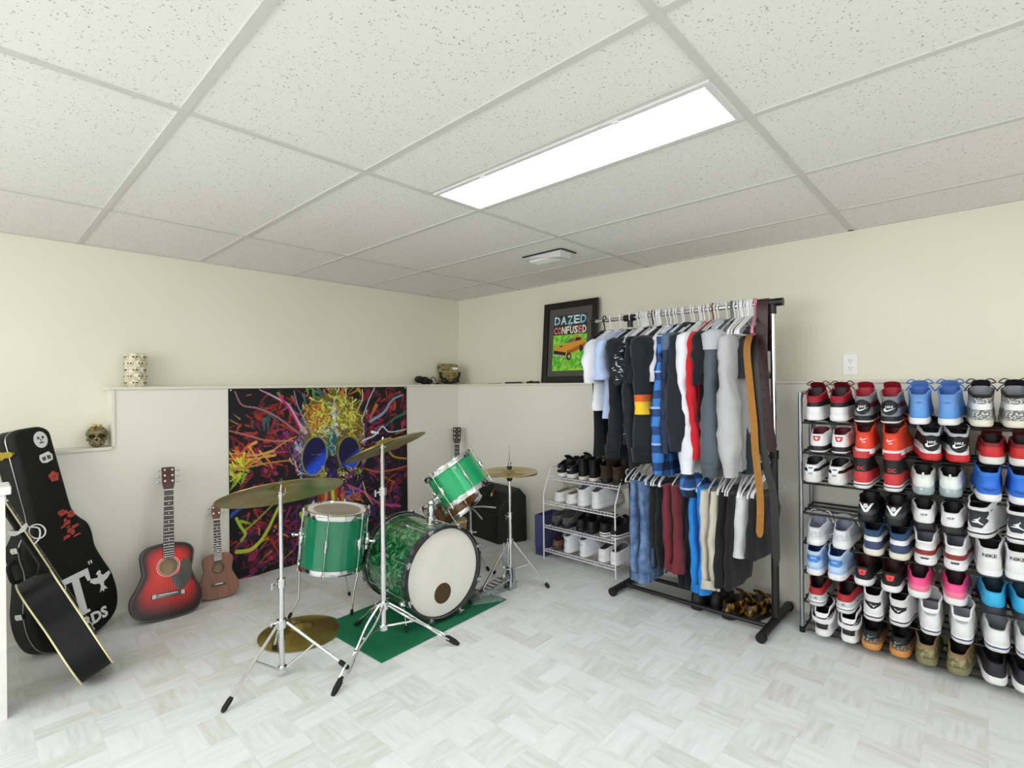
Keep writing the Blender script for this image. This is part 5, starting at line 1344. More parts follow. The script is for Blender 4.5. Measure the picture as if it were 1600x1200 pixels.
# ------------------------------------------------------------------ shoes
def m_shoe(c, rough=0.55):
    return mat('shoe_' + c.lstrip('#'), c, rough, noise=0.04, nscale=50, bump=0.15, bscale=500)
WHITE, OFFW, CREAM, BLK, GREYD, GREYM, GREYL = '#e6e5e6', '#d9d7d2', '#dcd8c6', '#17171a', '#45474c', '#85868c', '#b9bbc0'
SPEC = {
 'elephant': lambda: mat_two('shoe_elephant', '#5a5a5c', '#c9c9c4', 150, (0.46, 0.54), 0.6, 'noise', 3),
 'camo': lambda: mat_two('shoe_camo', '#5e5a3c', '#a39a6c', 45, (0.4, 0.6), 0.6, 'noise', 2, c='#8a6a4a'),
 'camo2': lambda: mat_two('shoe_snake', '#4a4036', '#a08a72', 90, (0.4, 0.6), 0.55, 'noise', 3),
 'goldcamo': lambda: mat_two('boot_goldfoil', '#1a1209', '#8a5a12', 38, (0.44, 0.54), 0.3, 'noise', 2, 0.4, 0.5, (1, 1, 0.6), '#e0b03a'),
 'marble': lambda: mat_two('shoe_marble', '#b4bac2', '#dde0e4', 70, (0.35, 0.65), 0.6, 'noise', 4),
 'clear': lambda: mat('shoe_airsole', '#b9cdd0', 0.1, trans=0.4, noise=0.05, coat=0.5),
 'gum': lambda: m_shoe('#c98a45'),
 'fur': lambda: mat_two('slipper_fur', '#2e2e2e', '#6e6c6a', 90, (0.3, 0.7), 0.95, 'noise', 6),
 'suede': lambda: mat_two('suede_brown', '#32251c', '#4a382b', 60, (0.3, 0.7), 0.9, 'noise', 4),
}
def SM(c): return _sp(c) if c in SPEC else m_shoe(c)
_spc = {}
def _sp(k):
    if k not in _spc: _spc[k] = SPEC[k]()
    return _spc[k]

NPH = 32
def contour(yb, yf, w_, zh, zf, dip=0.0, pw=1.4, heel=0.86):
    out = []
    for k in range(NPH):
        ph = 2 * PI * (k + 0.5) / NPH
        s = (1 - math.cos(ph)) / 2
        sn = abs(math.sin(ph)) ** 0.62
        poly = heel - 0.14 * math.sin(PI * min(1, s / 0.75)) ** 2 * (1 if s < 0.75 else 0) + (1 - heel) * max(0, min(1, (s - 0.3) / 0.4)) 
        x = w_ * 0.535 * sn * poly * (1 if math.sin(ph) >= 0 else -1)
        z = zh + (zf - zh) * s ** pw - dip * math.sin(PI * min(1, s * 1.3)) ** 2
        out.append((x, yb + (yf - yb) * s, z))
    return out

FORMS = {
 # (yb, yf, w, z_heel, z_front)  from the sole up to the collar edge
 'low': [(0.006, 0.284, 0.096, 0.024, 0.024), (0.000, 0.282, 0.099, 0.042, 0.040), (0.002, 0.262, 0.095, 0.056, 0.056), (0.006, 0.218, 0.087, 0.070, 0.076), (0.009, 0.160, 0.080, 0.084, 0.100)],
 'mid': [(0.006, 0.284, 0.096, 0.024, 0.024), (0.000, 0.282, 0.099, 0.046, 0.042), (0.004, 0.255, 0.094, 0.066, 0.062), (0.008, 0.200, 0.085, 0.086, 0.094), (0.004, 0.152, 0.084, 0.104, 0.126), (0.000, 0.140, 0.086, 0.116, 0.146)],
 'high': [(0.006, 0.284, 0.096, 0.024, 0.024), (0.000, 0.282, 0.099, 0.050, 0.044), (0.005, 0.250, 0.093, 0.074, 0.066), (0.009, 0.190, 0.085, 0.100, 0.106), (0.004, 0.145, 0.086, 0.124, 0.146), (-0.004, 0.135, 0.090, 0.138, 0.166)],
 'slip': [(0.006, 0.276, 0.092, 0.022, 0.022), (0.002, 0.276, 0.095, 0.034, 0.034), (0.004, 0.262, 0.092, 0.044, 0.048), (0.008, 0.232, 0.086, 0.054, 0.064), (0.010, 0.180, 0.080, 0.066, 0.074)],
 'boot': [(0.006, 0.290, 0.100, 0.026, 0.026), (0.000, 0.288, 0.103, 0.055, 0.050), (0.004, 0.260, 0.098, 0.085, 0.074), (0.010, 0.190, 0.090, 0.115, 0.112), (0.008, 0.150, 0.090, 0.150, 0.156), (0.004, 0.145, 0.094, 0.180, 0.190)],
}
EMBLEM = {
 'swoosh': [[(-0.021, 0.0), (-0.019, -0.008), (-0.012, -0.011), (0.002, -0.006), (0.023, 0.007), (0.002, -0.001), (-0.010, -0.004), (-0.013, 0.001), (-0.010, 0.007), (-0.017, 0.004)]],
 'jump': [[(0.006, 0.016), (0.009, 0.016), (0.010, 0.012), (0.006, 0.009), (0.004, 0.004), (0.006, -0.001), (0.019, -0.010), (0.017, -0.012), (0.002, -0.006), (-0.004, -0.006), (-0.017, -0.005), (-0.017, -0.003), (-0.006, -0.001), (-0.002, 0.004), (-0.010, 0.001), (-0.011, 0.003), (0.0, 0.009), (0.005, 0.011)]],
 'cat': [[(-0.015, 0.008), (-0.008, 0.006), (0.0, -0.001), (0.010, 0.001), (0.016, 0.006), (0.016, 0.003), (0.008, -0.003), (0.005, -0.009), (0.002, -0.009), (0.001, -0.004), (-0.004, 0.0), (-0.010, 0.003)]],
 'tri': [[(-0.008, 0.005), (0.008, 0.005), (0.004, -0.002), (0.0, -0.007), (-0.004, -0.002)]],
 'wing': [[(-0.024, 0.004), (-0.012, 0.006), (-0.004, 0.004), (0.004, 0.004), (0.012, 0.006), (0.024, 0.004), (0.016, -0.003), (0.005, -0.006), (-0.005, -0.006), (-0.016, -0.003)]],
 'box': [[(-0.017, 0.005), (0.017, 0.005), (0.017, -0.005), (-0.017, -0.005)]],
 'disc': [[(0.012 * math.cos(a * PI / 8), 0.013 * math.sin(a * PI / 8)) for a in range(16)]],
}
PANEL = {
 'oval': [(0.030 * math.cos(a * PI / 10), 0.034 * math.sin(a * PI / 10)) for a in range(20)],
 'plate': [(-0.034, 0.034), (0.034, 0.030), (0.024, 0.004), (0.030, -0.006), (0.014, -0.032), (-0.016, -0.032), (-0.032, -0.008), (-0.026, 0.006)],
 'tab': [(-0.016, 0.012), (0.016, 0.012), (0.013, -0.004), (0.008, -0.011), (-0.008, -0.011), (-0.013, -0.004)],
 'shield': [(-0.026, 0.016), (0.026, 0.016), (0.028, -0.002), (0.018, -0.016), (-0.018, -0.016), (-0.028, -0.002)],
 'vee': [(-0.028, 0.018), (-0.020, 0.018), (0.0, -0.010), (0.020, 0.018), (0.028, 0.018), (0.006, -0.020), (-0.006, -0.020)],
 'wide': [(-0.03, 0.014), (0.03, 0.014), (0.03, 0.002), (0.016, -0.006), (0.006, -0.014), (-0.006, -0.014), (-0.016, -0.006), (-0.03, 0.002)],
 'blocks': [(-0.028, 0.012), (0.028, 0.012), (0.026, -0.014), (-0.026, -0.014)],
}
class Shoe:
    """one style; builds its meshes once, then any number of shoes share them"""
    def __init__(s, form, sole, bands, lining, tongue=None, lace=None, sole2=None, stripe=None, heel=None, heel_z=None, text=None, textc=None, text_z=None, text_size=0.017, emblem=None, emblem_z=None, emblemc=None, toe=None, bow=False, insole=None, tab=False, sole_h=0.03, scale=1.0, strap=None, heel_dip=0.0, emb_scale=1.0):
        F = FORMS[form]; s.parts = []; sc = scale
        rings = [contour(*f) for f in F]
        if heel_dip: rings[-1] = [(x, y, z - heel_dip * max(0, 1 - (y - F[-1][0]) / 0.05)) for x, y, z in rings[-1]]
        s.H = F[-1][3]; s.rings = rings
        nb = len(F) - 1
        cols = []; mats = []
        for i in range(nb):
            c = bands[min(i, len(bands) - 1)]
            if c not in cols: cols.append(c); mats.append(SM(c))
        if toe and toe not in cols: cols.append(toe); mats.append(SM(toe))
        # upper
        b = MB()
        def mi(k, j):
            c = bands[min(k, len(bands) - 1)]
            if toe and k <= 1 and 0.36 < (j + 0.5) / NPH < 0.64: c = toe
            return cols.index(c)
        b.loft(rings, mi, False, False); s.parts.append(('upper', b.mesh('upper', mats, True, 70), None))
        top = rings[-1]
        cy = sum(p[1] for p in top) / NPH
        inn = [(x * 0.84, cy + (y - cy) * 0.90, z + 0.0015) for x, y, z in top]
        mid_ = [(x * 0.80, cy + (y - cy) * 0.84, z - 0.012) for x, y, z in top]
        low_ = [(x * 0.74, cy + (y - cy) * 0.80, max(0.036, z - 0.06)) for x, y, z in top]
        fl = [(x * 0.70, cy + (y - cy) * 0.78, 0.036) for x, y, z in top]
        b = MB(); b.loft([top, inn], 0, False, False); s.parts.append(('collar', b.mesh('collar', SM(bands[-1]), True, 70), None))
        b = MB(); b.loft([inn, mid_, low_, fl], 0, False, False); s.parts.append(('lining', b.mesh('lining', SM(lining), True, 70), None))
        b = MB(); b.add(fl, [tuple(range(NPH))]); s.parts.append(('insole', b.mesh('insole', SM(insole or lining), False), None))
        # sole
        o = contour(0.0, 0.292, 0.106, 0, 0)
        def so(z, g): return [(x * (1 + g), 0.146 + (y - 0.146) * (1 + g * 0.5), z) for x, y, _ in o]
        h = sole_h; cs = [sole]; 
        if sole2: cs.append(sole2)
        if stripe: cs.append(stripe)
        if stripe:
            zz = [0, 0.003, h * 0.55, h * 0.56, h * 0.76, h * 0.77, h]
            ms = [0, 0, 0, len(cs) - 1, len(cs) - 1, 0]
        else:
            zz = [0, 0.003, h * 0.3, h * 0.31, h * 0.8, h]; ms = [0, 0, 0, 0, 0]
        if sole2: ms[0] = ms[1] = 1
        gg = [-0.10, -0.03] + [0.0] * (len(zz) - 3) + [-0.05]
        b = MB(); b.loft([so(z, g) for z, g in zip(zz, gg)], lambda k, j: ms[k], True, True); s.parts.append(('sole', b.mesh('sole', [SM(c) for c in cs], True, 50), None))
        s.sole_o = o
        # tongue and laces
        if form != 'slip':
            y1, z1 = F[-1][1], F[-1][4]
            tl = 0.03 if form == 'low' else 0.026
            b = MB(); rg_ = []
            for q in range(5):
                u = q / 4; y = y1 + 0.045 - 0.075 * u; z = z1 - 0.03 + (0.03 + tl) * u
                hw_ = 0.022 + 0.010 * math.sin(u * PI * 0.8)
                rg_.append([(hw_ * a, y - 0.010 * a * a - (0.004 if e else -0.004), z + 0.004 * (1 - a * a) * (1 if u > 0.9 else 0)) for e in (0, 1) for a in ((-1, -0.5, 0, 0.5, 1) if not e else (1, 0.5, 0, -0.5, -1))])
            b.loft(rg_); s.parts.append(('tongue', b.mesh('tongue', SM(tongue or bands[-1]), True, 60), None))
            b = MB(); nlc = 4
            ya, za, yb_, zb_ = F[-2][1] + 0.035, F[-3][4] + 0.014, y1 + 0.006, z1 + 0.008
            for q in range(nlc):
                u = q / (nlc - 1); y = ya + (yb_ - ya) * u; z = za + (zb_ - za) * u
                b.tube([(-0.028, y - 0.004, z - 0.008), (-0.012, y, z + 0.003), (0.012, y, z + 0.003), (0.028, y - 0.004, z - 0.008)], 0.0028, 6)
            if bow:
                for sx in (-1, 1):
                    b.tube(smooth_poly([(0, yb_, zb_ + 0.004), (sx * 0.03, yb_ - 0.012, zb_ + 0.024), (sx * 0.048, yb_ - 0.02, zb_ + 0.008), (sx * 0.02, yb_ - 0.01, zb_ + 0.002)], 4, False), 0.0024, 6)
                    b.tube(smooth_poly([(0, yb_, zb_ + 0.004), (sx * 0.035, yb_ + 0.006, zb_ - 0.005), (sx * 0.055, yb_ - 0.02, zb_ - 0.03)], 4, False), 0.0022, 6)
            s.parts.append(('laces', b.mesh('laces', SM(lace or bands[-1]), True, 60), None))
        # heel panel and marks, wrapped on the heel
        zc = heel_z if heel_z is not None else 0.055
        if heel:
            pn, pc = heel
            s.parts.append(('heel_panel', s.wrap_poly(PANEL[pn], zc, SM(pc), 0.0016), None))
            if pn == 'blocks': pass
        if text:
            vs_, fs_ = text_geo(text, 1.0, 0.015); X = [v[0] for v in vs_]; hgt = text_size
            b = MB(); b.add([s.hp(v[0] * hgt, (text_z if text_z is not None else zc) + v[1] * hgt, 0.0034) for v in vs_], fs_)
            s.parts.append(('heel_lettering', b.mesh('heel_lettering', SM(textc), False), None))
        if emblem:
            s.parts.append(('heel_emblem', s.wrap_poly([(x * emb_scale, z * emb_scale) for x, z in EMBLEM[emblem][0]], emblem_z if emblem_z is not None else zc, SM(emblemc or textc), 0.0034), None))
        if tab:
            b = MB(); b.tube(smooth_poly([s.hp(0, s.H - 0.012, 0.002), s.hp(0, s.H + 0.006, 0.004), (0, 0.006, s.H + 0.010), (0, 0.012, s.H - 0.002)], 4, False), 0.004, 6); s.parts.append(('pull_tab', b.mesh('pull_tab', SM(bands[-1]), True, 60), None))
        if strap:
            sz = s.H - 0.045; L_ = [(-0.046, 0.085, sz + 0.02), (-0.048, 0.05, sz + 0.008), (-0.040, 0.012, sz - 0.002), (-0.02, -0.004, sz - 0.006), (0.0, -0.007, sz - 0.007), (0.02, -0.004, sz - 0.006), (0.040, 0.012, sz - 0.002), (0.048, 0.05, sz + 0.008), (0.046, 0.085, sz + 0.02)]
            P = smooth_poly(L_, 3, False); b = MB(); b.loft([[(p[0] * 1.0, p[1], p[2] - 0.011), (p[0] * 1.05, p[1] - 0.002, p[2] - 0.011), (p[0] * 1.05, p[1] - 0.002, p[2] + 0.011), (p[0], p[1], p[2] + 0.011)] for p in P]); s.parts.append(('strap', b.mesh('strap', SM(strap), True, 40), None))
        s.sc = sc * (0.96 if form == 'high' else 1.04)
    def hp(s, x, z, lift):
        """point on the back of the heel at lateral x, height z"""
        R = s.rings
        def back(ring):
            best = None
            pr_ = sorted([p for p in ring if p[1] < 0.10], key=lambda p: p[0])
            for a, c in zip(pr_[:-1], pr_[1:]):
                if a[0] <= x <= c[0]:
                    t_ = (x - a[0]) / (c[0] - a[0] + 1e-9); return a[1] + (c[1] - a[1]) * t_, a[2] + (c[2] - a[2]) * t_
            e = pr_[0] if x < pr_[0][0] else pr_[-1]; return e[1], e[2]
        pts = [back(r) for r in R]
        if z <= pts[0][1]: return (x, pts[0][0] - lift, z)
        for (y0, z0), (y1, z1) in zip(pts[:-1], pts[1:]):
            if z0 <= z <= z1: 
                t_ = (z - z0) / (z1 - z0 + 1e-9); return (x, y0 + (y1 - y0) * t_ - lift, z)
        return (x, pts[-1][0] - lift, z)
    def wrap_poly(s, poly, zc, mat_, lift):
        """fill a flat outline with a fan of thin strips and lay it on the heel"""
        from mathutils.geometry import tessellate_polygon
        P = [(p[0], p[1]) for p in poly]
        # subdivide the outline, then cut with vertical slices
        xs_ = np.linspace(min(p[0] for p in P), max(p[0] for p in P), 27); b = MB(); n = len(P)
        for xa, xb in zip(xs_[:-1], xs_[1:]):
            def spans(x):
                c = []
                for i in range(n):
                    (x0, z0), (x1, z1) = P[i], P[(i + 1) % n]
                    if (x0 <= x < x1) or (x1 <= x < x0): c.append(z0 + (z1 - z0) * (x - x0) / (x1 - x0))
                return sorted(c)
            e = (xb - xa) * 0.02
            A, B = spans(xa + e), spans(xb - e)
            if len(A) != len(B):
                mm_ = spans((xa + xb) / 2); A = B = mm_
            for q in range(0, len(A) - 1, 2):
                nz = max(1, int((A[q + 1] - A[q]) / 0.012)); 
                for r in range(nz):
                    a0, a1 = A[q] + (A[q + 1] - A[q]) * r / nz, A[q] + (A[q + 1] - A[q]) * (r + 1) / nz
                    b0, b1 = B[q] + (B[q + 1] - B[q]) * r / nz, B[q] + (B[q + 1] - B[q]) * (r + 1) / nz
                    b.add([s.hp(xa, zc + a0, lift), s.hp(xb, zc + b0, lift), s.hp(xb, zc + b1, lift), s.hp(xa, zc + a1, lift)], [(0, 1, 2, 3)])
        return b.mesh('heel_mark', mat_, True, 80)
    def put(s, name, label, cat, M, group):
        t = thing(name, label, cat, M=M @ Matrix.Scale(s.sc, 4), group=group)
        for nm, me, lb in s.parts:
            o = bpy.data.objects.new(nm, me); COL.objects.link(o); o.parent = t
        return t

def shoe_mat(x, y, z, yaw=0.0, pitch=0.0, roll=0.0):
    """heel at (x, y, z) facing the room, toe towards +x"""
    return Matrix.Translation((x, y, z)) @ Matrix.Rotation(-PI / 2 + yaw, 4, 'Z') @ Matrix.Rotation(pitch, 4, 'X') @ Matrix.Rotation(roll, 4, 'Y')

RED1, RED2, DRED, ORG = '#a01a2c', '#c2272c', '#6e0f1e', '#e0452a'
BLU, BLU2, NAVY, LBLU = '#6a97d6', '#2f72d8', '#303a66', '#a9c6ec'
STY = {
 11: ('black, white and dark red mid-top sneaker', dict(form='mid', sole=WHITE, bands=[WHITE, WHITE, BLK, RED1, RED1], lining='#2a0f14', tongue=DRED, lace=DRED, bow=True)),
 12: ('grey and dark red sneaker with black heel emblem', dict(form='mid', sole=BLK, sole2=WHITE, bands=[GREYM, GREYM, DRED, GREYM, GREYM], lining=RED1, tongue=RED1, heel=('oval', BLK), heel_z=0.070, emblem='swoosh', emblem_z=0.062, textc=WHITE, text='NIKE', text_z=0.072, text_size=0.013)),
 13: ('plain sky-blue high-top sneaker', dict(form='high', sole=WHITE, bands=['#5f97d8', '#5f97d8', BLU, BLU, BLU], lining='#3b66b0', tongue=BLU, lace='#3f74c8', bow=True)),
 14: ('grey cracked-print mid-top sneaker with black collar', dict(form='high', sole=CREAM, bands=['elephant', 'elephant', WHITE, 'elephant', BLK], lining=GREYM, tongue=BLK, lace=BLK, bow=True)),
 21: ('white sneaker with burgundy lining and red heel tab', dict(form='low', sole=BLK, sole2=WHITE, bands=[WHITE, WHITE, WHITE, WHITE], lining='#6e1028', heel=('tab', RED2), heel_z=0.066, emblem='tri', emblemc=WHITE, tongue=WHITE)),
 22: ('bright orange-red sneaker with white sole', dict(form='mid', sole=WHITE, sole2=RED2, bands=[ORG], lining='#7a2418', tongue=ORG, lace=ORG, bow=True, emblem='swoosh', emblem_z=0.076, text='AIR', text_z=0.062, text_size=0.010, textc=WHITE, emb_scale=0.7, heel_dip=0.012)),
 23: ('black and grey sneaker with red and white midsole', dict(form='mid', sole=RED2, bands=[WHITE, GREYL, BLK, BLK, GREYL], lining=BLK, heel=('oval', BLK), heel_z=0.074, emblem='swoosh', emblem_z=0.068, textc=WHITE, text='NIKE', text_z=0.078, text_size=0.013, tongue=BLK)),
 24: ('plain red low sneaker with off-white sole', dict(form='low', sole=OFFW, bands=[RED2, RED2, RED2, '#7a1620'], lining='#2a0c10', tongue='#7a1620', lace='#8a1a24')),
 31: ('white sneaker with black side panels and tiny lettering', dict(form='low', sole=OFFW, bands=[WHITE, WHITE, BLK, WHITE], lining=BLK, heel=('tab', WHITE), heel_z=0.064, text='LPC', text_z=0.046, text_size=0.012, textc=BLK, tongue=GREYL, emblem='box', emblem_z=0.072, emb_scale=0.5, emblemc=BLK)),
 32: ('black and red skate high-top with initials on the heel', dict(form='boot', sole=WHITE, stripe=GREYD, bands=['#c83a3e', '#c83a3e', BLK, BLK, '#c83a3e'], lining=BLK, heel=('shield', BLK), heel_z=0.100, text='DC', text_z=0.100, text_size=0.022, textc='#d83a3e', tongue=BLK, scale=0.92)),
 33: ('pale mint-white runner with clear bubble sole', dict(form='low', sole='clear', bands=['#d4dcd8', '#dfe4e0', '#e2e6e2', '#dfe4e0'], lining=BLK, tongue=BLK, lace=BLK, tab=True, sole_h=0.036)),
 34: ('vivid blue sneaker with wing emblem and white sole', dict(form='mid', sole=WHITE, bands=[BLU2, BLU2, BLU2, BLU2, '#3f80e0'], lining='#10183a', tongue='#14244e', lace='#14244e', emblem='wing', emblem_z=0.050, emblemc='#1b4a9c')),
 42: ('charcoal and white sneaker with round heel patch', dict(form='low', sole=BLK, bands=[GREYD, GREYD, BLK, BLK], lining=BLK, heel=('vee', WHITE), heel_z=0.066, emblem='disc', emblem_z=0.074, emblemc='#c9c9cc', emb_scale=0.75, lace=WHITE, tongue=BLK, sole_h=0.034)),
 43: ('white sneaker with three black heel letters and black sole', dict(form='low', sole='#232326', bands=[WHITE, WHITE, WHITE, WHITE], lining=BLK, text='HUF', text_z=0.066, text_size=0.012, textc=BLK, tongue=BLK, lace=BLK)),
 44: ('white sneaker with charcoal heel bearing a leaping figure', dict(form='mid', sole=WHITE, stripe=BLK, bands=[WHITE, WHITE, WHITE, WHITE, WHITE], lining=BLK, heel=('plate', '#2b2d33'), heel_z=0.074, emblem='jump', emblem_z=0.066, emblemc=WHITE, tongue=BLK, scale=1.06)),
 51: ('pale grey marbled runner with white laces', dict(form='low', sole=WHITE, bands=[WHITE, 'marble', 'marble', '#d6d9de'], lining='#7f8596', tongue=WHITE, lace=WHITE, bow=True, insole=BLK)),
 52: ('navy suede sneaker with cream sole', dict(form='mid', sole=CREAM, bands=['#3d466c', '#3d466c', WHITE, '#2f4a70', '#2f4a70'], lining='#14182a', tongue='#2f3a60', lace=NAVY)),
 53: ('white and brick-red sneaker with grey lining', dict(form='mid', sole=WHITE, bands=[WHITE, '#8a2a2c', WHITE, WHITE, WHITE], lining='#8f909c', insole=BLK, heel_dip=0.02, tongue=WHITE, lace=WHITE, emblem='box', emblem_z=0.032, emblemc=GREYD, emb_scale=0.8)),
 54: ('white sneaker with black brand lettering across the heel', dict(form='mid', sole=WHITE, sole2='#5a6266', bands=[WHITE], lining='#262420', insole='#b9a878', text='NIKE', text_z=0.088, text_size=0.020, textc='#26262a', tongue=WHITE, lace=WHITE)),
 61: ('light blue sneaker with brighter blue heel patch', dict(form='mid', sole=WHITE, bands=[LBLU, '#bcd2f0', LBLU, LBLU, '#c9daf4'], lining='#2c4a8a', heel=('shield', '#4a86d0'), heel_z=0.082, text='NIKE', text_z=0.086, text_size=0.011, textc='#dfe9f8', lace=WHITE, tongue='#4a70b8', bow=True)),
 62: ('black sneaker with red heel tab and white sole', dict(form='low', sole=WHITE, bands=[BLK], lining='#3a0c12', heel=('tab', '#e0403c'), heel_z=0.064, emblem='tri', emblemc=BLK, tongue='#2a0c10', lace='#5a1218', emb_scale=0.6)),
 63: ('bright pink sneaker with white sole', dict(form='low', sole=WHITE, bands=['#ee7f9a', '#ee7f9a', '#f0508c', '#f0508c'], lining='#34101c', tongue='#34101c', lace=GREYL, bow=True)),
 64: ('turquoise knit sneaker with dark sole', dict(form='low', sole='#272a34', bands=['#2f9fd0', '#33a8d8', '#33a8d8', '#3bb0e0'], lining='#123648', tongue='#2a90c0', lace='#2f9fd0', bow=True)),
 71: ('red-collared pale grey sneaker', dict(form='low', sole=WHITE, stripe=GREYM, bands=['#c9cfd0', '#c9cfd0', '#a8242c', '#a8242c'], lining='#1c0c0e', tongue='#a8242c', lace='#a8242c', emblem='jump', emblem_z=0.044, emblemc=GREYD, emb_scale=0.4)),
 72: ('white sneaker with black leaping-cat heel panel', dict(form='mid', sole=WHITE, stripe=BLK, bands=[WHITE], lining=BLK, heel=('wide', BLK), heel_z=0.072, emblem='cat', emblemc=WHITE, tongue=GREYD, lace=WHITE, bow=True, emb_scale=0.8)),
 73: ('padded all-white skate high-top', dict(form='high', sole=WHITE, stripe=NAVY, bands=[WHITE, WHITE, WHITE, WHITE, WHITE], lining=GREYL, insole=GREYD, tongue=WHITE, lace=WHITE, heel_dip=0.03)),
 74: ('white low skate shoe with grey lining', dict(form='low', sole=WHITE, stripe=NAVY, bands=[WHITE], lining='#8a8c90', insole=GREYL, tongue=GREYL, lace=WHITE)),
 81: ('white high-top with black windows and ankle strap', dict(form='high', sole=WHITE, bands=[WHITE, WHITE, WHITE, BLK, WHITE], lining=BLK, heel=('blocks', '#1e2222'), heel_z=0.055, strap=WHITE, text='NIKE', text_z=0.092, text_size=0.010, textc=BLK, tongue=BLK, lace=WHITE, heel_dip=0.036)),
 82: ('black and snake-print sneaker with orange gum sole', dict(form='low', sole='gum', bands=['camo2', 'camo2', BLK, BLK], lining=BLK, heel=('wide', BLK), heel_z=0.066, emblem='swoosh', emblemc='#5f9a98', emb_scale=0.6, tongue=BLK, lace=BLK)),
 83: ('olive camouflage sneaker with bronze collar', dict(form='low', sole='#7d7a55', bands=['camo', 'camo', 'camo', '#8c7355'], lining='#191713', tongue='#6f7350', lace='#8f9070')),
 84: ('black knit sneaker with thick white sole', dict(form='low', sole=WHITE, bands=['#26262c'], lining='#1a0d0f', tongue='#26262c', lace=BLK, sole_h=0.036)),
}
TIER = {1: 'top tier', 2: 'second tier', 3: 'third tier', 4: 'fourth tier', 5: 'fifth tier', 6: 'sixth tier', 7: 'seventh tier', 8: 'bottom tier'}
TZ_ = [0, 1.085, 0.931, 0.777, 0.623, 0.469, 0.318, 0.170, 0.030]
SPOTS = {11: (0.625, 0.522), 12: (0.422, 0.319), 13: (0.214, 0.12), 14: (0.01, -0.089), 21: (0.607, 0.516), 22: (0.416, 0.315), 23: (0.172, 0.082), 24: (-0.018, -0.105), 31: (0.636, 0.533), 32: (0.427, 0.311), 33: (0.201, 0.112), 34: (-0.011, -0.106), 42: (0.411, 0.306), 43: (0.2, 0.111), 44: (0.028, -0.09), 51: (0.625, 0.517), 52: (0.388, 0.293), 53: (0.199, 0.099), 54: (-0.008, -0.09), 61: (0.629, 0.536), 62: (0.428, 0.322), 63: (0.221, 0.1), 64: (-0.02, -0.112), 71: (0.619, 0.503), 72: (0.387, 0.297), 73: (0.181, 0.079), 74: (-0.029, -0.12), 81: (0.595, 0.486), 82: (0.396, 0.296), 83: (0.197, 0.096), 84: (-0.024, -0.112)}
rs = random.Random(21)
for key, (desc, kw) in STY.items():
    r, c = divmod(key, 10)
    S_ = Shoe(**kw)
    for side, y in zip(('left', 'right'), SPOTS[key]):
        yaw = rs.uniform(-0.05, 0.05) + (0.03 if side == 'left' else -0.03)
        if key == 44: yaw -= 0.22
        if key == 23: yaw += 0.10
        S_.put('sneaker', f"{desc}, {side} one, {TIER[r]}", 'shoe', shoe_mat(2.852 + rs.uniform(-0.01, 0.008), y, TZ_[r] + 0.006, yaw, math.radians(4.5)), 'sneakers on the tall shoe rack')

# ------------------------------------------------------------------ tall shoe rack
rk = thing('shoe_rack', 'tall grey metal shoe rack with eight tiers along the right wall', 'shoe rack', (2.93, 0, 0))
ya_, yb2 = 0.698, -0.205
for y in (ya_, yb2):
    b = MB(); b.tube(smooth_poly([(0, y, 0.02), (0, y, 0.4), (0, y, 1.16), (0.012, y, 1.205), (0.05, y, 1.225), (0.16, y, 1.225), (0.198, y, 1.205), (0.21, y, 1.16), (0.21, y, 0.4), (0.21, y, 0.02)], 3, False), 0.0105, 10); fr = b.build('side_frame', M_silver, rk)
    for x in (0, 0.21):
        b = MB(); b.cyl((x, y, 0), (x, y, 0.03), 0.0135, n=12); b.build('foot_cap', M_rubber, fr)
for r in range(1, 9):
    z = TZ_[r]
    for x, dz in ((0.0, -0.006), (0.07, 0.001), (0.14, 0.006), (0.21, 0.011)):
        b = MB(); b.cyl((x, yb2, z + dz - 0.004), (x, ya_, z + dz - 0.004), 0.0055, n=8); b.build('tier_rod', M_blackmetal, rk)
    for y in (ya_ - 0.01, yb2 + 0.01):
        b = MB(); b.cyl((0, y, z - 0.01), (0.21, y, z + 0.007), 0.005, n=8); b.build('end_rod', M_blackmetal, rk)
# ------------------------------------------------------------------ low white wire shoe rack
wr = thing('wire_shoe_rack', 'low white wire shoe rack with four tiers beside the clothes rack', 'shoe rack', (0, 0, 0))
WY0, WY1 = 1.782, 2.388
TIERS = [(0.06, 2.90), (0.232, 2.90), (0.408, 2.90), (0.58, 2.955)]
for y in (WY0, WY1):
    b = MB(); b.tube([(2.9, y, 0.0), (2.9, y, 0.48), (2.985, y, 0.655), (3.0, y, 0.665), (3.12, y, 0.665), (3.135, y, 0.655), (3.15, y, 0.48), (3.15, y, 0.0)], 0.0055, 8); b.build('end_frame', M_whitemetal, wr)
for z, x0 in TIERS:
    for i, x in enumerate((x0, 3.15)):
        b = MB(); b.tube([(x, WY0, z), (x, WY1, z)], 0.0034, 6); b.build('tier_rail', M_whitemetal, wr)
        if i == 0: b = MB(); b.tube([(x, WY0, z + 0.02), (x, WY1, z + 0.02)], 0.0026, 6); b.build('tier_rail', M_whitemetal, wr)
    for y in (WY0, WY1):
        b = MB(); b.tube([(x0, y, z), (3.15, y, z)], 0.003, 6); b.build('side_wire', M_whitemetal, wr)
    n = 22
    for k in range(1, n):
        y = WY0 + (WY1 - WY0) * k / n
        b = MB(); b.tube([(x0, y, z + 0.02), (x0, y, z + 0.002), (3.15, y, z + 0.002)], 0.0018, 5); b.build('cross_wire', M_whitemetal, wr)
BRN = '#2b211b'
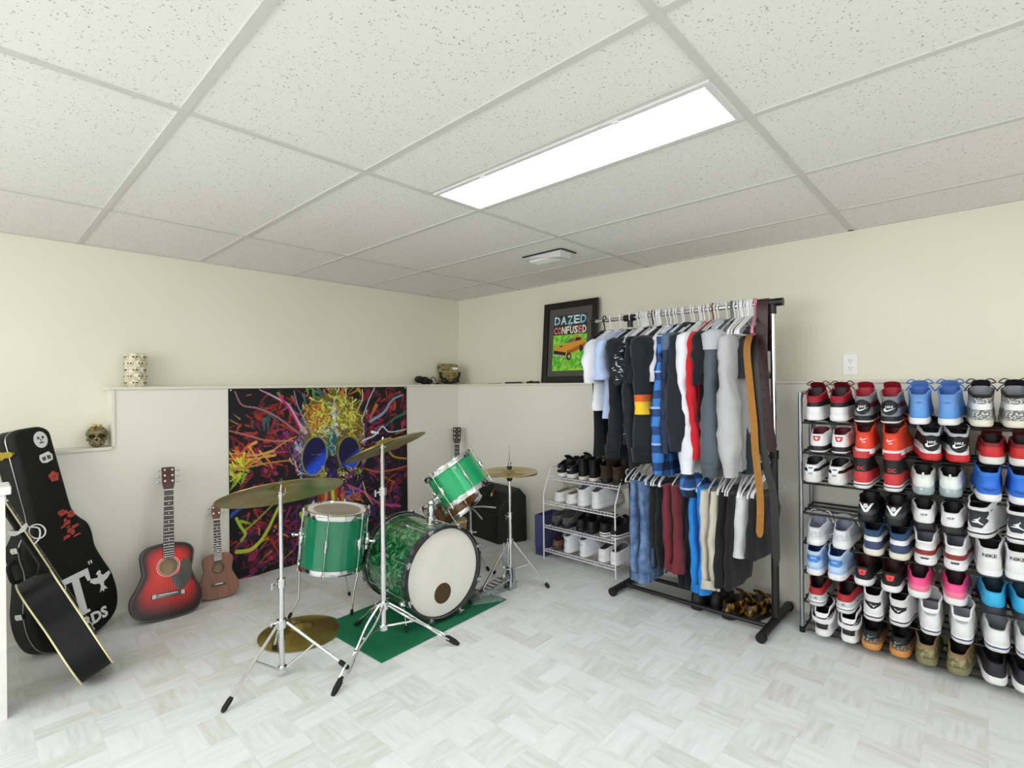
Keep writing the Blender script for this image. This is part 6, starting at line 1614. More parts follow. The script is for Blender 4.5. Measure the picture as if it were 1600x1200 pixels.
W = [
 ('sneaker', 'black runner with white heel logo', dict(form='low', sole=WHITE, bands=[BLK], lining=BLK, emblem='swoosh', emblem_z=0.062, emblemc=WHITE, textc=WHITE, emb_scale=0.8), (2.275, 2.19), 3, 0.28, ('at left end of the wire rack top tier', 'second along the wire rack top tier')),
 ('ankle_boot', 'black stitched ankle boot with cream sole', dict(form='boot', sole=CREAM, bands=['#1b1a1b', '#161617', '#161617', '#161617', '#101010'], lining='#0c0c0c', scale=0.8), (2.09, 2.0), 3, 0.18, ('left of its pair, wire rack top tier', 'right of its pair, wire rack top tier')),
 ('work_shoe', 'dark brown suede shoe', dict(form='mid', sole='#1c1714', bands=['suede'], lining='#1a130f', lace='#3a2c20', tongue='#3a2c20'), (1.905, 1.81), 3, 0.0, ('left of its pair, wire rack top tier', 'right of its pair, wire rack top tier')),
 ('slip_on_shoe', 'white slip-on shoe', dict(form='slip', sole=WHITE, bands=['#e2e0dc'], lining='#9a8f84'), (2.27, 2.165), 2, -0.5, ('at left end of the wire rack second tier', 'second along the wire rack second tier')),
 ('sneaker', 'chunky all-white leather sneaker', dict(form='mid', sole=WHITE, bands=['#e4e4e6'], lining='#6f7078', lace=WHITE, tongue=WHITE, scale=0.98), (2.06, 1.945), 2, -0.35, ('left of its pair, wire rack second tier', 'right of its pair, wire rack second tier')),
 ('slipper', 'grey furry slipper', dict(form='slip', sole='#1f1f20', bands=['fur'], lining='fur', scale=1.0), (2.30, 2.20), 1, -0.3, ('at left end of the wire rack third tier', 'second along the wire rack third tier')),
 ('dress_shoe', 'plain black leather shoe', dict(form='low', sole='#101010', bands=['#131314'], lining='#0b0b0b', scale=0.95), (2.075, 1.985), 1, 0.0, ('left of its pair, wire rack third tier', 'right of its pair, wire rack third tier')),
 ('skate_shoe', 'black shoe with striped white sole', dict(form='low', sole=WHITE, stripe=BLK, bands=['#17171a'], lining=BLK, lace=GREYL), (1.885, 1.80), 1, -0.5, ('left of its pair, right of wire rack third tier', 'right of its pair, right of wire rack third tier')),
 ('sneaker', 'white high-top sneaker', dict(form='high', sole=WHITE, bands=['#e3e3ea'], lining='#8f909c', lace=WHITE, tongue=WHITE, bow=True, scale=0.9), (2.185, 2.05), 0, -0.35, ('left of its pair, wire rack bottom tier', 'right of its pair, wire rack bottom tier')),
 ('sneaker', 'white low lace-up sneaker', dict(form='low', sole=WHITE, bands=['#e6e4e4'], lining='#5f5d5c', lace=WHITE, tongue=WHITE, bow=True), (1.895, 1.80), 0, -0.3, ('left of its pair, wire rack bottom tier', 'right of its pair, wire rack bottom tier')),
]
for nm, desc, kw, ys_, tr, yaw, tails in W:
    S_ = Shoe(**kw)
    for y, tl in zip(ys_, tails):
        z, x0 = TIERS[tr]
        S_.put(nm, f"{desc} {tl}", 'shoe', shoe_mat(x0 - 0.005, y, z + 0.006 + (0.02 if tr < 4 else 0), yaw * 0.35, math.radians(4)), 'shoes on the low white wire rack')
# tall brown boots behind the suede shoes
S_ = Shoe(form='boot', sole='#1c1714', bands=['suede'], lining='#1a130f', lace='#6a5238', tongue='suede', scale=0.95)
S_.put('ankle_boot', 'tall brown suede boot perched above the suede shoes', 'shoe', Matrix.Translation((3.05, 1.955, 0.70)) @ Matrix.Rotation(-PI / 2 - 0.5, 4, 'Z') @ Matrix.Rotation(0.1, 4, 'X'), 'shoes on the low white wire rack')
# brown slipper on the bottom tier
S_ = Shoe(form='slip', sole='#4a352a', bands=['#6a4c3e'], lining='#4a352a', scale=0.9)
S_.put('slipper', 'brown slipper at the left end of the bottom tier of the low white rack', 'shoe', shoe_mat(2.90, 2.30, TIERS[0][0] + 0.026, -0.2), 'shoes on the low white wire rack')
# sunglasses on the top right corner
sg = thing('sunglasses', 'dark sunglasses resting on the right end of the low white rack', 'sunglasses', (3.0, 1.70, 0.672))
for s in (-1, 1):
    b = MB(); b.torus((0.0, s * 0.034, 0.02), 0.024, 0.0035, (1, 0, 0.2), 20, 6); b.build('rim', M_whitemetal, sg)
    b = MB(); b.lathe([(0.022, 0), (0, 0.001)], 20, Matrix.Translation((0, s * 0.034, 0.02)) @ Matrix.Rotation(PI / 2, 4, 'Y')); b.build('lens', M_black, sg)
    b = MB(); b.tube([(0.0, s * 0.06, 0.025), (0.07, s * 0.06, 0.022), (0.11, s * 0.058, 0.005)], 0.0025, 6); b.build('temple_arm', M_whitemetal, sg)
b = MB(); b.tube([(0, -0.012, 0.026), (0, 0, 0.03), (0, 0.012, 0.026)], 0.002, 6); b.build('bridge', M_whitemetal, sg)
# purple-blue shoe box
M_card = mat('indigo_card', '#4a4b78', 0.6, noise=0.06, nscale=20)
bx = thing('shoe_box', 'indigo cardboard box standing at the left end of the low white rack', 'box', (3.045, 2.455, 0))
b = MB(); b.box((0, 0.045, 0.15), (0.20, 0.006, 0.30)); b.box((0, -0.045, 0.15), (0.20, 0.006, 0.30)); b.box((-0.10, 0, 0.15), (0.006, 0.096, 0.30)); b.box((0.10, 0, 0.15), (0.006, 0.096, 0.30)); b.box((0, 0, 0.003), (0.2, 0.09, 0.006)); b.build('tray', M_card, bx, smooth=False)
b = MB(); b.box((-0.1035, 0.0, 0.09), (0.002, 0.05, 0.025)); b.build('box_label', mat('label_grey', '#b9b9cc', 0.6, noise=0.05), bx, smooth=False)
b = MB(); b.box((-0.106, 0, 0.18), (0.004, 0.10, 0.235)); b.build('box_lid', mat('indigo_lid', '#52538a', 0.55, noise=0.06, nscale=20), bx, smooth=False)
# ------------------------------------------------------------------ clothes rack
RX, RYA, RYB, RZ, LZ = 2.903, 0.817, 1.66, 1.703, 0.862
cr_ = thing('clothes_rack', 'black and chrome two-rail clothes rack loaded with garments', 'clothes rack', (0, 0, 0))
for y in (RYA, RYB):
    b = MB(); b.cyl((2.66, y, 0.03), (3.15, y, 0.03), 0.021, n=16); ft2 = b.build('foot_bar', M_blackmetal, cr_)
    for x in (2.668, 3.142):
        b = MB(); b.cyl((x - 0.012, y, 0.025), (x + 0.012, y, 0.025), 0.025, n=16); b.build('end_cap', M_rubber, ft2)
    b = MB(); b.cyl((RX, y, 0.03), (RX, y, 0.905), 0.0185, n=16); b.build('lower_post', M_blackmetal, cr_)
    b = MB(); b.cyl((RX, y, 0.9), (RX, y, RZ), 0.0125, n=16); b.build('upper_post', M_chrome, cr_)
    b = MB(); b.cyl((RX, y, 0.88), (RX, y, 0.925), 0.023, n=16); b.cyl((RX - 0.02, y, 0.895), (RX - 0.055, y + 0.02, 0.895), 0.009, n=10); b.build('post_clamp', M_black, cr_)
    b = MB(); b.cyl((RX, y - 0.035, RZ), (RX, y + 0.04, RZ), 0.021, n=16); b.cyl((RX, y, RZ - 0.06), (RX, y, RZ), 0.018, n=16); b.build('top_joint', M_black, cr_)
b = MB(); b.cyl((RX, 0.79, RZ), (RX, 1.93, RZ), 0.0125, n=16); b.build('top_rail', M_chrome, cr_)
for y in (0.778, 1.935):
    b = MB(); b.cyl((RX, y - 0.012, RZ), (RX, y + 0.012, RZ), 0.021, n=16); b.build('end_cap', M_black, cr_)
b = MB(); b.cyl((RX, RYA, LZ), (RX, RYB, LZ), 0.011, n=14); b.build('lower_rail', M_chrome, cr_)
for x in (2.80, 3.0):
    b = MB(); b.cyl((x, RYA, 0.032), (x, RYB, 0.032), 0.0125, n=14); b.build('base_bar', M_blackmetal, cr_)

ORD = ['first', 'second', 'third', 'fourth', 'fifth', 'sixth', 'seventh', 'eighth', 'ninth', 'tenth', 'eleventh', 'twelfth', 'thirteenth', 'fourteenth', 'fifteenth']
# hangers ---------------------------------------------------------
def hanger_mesh(w_=0.40, r=0.0042, drop=0.0):
    b = MB()
    hook = [(0.019 * math.cos(a), 0, 0.004 + 0.019 * math.sin(a)) for a in np.linspace(-0.5, PI, 11)]
    hook = hook + [(-0.019, 0, -0.012), (-0.010, 0, -0.03), (0, 0, -0.045), (0, 0, -0.075)]
    b.tube(hook, r * 0.95, 7)
    h = w_ / 2
    tri = smooth_poly([(0, 0, -0.072), (-h * 0.45, 0, -0.105), (-h * 0.92, 0, -0.148), (-h, 0, -0.165), (-h * 0.93, 0, -0.178), (0, 0, -0.178), (h * 0.93, 0, -0.178), (h, 0, -0.165), (h * 0.92, 0, -0.148), (h * 0.45, 0, -0.105)], 3)
    b.tube(tri, r, 7, 0, True)
    return b
HM_ = {}
HCOL = {'white': '#e9e8ea', 'pink': '#d58a9c', 'sage': '#5f716a', 'black': '#1d1c1b', 'brown': '#8a4a34', 'grey': '#77808a'}
_hm = hanger_mesh().mesh('hanger', mat('hanger_white', HCOL['white'], 0.3, noise=0.02))
def hanger(y, z, label, color='white', group='hangers on the clothes rack', tilt=0.0, yaw=0.0, x=RX):
    if color not in HM_:
        me = _hm.copy(); me.materials[0] = mat('hanger_' + color, HCOL[color], 0.3, noise=0.02); HM_[color] = me
    o = bpy.data.objects.new('clothes_hanger', HM_[color]); COL.objects.link(o)
    o.location = (x, y, z + 0.008); o.rotation_euler = (0, tilt, yaw)
    return tag(o, label, 'hanger', group)

def hang_label(c, label):
    ws = label.split(' at the ')[0] if len(label.split()) > 11 else label
    return f"{c} plastic hanger holding the {ws}"

# garments ---------------------------------------------------------
def cloth(c, **k): return mat('cloth_' + c.lstrip('#'), c, 0.85, noise=0.06, nscale=9, bump=0.35, bscale=240, sheen=0.15, spec=0.25, **k)
def ell(cx, cy, cz, rx, ry, n=20, e=0.8, f=None):
    out = []
    for k in range(n):
        a = 2 * PI * k / n; ca, sa = math.cos(a), math.sin(a)
        x = rx * abs(ca) ** e * (1 if ca >= 0 else -1); y = ry * abs(sa) ** e * (1 if sa >= 0 else -1)
        if f: y += f(x, cz)
        out.append((cx + x, cy + y, cz))
    return out
GSEED = [0]
def garment(y, name, label, cat, torso, sleeve=None, L=0.72, sl=0.58, hw_=0.215, th=0.032, cuff=None, hem=None, bands=None, hood=None, short=False, sw=0.055, shoulder=None, drop=0.0, yaw=0.0, hang='white', spread=0.03, stripe_mat=None, dx=0.0, sy=0.031):
    """garment on a hanger; local origin at the rail, garment in the local x-z plane"""
    GSEED[0] += 1; rs = random.Random(GSEED[0]); ph = rs.uniform(0, 6); ph2 = rs.uniform(0, 6)
    t = thing(name, label, cat, M=Matrix.Translation((RX + dx, y, RZ - drop)) @ Matrix.Rotation(yaw, 4, 'Z'), group='garments on the top rail')
    z0 = -0.085
    wob = lambda amp: (lambda x, z: amp * min(1, (-z) / 0.5) * (math.sin(x * 38 + ph + z * 5) + 0.6 * math.sin(x * 71 + ph2)))
    N = 9; rings = [ell(0, 0, z0, 0.055, 0.022, 28), ell(0, 0, z0 - 0.03, 0.13, 0.028, 28), ell(0, 0, z0 - 0.085, hw_ * 0.93, 0.03, 28)]
    for k in range(1, N + 1):
        u = k / N; z = z0 - 0.085 - (L - 0.085) * u
        rings.append(ell(0, 0, z, hw_ * (0.96 - 0.05 * math.sin(u * PI) + 0.02 * u), th * (0.95 + 0.25 * u), 28, 0.8, wob(0.011)))
    tb = MB(); tb.loft(rings, 0, True, False); body = tb.build('torso', torso, t, angle=80)
    if hem is not None:
        zb = z0 - L; b = MB(); b.loft([ell(0, 0, zb + 0.055, hw_ * 0.97, th * 1.2, 28, 0.8, wob(0.011)), ell(0, 0, zb + 0.03, hw_ * 0.99, th * 1.3, 28, 0.8, wob(0.011)), ell(0, 0, zb - 0.004, hw_ * 0.95, th * 1.25, 28, 0.8, wob(0.011))], 0, False, False); b.build('hem_band', hem, t, angle=80)
    b = MB(); b.torus((0, 0, z0 + 0.002), 0.056, 0.007, (0, 0, 1), 20, 6); b.v = [(x, yy * 0.45, z) for x, yy, z in b.v]; b.build('neckband', hem or torso, t)
    sm = sleeve or torso
    for s in (-1, 1):
        n = 16; R = []
        for k in range(n + 1):
            u = k / n
            x = s * (hw_ * 0.86 + spread * min(1, u * 2.2) + 0.014 * math.sin(u * 5 + ph) + 0.002 * math.sin(u * 15 + ph2))
            z = z0 - 0.075 - sl * u
            rx = sw * (1.25 - 0.35 * u) if not short else sw * (1.15 + 0.25 * u)
            ry = sy * (1 + 0.25 * math.sin(u * 7 + ph) + 0.12 * math.sin(u * 19 + ph2)) * (1.2 if short else 1.0); rx *= 1 + 0.03 * math.sin(u * 11 + ph)
            R.append(ell(x, -0.012 * math.sin(u * 3 + ph2), z, rx, ry, 16, 0.85, lambda xx, zz: 0.004 * math.sin(zz * 60 + ph) + 0.004 * math.sin(xx * 110 + zz * 25 + ph2)))
        R.insert(0, ell(s * hw_ * 0.80, 0, z0 - 0.055, sw * 0.8, 0.02, 16, 0.85))
        b = MB(); b.loft(R, 0, True, False)
        sv = b.build('sleeve', sm, t, angle=80)
        if bands:
            for (u0, u1, bm) in bands:
                P = []
                for u in (u0, (u0 + u1) / 2, u1):
                    k = u * n; k0 = min(int(k), n - 1); q = k - k0; A, B = R[k0 + 1], R[k0 + 2]
                    c = (sum(p[0] for p in A) * (1 - q) + sum(p[0] for p in B) * q) / 16, (sum(p[1] for p in A) * (1 - q) + sum(p[1] for p in B) * q) / 16
                    P.append([((a[0] * (1 - q) + d[0] * q - c[0]) * 1.05 + c[0], (a[1] * (1 - q) + d[1] * q - c[1]) * 1.05 + c[1], a[2] * (1 - q) + d[2] * q) for a, d in zip(A, B)])
                b = MB(); b.loft(P, 0, False, False); b.build('sleeve_stripe', bm, sv, angle=80)
        if shoulder is not None:
            P = []
            for k in (0, 1, 3):
                A = R[k]; c = (sum(p[0] for p in A) / 16, sum(p[1] for p in A) / 16); P.append([((a[0] - c[0]) * 1.09 + c[0], (a[1] - c[1]) * 1.14 + c[1], a[2] + (0.004 if k == 0 else 0)) for a in A])
            b = MB(); b.loft(P, 0, True, False); b.build('shoulder_panel', shoulder, sv, angle=80)
        if cuff is not None:
            A = R[-1]; c = (sum(p[0] for p in A) / 16, sum(p[1] for p in A) / 16)
            rr = [[((a[0] - c[0]) * f_ + c[0], (a[1] - c[1]) * f_ + c[1], a[2] + dz) for a in A] for f_, dz in ((1.03, 0.03), (0.98, 0.0), (0.86, -0.05), (0.80, -0.05))]
            b = MB(); b.loft(rr, 0, False, True); b.build('cuff', cuff, sv, angle=80)
    if hood is not None:
        b = MB(); b.loft([ell(0, 0.02, z0 + 0.015, 0.085, 0.028, 20), ell(0, 0.032, z0 - 0.03, 0.125, 0.034, 20), ell(0, 0.036, z0 - 0.12, 0.12, 0.03, 20), ell(0, 0.034, z0 - 0.19, 0.05, 0.016, 20)], 0, True, True); b.build('hood', hood, t, angle=80)
        b = MB()
        for s in (-1, 1): b.tube(smooth_poly([(s * 0.03, -0.03, z0 - 0.03), (s * 0.035, -0.042, z0 - 0.12), (s * 0.03, -0.042, z0 - 0.22)], 4, False), 0.0025, 6)
        b.build('drawstring', cloth('#d0d0d2'), t)
    if hang: hanger(y, RZ - 0.0, hang_label(hang, label), hang, yaw=yaw)
    return t, body

C_BLK, C_BLK2, C_WHT, C_NAVY = cloth('#18191d'), cloth('#202228'), cloth('#e2e2e8'), cloth('#1f2a44')
M_pl = mat_plaid()
M_tiger = mat_two('tiger_print', '#131418', '#c9cbd0', 42, (0.60, 0.64), 0.85, 'noise', 2, stretch=(1, 1, 2.2))
M_denim = mat_two('denim_blue', '#3b5478', '#6f8bb0', 22, (0.3, 0.7), 0.9, 'noise', 6)
M_denimd = mat_two('denim_dark', '#1c2638', '#2e3d58', 22, (0.3, 0.7), 0.9, 'noise', 6)
G = garment
G(1.85, 't_shirt', 'black t-shirt at the far left end of the top rail', 'shirt', C_BLK, sl=0.14, short=True, L=0.80, hang='black', hw_=0.14, sw=0.04)
G(1.80, 't_shirt', 'white t-shirt with ribbed sleeves near the left end', 'shirt', C_WHT, sl=0.255, short=True, L=0.5, sw=0.066, spread=0.05, hem=C_WHT)
G(1.725, 't_shirt', 'pale blue t-shirt hanging next to the white one', 'shirt', cloth('#b4c4e6'), sl=0.235, short=True, L=0.55, sw=0.055)
G(1.655, 'long_sleeve_shirt', 'long black shirt with white tiger print on the sleeve', 'shirt', C_BLK, sleeve=C_BLK2, L=0.80, sl=0.66, th=0.03, cuff=C_BLK)
G(1.60, 'printed_t_shirt', 'black and white tiger striped t-shirt', 'shirt', M_tiger, sl=0.27, short=True, L=0.70, th=0.028, sw=0.05)
G(1.535, 'long_sleeve_shirt', 'plain black long-sleeved shirt beside the tiger print', 'shirt', C_BLK2, L=0.82, sl=0.70, cuff=C_BLK2, th=0.03)
G(1.49, 't_shirt', 'black t-shirt with wide short sleeves', 'shirt', C_BLK, sl=0.26, short=True, L=0.74, sw=0.06, th=0.03)
G(1.45, 'hockey_jersey', 'black jersey with an orange and yellow stripe round the sleeve', 'jersey', cloth('#1d2025'), L=0.76, sl=0.66, sw=0.075, sy=0.05, spread=0.06, th=0.034, cuff=C_BLK, bands=[(0.49, 0.55, cloth('#d8632c')), (0.55, 0.66, cloth('#e8c22e'))])
G(1.385, 'white_sweater', 'white shirt with narrow drooping sleeve', 'shirt', C_WHT, sl=0.20, L=0.5, sw=0.036, th=0.022, sy=0.024, cuff=C_WHT, spread=0.02, hw_=0.20)
G(1.345, 'flannel_shirt', 'blue and black plaid flannel shirt', 'shirt', M_pl, L=0.86, sl=0.72, sw=0.06, cuff=M_pl, th=0.034)
G(1.30, 'denim_jacket', 'dark navy denim jacket with pale piping', 'jacket', M_denimd, L=0.7, sl=0.6, sw=0.052, th=0.032, cuff=M_denimd, hem=M_denimd, shoulder=cloth('#5a6c88'))
G(1.24, 'hoodie', 'charcoal black zip hoodie in the middle of the rail', 'hoodie', cloth('#20242b'), L=0.72, sl=0.58, sw=0.062, cuff=cloth('#20242b'), hem=cloth('#20242b'), hood=cloth('#20242b'), th=0.036, sy=0.046, spread=0.05)
G(1.195, 'track_jersey', 'white long-sleeved jersey behind the black and red shirts', 'jersey', C_WHT, L=0.83, sl=0.70, sw=0.05, spread=0.035, sy=0.036, hw_=0.225, th=0.036, hem=C_WHT, cuff=C_WHT)
G(1.152, 'red_shirt', 'bright red shirt with narrow sleeve over the white jersey', 'shirt', cloth('#c9222c'), L=0.5, sl=0.67, sw=0.03, spread=0.04, sy=0.024, hw_=0.228, th=0.024)
G(1.118, 't_shirt', 'black t-shirt with thin red sleeve trim', 'shirt', C_BLK, sl=0.27, short=True, L=0.6, sw=0.062, th=0.03, hem=cloth('#c9222c'))
G(1.05, 'hoodie', 'slate grey hoodie with pale grey shoulder', 'hoodie', cloth('#555e66'), L=0.78, sl=0.70, sw=0.07, sy=0.042, spread=0.035, th=0.04, cuff=cloth('#4e565e'), hem=cloth('#4e565e'), hood=cloth('#b2b3b8'), shoulder=cloth('#b9b9be'))
G(0.972, 'hoodie', 'pale grey hoodie with rumpled front near the belts', 'hoodie', cloth('#b5b4b6'), L=0.76, sl=0.66, sw=0.075, sy=0.046, th=0.045, drop=0.03, cuff=cloth('#b5b4b6'), hem=cloth('#b0b0b4'), hood=cloth('#a9a8aa'))
G(0.94, 't_shirt', 'dark slate sweatshirt half hidden behind the belts', 'shirt', cloth('#333a44'), L=0.78, sl=0.2, short=True, sw=0.04, th=0.03, hw_=0.15, drop=0.04, dx=0.05)
# loose empty hangers on the top rail
rs = random.Random(31)
for i, y in enumerate([0.915, 0.924, 0.934, 0.945, 0.955, 0.968, 0.978, 0.992, 1.01]):
    hanger(y, RZ, f'empty white hanger, {ORD[i]} from the belts in the bunch on the top rail', 'white', 'empty white hangers at the right end of the top rail', 0, rs.uniform(-0.04, 0.12))
for y, w_ in ((0.905, 'left'), (0.896, 'right')):
    hanger(y, RZ, f'empty dusty-pink plastic hanger beside the brown belt, {w_} of the two', 'pink', 'empty pink hangers', 0, rs.uniform(0.1, 0.25))
for y, w_ in ((1.02, 'right'), (1.03, 'left')):
    hanger(y, RZ, f'empty sage-green plastic hanger above the grey hoodies, {w_} of the two', 'sage', 'empty sage hangers', 0, 0.15)
hanger(1.13, RZ, 'empty terracotta plastic hanger in the middle of the top rail', 'brown', 'empty brown hanger')
hanger(1.50, RZ, 'empty black plastic hanger among the dark shirts', 'black', 'empty black hanger')
for i, y in enumerate(sorted((1.545, 1.555, 1.566, 1.578, 1.455, 1.465, 1.475, 1.41, 1.36, 1.31, 1.255, 1.205, 1.18, 1.10, 1.05), reverse=True)):
    hanger(y, RZ, f'empty white hanger, {ORD[i]} from the left among the shirts on the top rail', 'white', 'empty white hangers between the shirts', 0, rs.uniform(-0.05, 0.1))

# trousers on the lower rail ---------------------------------------------------------
def trousers(y, name, label, m_, ztop, zbot, w_=0.25, th=0.03, xc=2.83, band=None, pocket=False, flare=0.0, hang=True, cat='trousers', legs=2, yaw=0.0):
    GSEED[0] += 1; rs = random.Random(GSEED[0] * 3); ph = rs.uniform(0, 6)
    t = thing(name, label, cat, M=Matrix.Translation((xc, y, ztop)) @ Matrix.Rotation(yaw, 4, 'Z'), group='trousers on the lower rail')
    H_ = ztop - zbot
    for s in ((-1, 1) if legs == 2 else (0,)):
        R = []
        for k in range(11):
            u = k / 10; z = -H_ * u
            wv = lambda x, zz: 0.006 * math.sin(x * 45 + ph + zz * 9) + 0.004 * math.sin(zz * 40 + ph * 2)
            R.append(ell(0.012 * math.sin(u * 6 + ph + s), s * th * 0.52 + 0.006 * math.sin(u * 4 + ph), z, w_ / 2 * (0.92 + (0.08 + flare) * u + 0.03 * math.sin(u * 9 + ph)), th * (0.5 if legs == 2 else 0.95) * (1 + 0.2 * u), 22, 0.75, wv))
        b = MB(); b.loft(R, 0, True, True); b.build('trouser_leg', m_, t, angle=80)
    if band is not None:
        b = MB(); b.loft([ell(0, 0, -H_ + 0.05, w_ / 2 * (1.0 + flare), th * 1.15, 24, 0.75), ell(0, 0, -H_ + 0.005, w_ / 2 * (1.03 + flare), th * 1.2, 24, 0.75), ell(0, 0, -H_ + 0.005, w_ / 2 * 0.9, th * 0.9, 24, 0.75)], 0, False, False); wb = b.build('waistband', band, t, angle=60)
        for x in (-0.5, 0.0, 0.5):
            b = MB(); b.box((x * w_ * 0.8, -th * 1.2, -H_ + 0.028), (0.012, 0.012, 0.055)); b.build('belt_loop', band, wb, smooth=False)
    if pocket:
        b = MB(); b.add([(-w_ * 0.36, -th * 1.32, -H_ + 0.20), (w_ * 0.12, -th * 1.35, -H_ + 0.20), (w_ * 0.12, -th * 1.35, -H_ + 0.10), (-w_ * 0.12, -th * 1.38, -H_ + 0.07), (-w_ * 0.36, -th * 1.32, -H_ + 0.10)], [(0, 1, 2, 3, 4)]); b.build('back_pocket', band or m_, t, smooth=False)
    if hang: hanger(y, LZ, hang_label('white', label), 'white', yaw=yaw, x=RX)
T = trousers
M_khaki = cloth('#c3bcae')
T(1.50, 'jeans', 'faded blue jeans with waistband down at the left of the lower rail', M_denim, 0.71, 0.125, 0.27, 0.056, 2.80, band=M_denim, pocket=True, cat='jeans')
T(1.42, 'trousers', 'charcoal trousers beside the faded jeans', cloth('#25272a'), 0.71, 0.2, 0.22, 0.032, 2.84)
T(1.365, 'trousers', 'black trousers left of the burgundy ones', cloth('#17181a'), 0.71, 0.22, 0.22, 0.026, 2.86)
T(1.29, 'trousers', 'burgundy cotton trousers on the lower rail', cloth('#6e2a30'), 0.71, 0.23, 0.27, 0.052, 2.80, band=cloth('#66262c'))
T(1.235, 'trousers', 'black trousers right of the burgundy ones', cloth('#1a1a1c'), 0.71, 0.15, 0.24, 0.03, 2.84)
T(1.15, 'track_pants', 'bright blue track pants on the lower rail', cloth('#1f7fd0'), 0.72, 0.145, 0.25, 0.046, 2.81, band=cloth('#1b74c2'))
T(1.085, 'cargo_shorts', 'stone coloured cargo trousers beside the bright blue pants', M_khaki, 0.71, 0.19, 0.26, 0.046, 2.79, band=M_khaki, pocket=True)
T(1.0, 'trousers', 'wide black trousers in front of the stone cargo trousers', cloth('#1b1b1c'), 0.71, 0.22, 0.34, 0.05, 2.84, flare=0.12)
T(0.935, 'shorts', 'white shorts with pale blue edge on the lower rail', cloth('#cfcfcf'), 0.70, 0.38, 0.28, 0.04, 2.83, cat='shorts', legs=1)
T(0.86, 'shorts', 'black shorts at the right end of the lower rail', cloth('#1d1d1e'), 0.70, 0.40, 0.38, 0.04, 2.86, cat='shorts', legs=1, flare=0.08)
T(1.20, 'flannel_sleeve_shirt', 'blue plaid shirt folded over the lower rail', M_pl, 0.86, 0.66, 0.26, 0.045, 2.80, hang=False, cat='shirt', legs=1)
for i, y in enumerate((1.585, 1.57, 1.555, 1.54, 1.45, 1.435, 1.40, 1.385)):
    hanger(y, LZ, f'empty white hanger, {ORD[i]} from the left end of the lower rail', 'white', 'empty white hangers at the left of the lower rail', 0, 0.1 * math.sin(i))
for i, y in enumerate((0.836, 0.85, 0.89, 0.905, 0.95, 0.965, 0.98, 1.03, 1.045, 1.06)):
    hanger(y, LZ, f'empty white hanger, {ORD[i]} from the right end of the lower rail', 'white', 'empty white hangers at the right of the lower rail', 0, (-0.16, -0.10)[i] if i < 2 else 0.12 * math.sin(i * 1.7) + 0.05)

# belts ---------------------------------------------------------
def belt(name, label, pts, wdt, m_, th=0.004, hint=(0, 1, 0), holes=False, buckle=False):
    P = [Vector(p) for p in smooth_poly(pts, 5, False)]
    c0 = P[0].copy(); t = thing(name, label, 'belt', tuple(c0)); P = [p - c0 for p in P]
    R = []
    for i, p in enumerate(P):
        tan = (P[min(i + 1, len(P) - 1)] - P[max(i - 1, 0)]).normalized(); wv = Vector(hint); wv = (wv - tan * wv.dot(tan)).normalized(); nv = tan.cross(wv)
        k = wdt / 2 * (0.5 if i == len(P) - 1 else 1)
        R.append([p - wv * k - nv * th / 2, p + wv * k - nv * th / 2, p + wv * k + nv * th / 2, p - wv * k + nv * th / 2])
    b = MB(); b.loft(R); b.build('strap', m_, t, angle=50)
    if holes:
        for i in range(5):
            p = P[-4 - i * 1]; b = MB(); b.cyl(p - Vector((0.004, 0, 0)), p + Vector((0.004, 0, 0)), 0.0035, n=8); b.build('belt_hole', M_rubber, t)
    if buckle:
        p = P[0]; b = MB(); b.tube([p + Vector((0, -0.03, -0.03)), p + Vector((0, 0.03, -0.03)), p + Vector((0, 0.03, 0.03)), p + Vector((0, -0.03, 0.03))], 0.004, 6, 0, True); b.build('buckle', M_steel, t)
M_leather = mat('leather_brown', '#3d2020', 0.4, noise=0.12, nscale=40)
M_suede = mat('suede_tan', '#9a6c30', 0.9, noise=0.12, nscale=60)
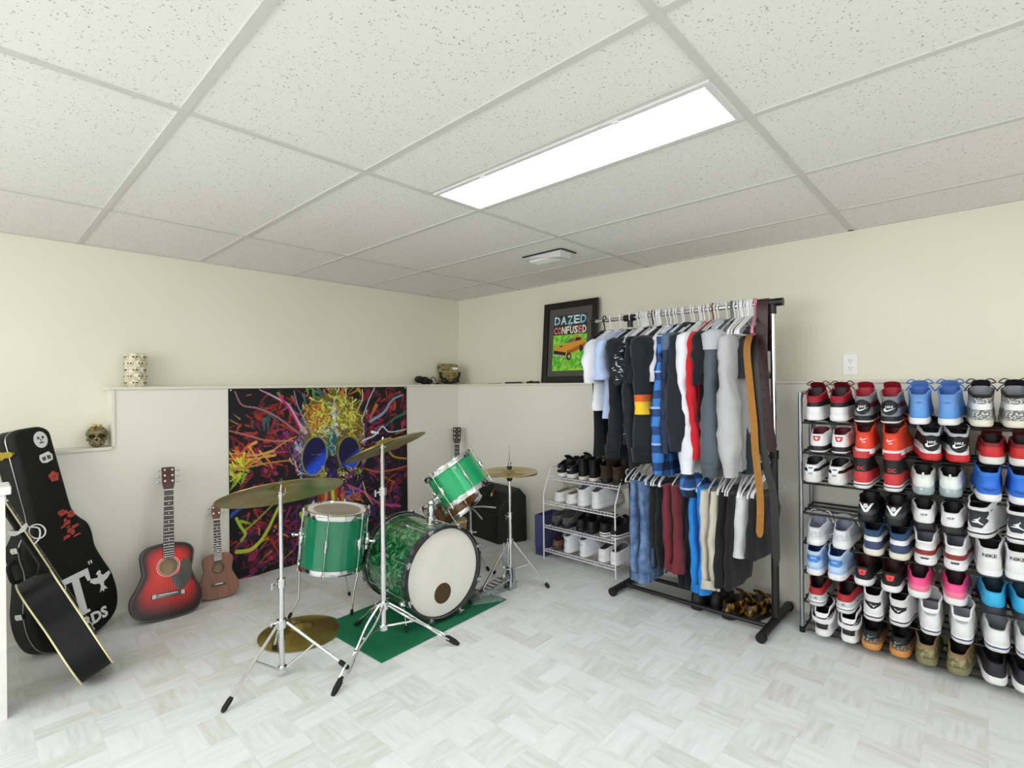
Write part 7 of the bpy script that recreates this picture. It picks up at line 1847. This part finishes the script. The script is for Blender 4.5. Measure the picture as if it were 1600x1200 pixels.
M_leatherb = mat('leather_black', '#1d1a1c', 0.45, noise=0.12, nscale=40)
belt('belt', 'dark brown leather belt looped over the top rail by its end', [(2.945, 0.862, 1.45), (2.935, 0.862, 1.66), (RX, 0.862, RZ + 0.024), (2.872, 0.86, 1.66), (2.862, 0.861, 1.41), (2.86, 0.845, 1.14), (2.86, 0.815, 0.92)], 0.058, M_leather, holes=True)
belt('belt', 'tan suede belt hanging from a pink hanger', [(2.80, 0.898, 1.535), (2.72, 0.889, 1.45), (2.68, 0.862, 1.26), (2.67, 0.843, 1.08), (2.67, 0.838, 0.96), (2.665, 0.815, 0.71), (2.665, 0.82, 0.52)], 0.034, M_suede)
belt('belt', 'long black leather belt hanging down to the shorts', [(2.82, 0.885, 1.535), (2.74, 0.866, 1.42), (2.70, 0.838, 1.27), (2.69, 0.819, 1.045), (2.69, 0.791, 0.865), (2.69, 0.76, 0.71), (2.69, 0.752, 0.385)], 0.036, M_leatherb, holes=True)

# shoes on the floor under the rack ---------------------------------------------------------
S_ = Shoe(form='mid', sole='#141312', bands=['#1a1817'], lining='#0c0b0b', lace='#221f1d', tongue='#1a1817', scale=1.0)
for y, w_, x in ((1.205, 'left', 2.80), (1.115, 'right', 2.84)):
    S_.put('dress_shoe', f"black leather shoe on the floor under the rack, {w_} of its pair", 'shoe', shoe_mat(x, y, 0.0, 0.1), 'shoes on the floor under the clothes rack')
S_ = Shoe(form='low', sole='#171310', bands=['goldcamo'], lining='#15100c', lace='goldcamo', tongue='goldcamo', scale=1.0)
S_.put('foil_sneaker', 'gold and black foil patterned shoe lying behind its pair under the rack', 'shoe', Matrix.Translation((2.80, 1.045, 0.0)) @ Matrix.Rotation(-PI / 2 - 0.35, 4, 'Z'), 'shoes on the floor under the clothes rack')
S_.put('foil_sneaker', 'gold and black foil patterned shoe nearest the rack post', 'shoe', Matrix.Translation((2.845, 0.94, 0.0)) @ Matrix.Rotation(-PI / 2 - 0.15, 4, 'Z'), 'shoes on the floor under the clothes rack')
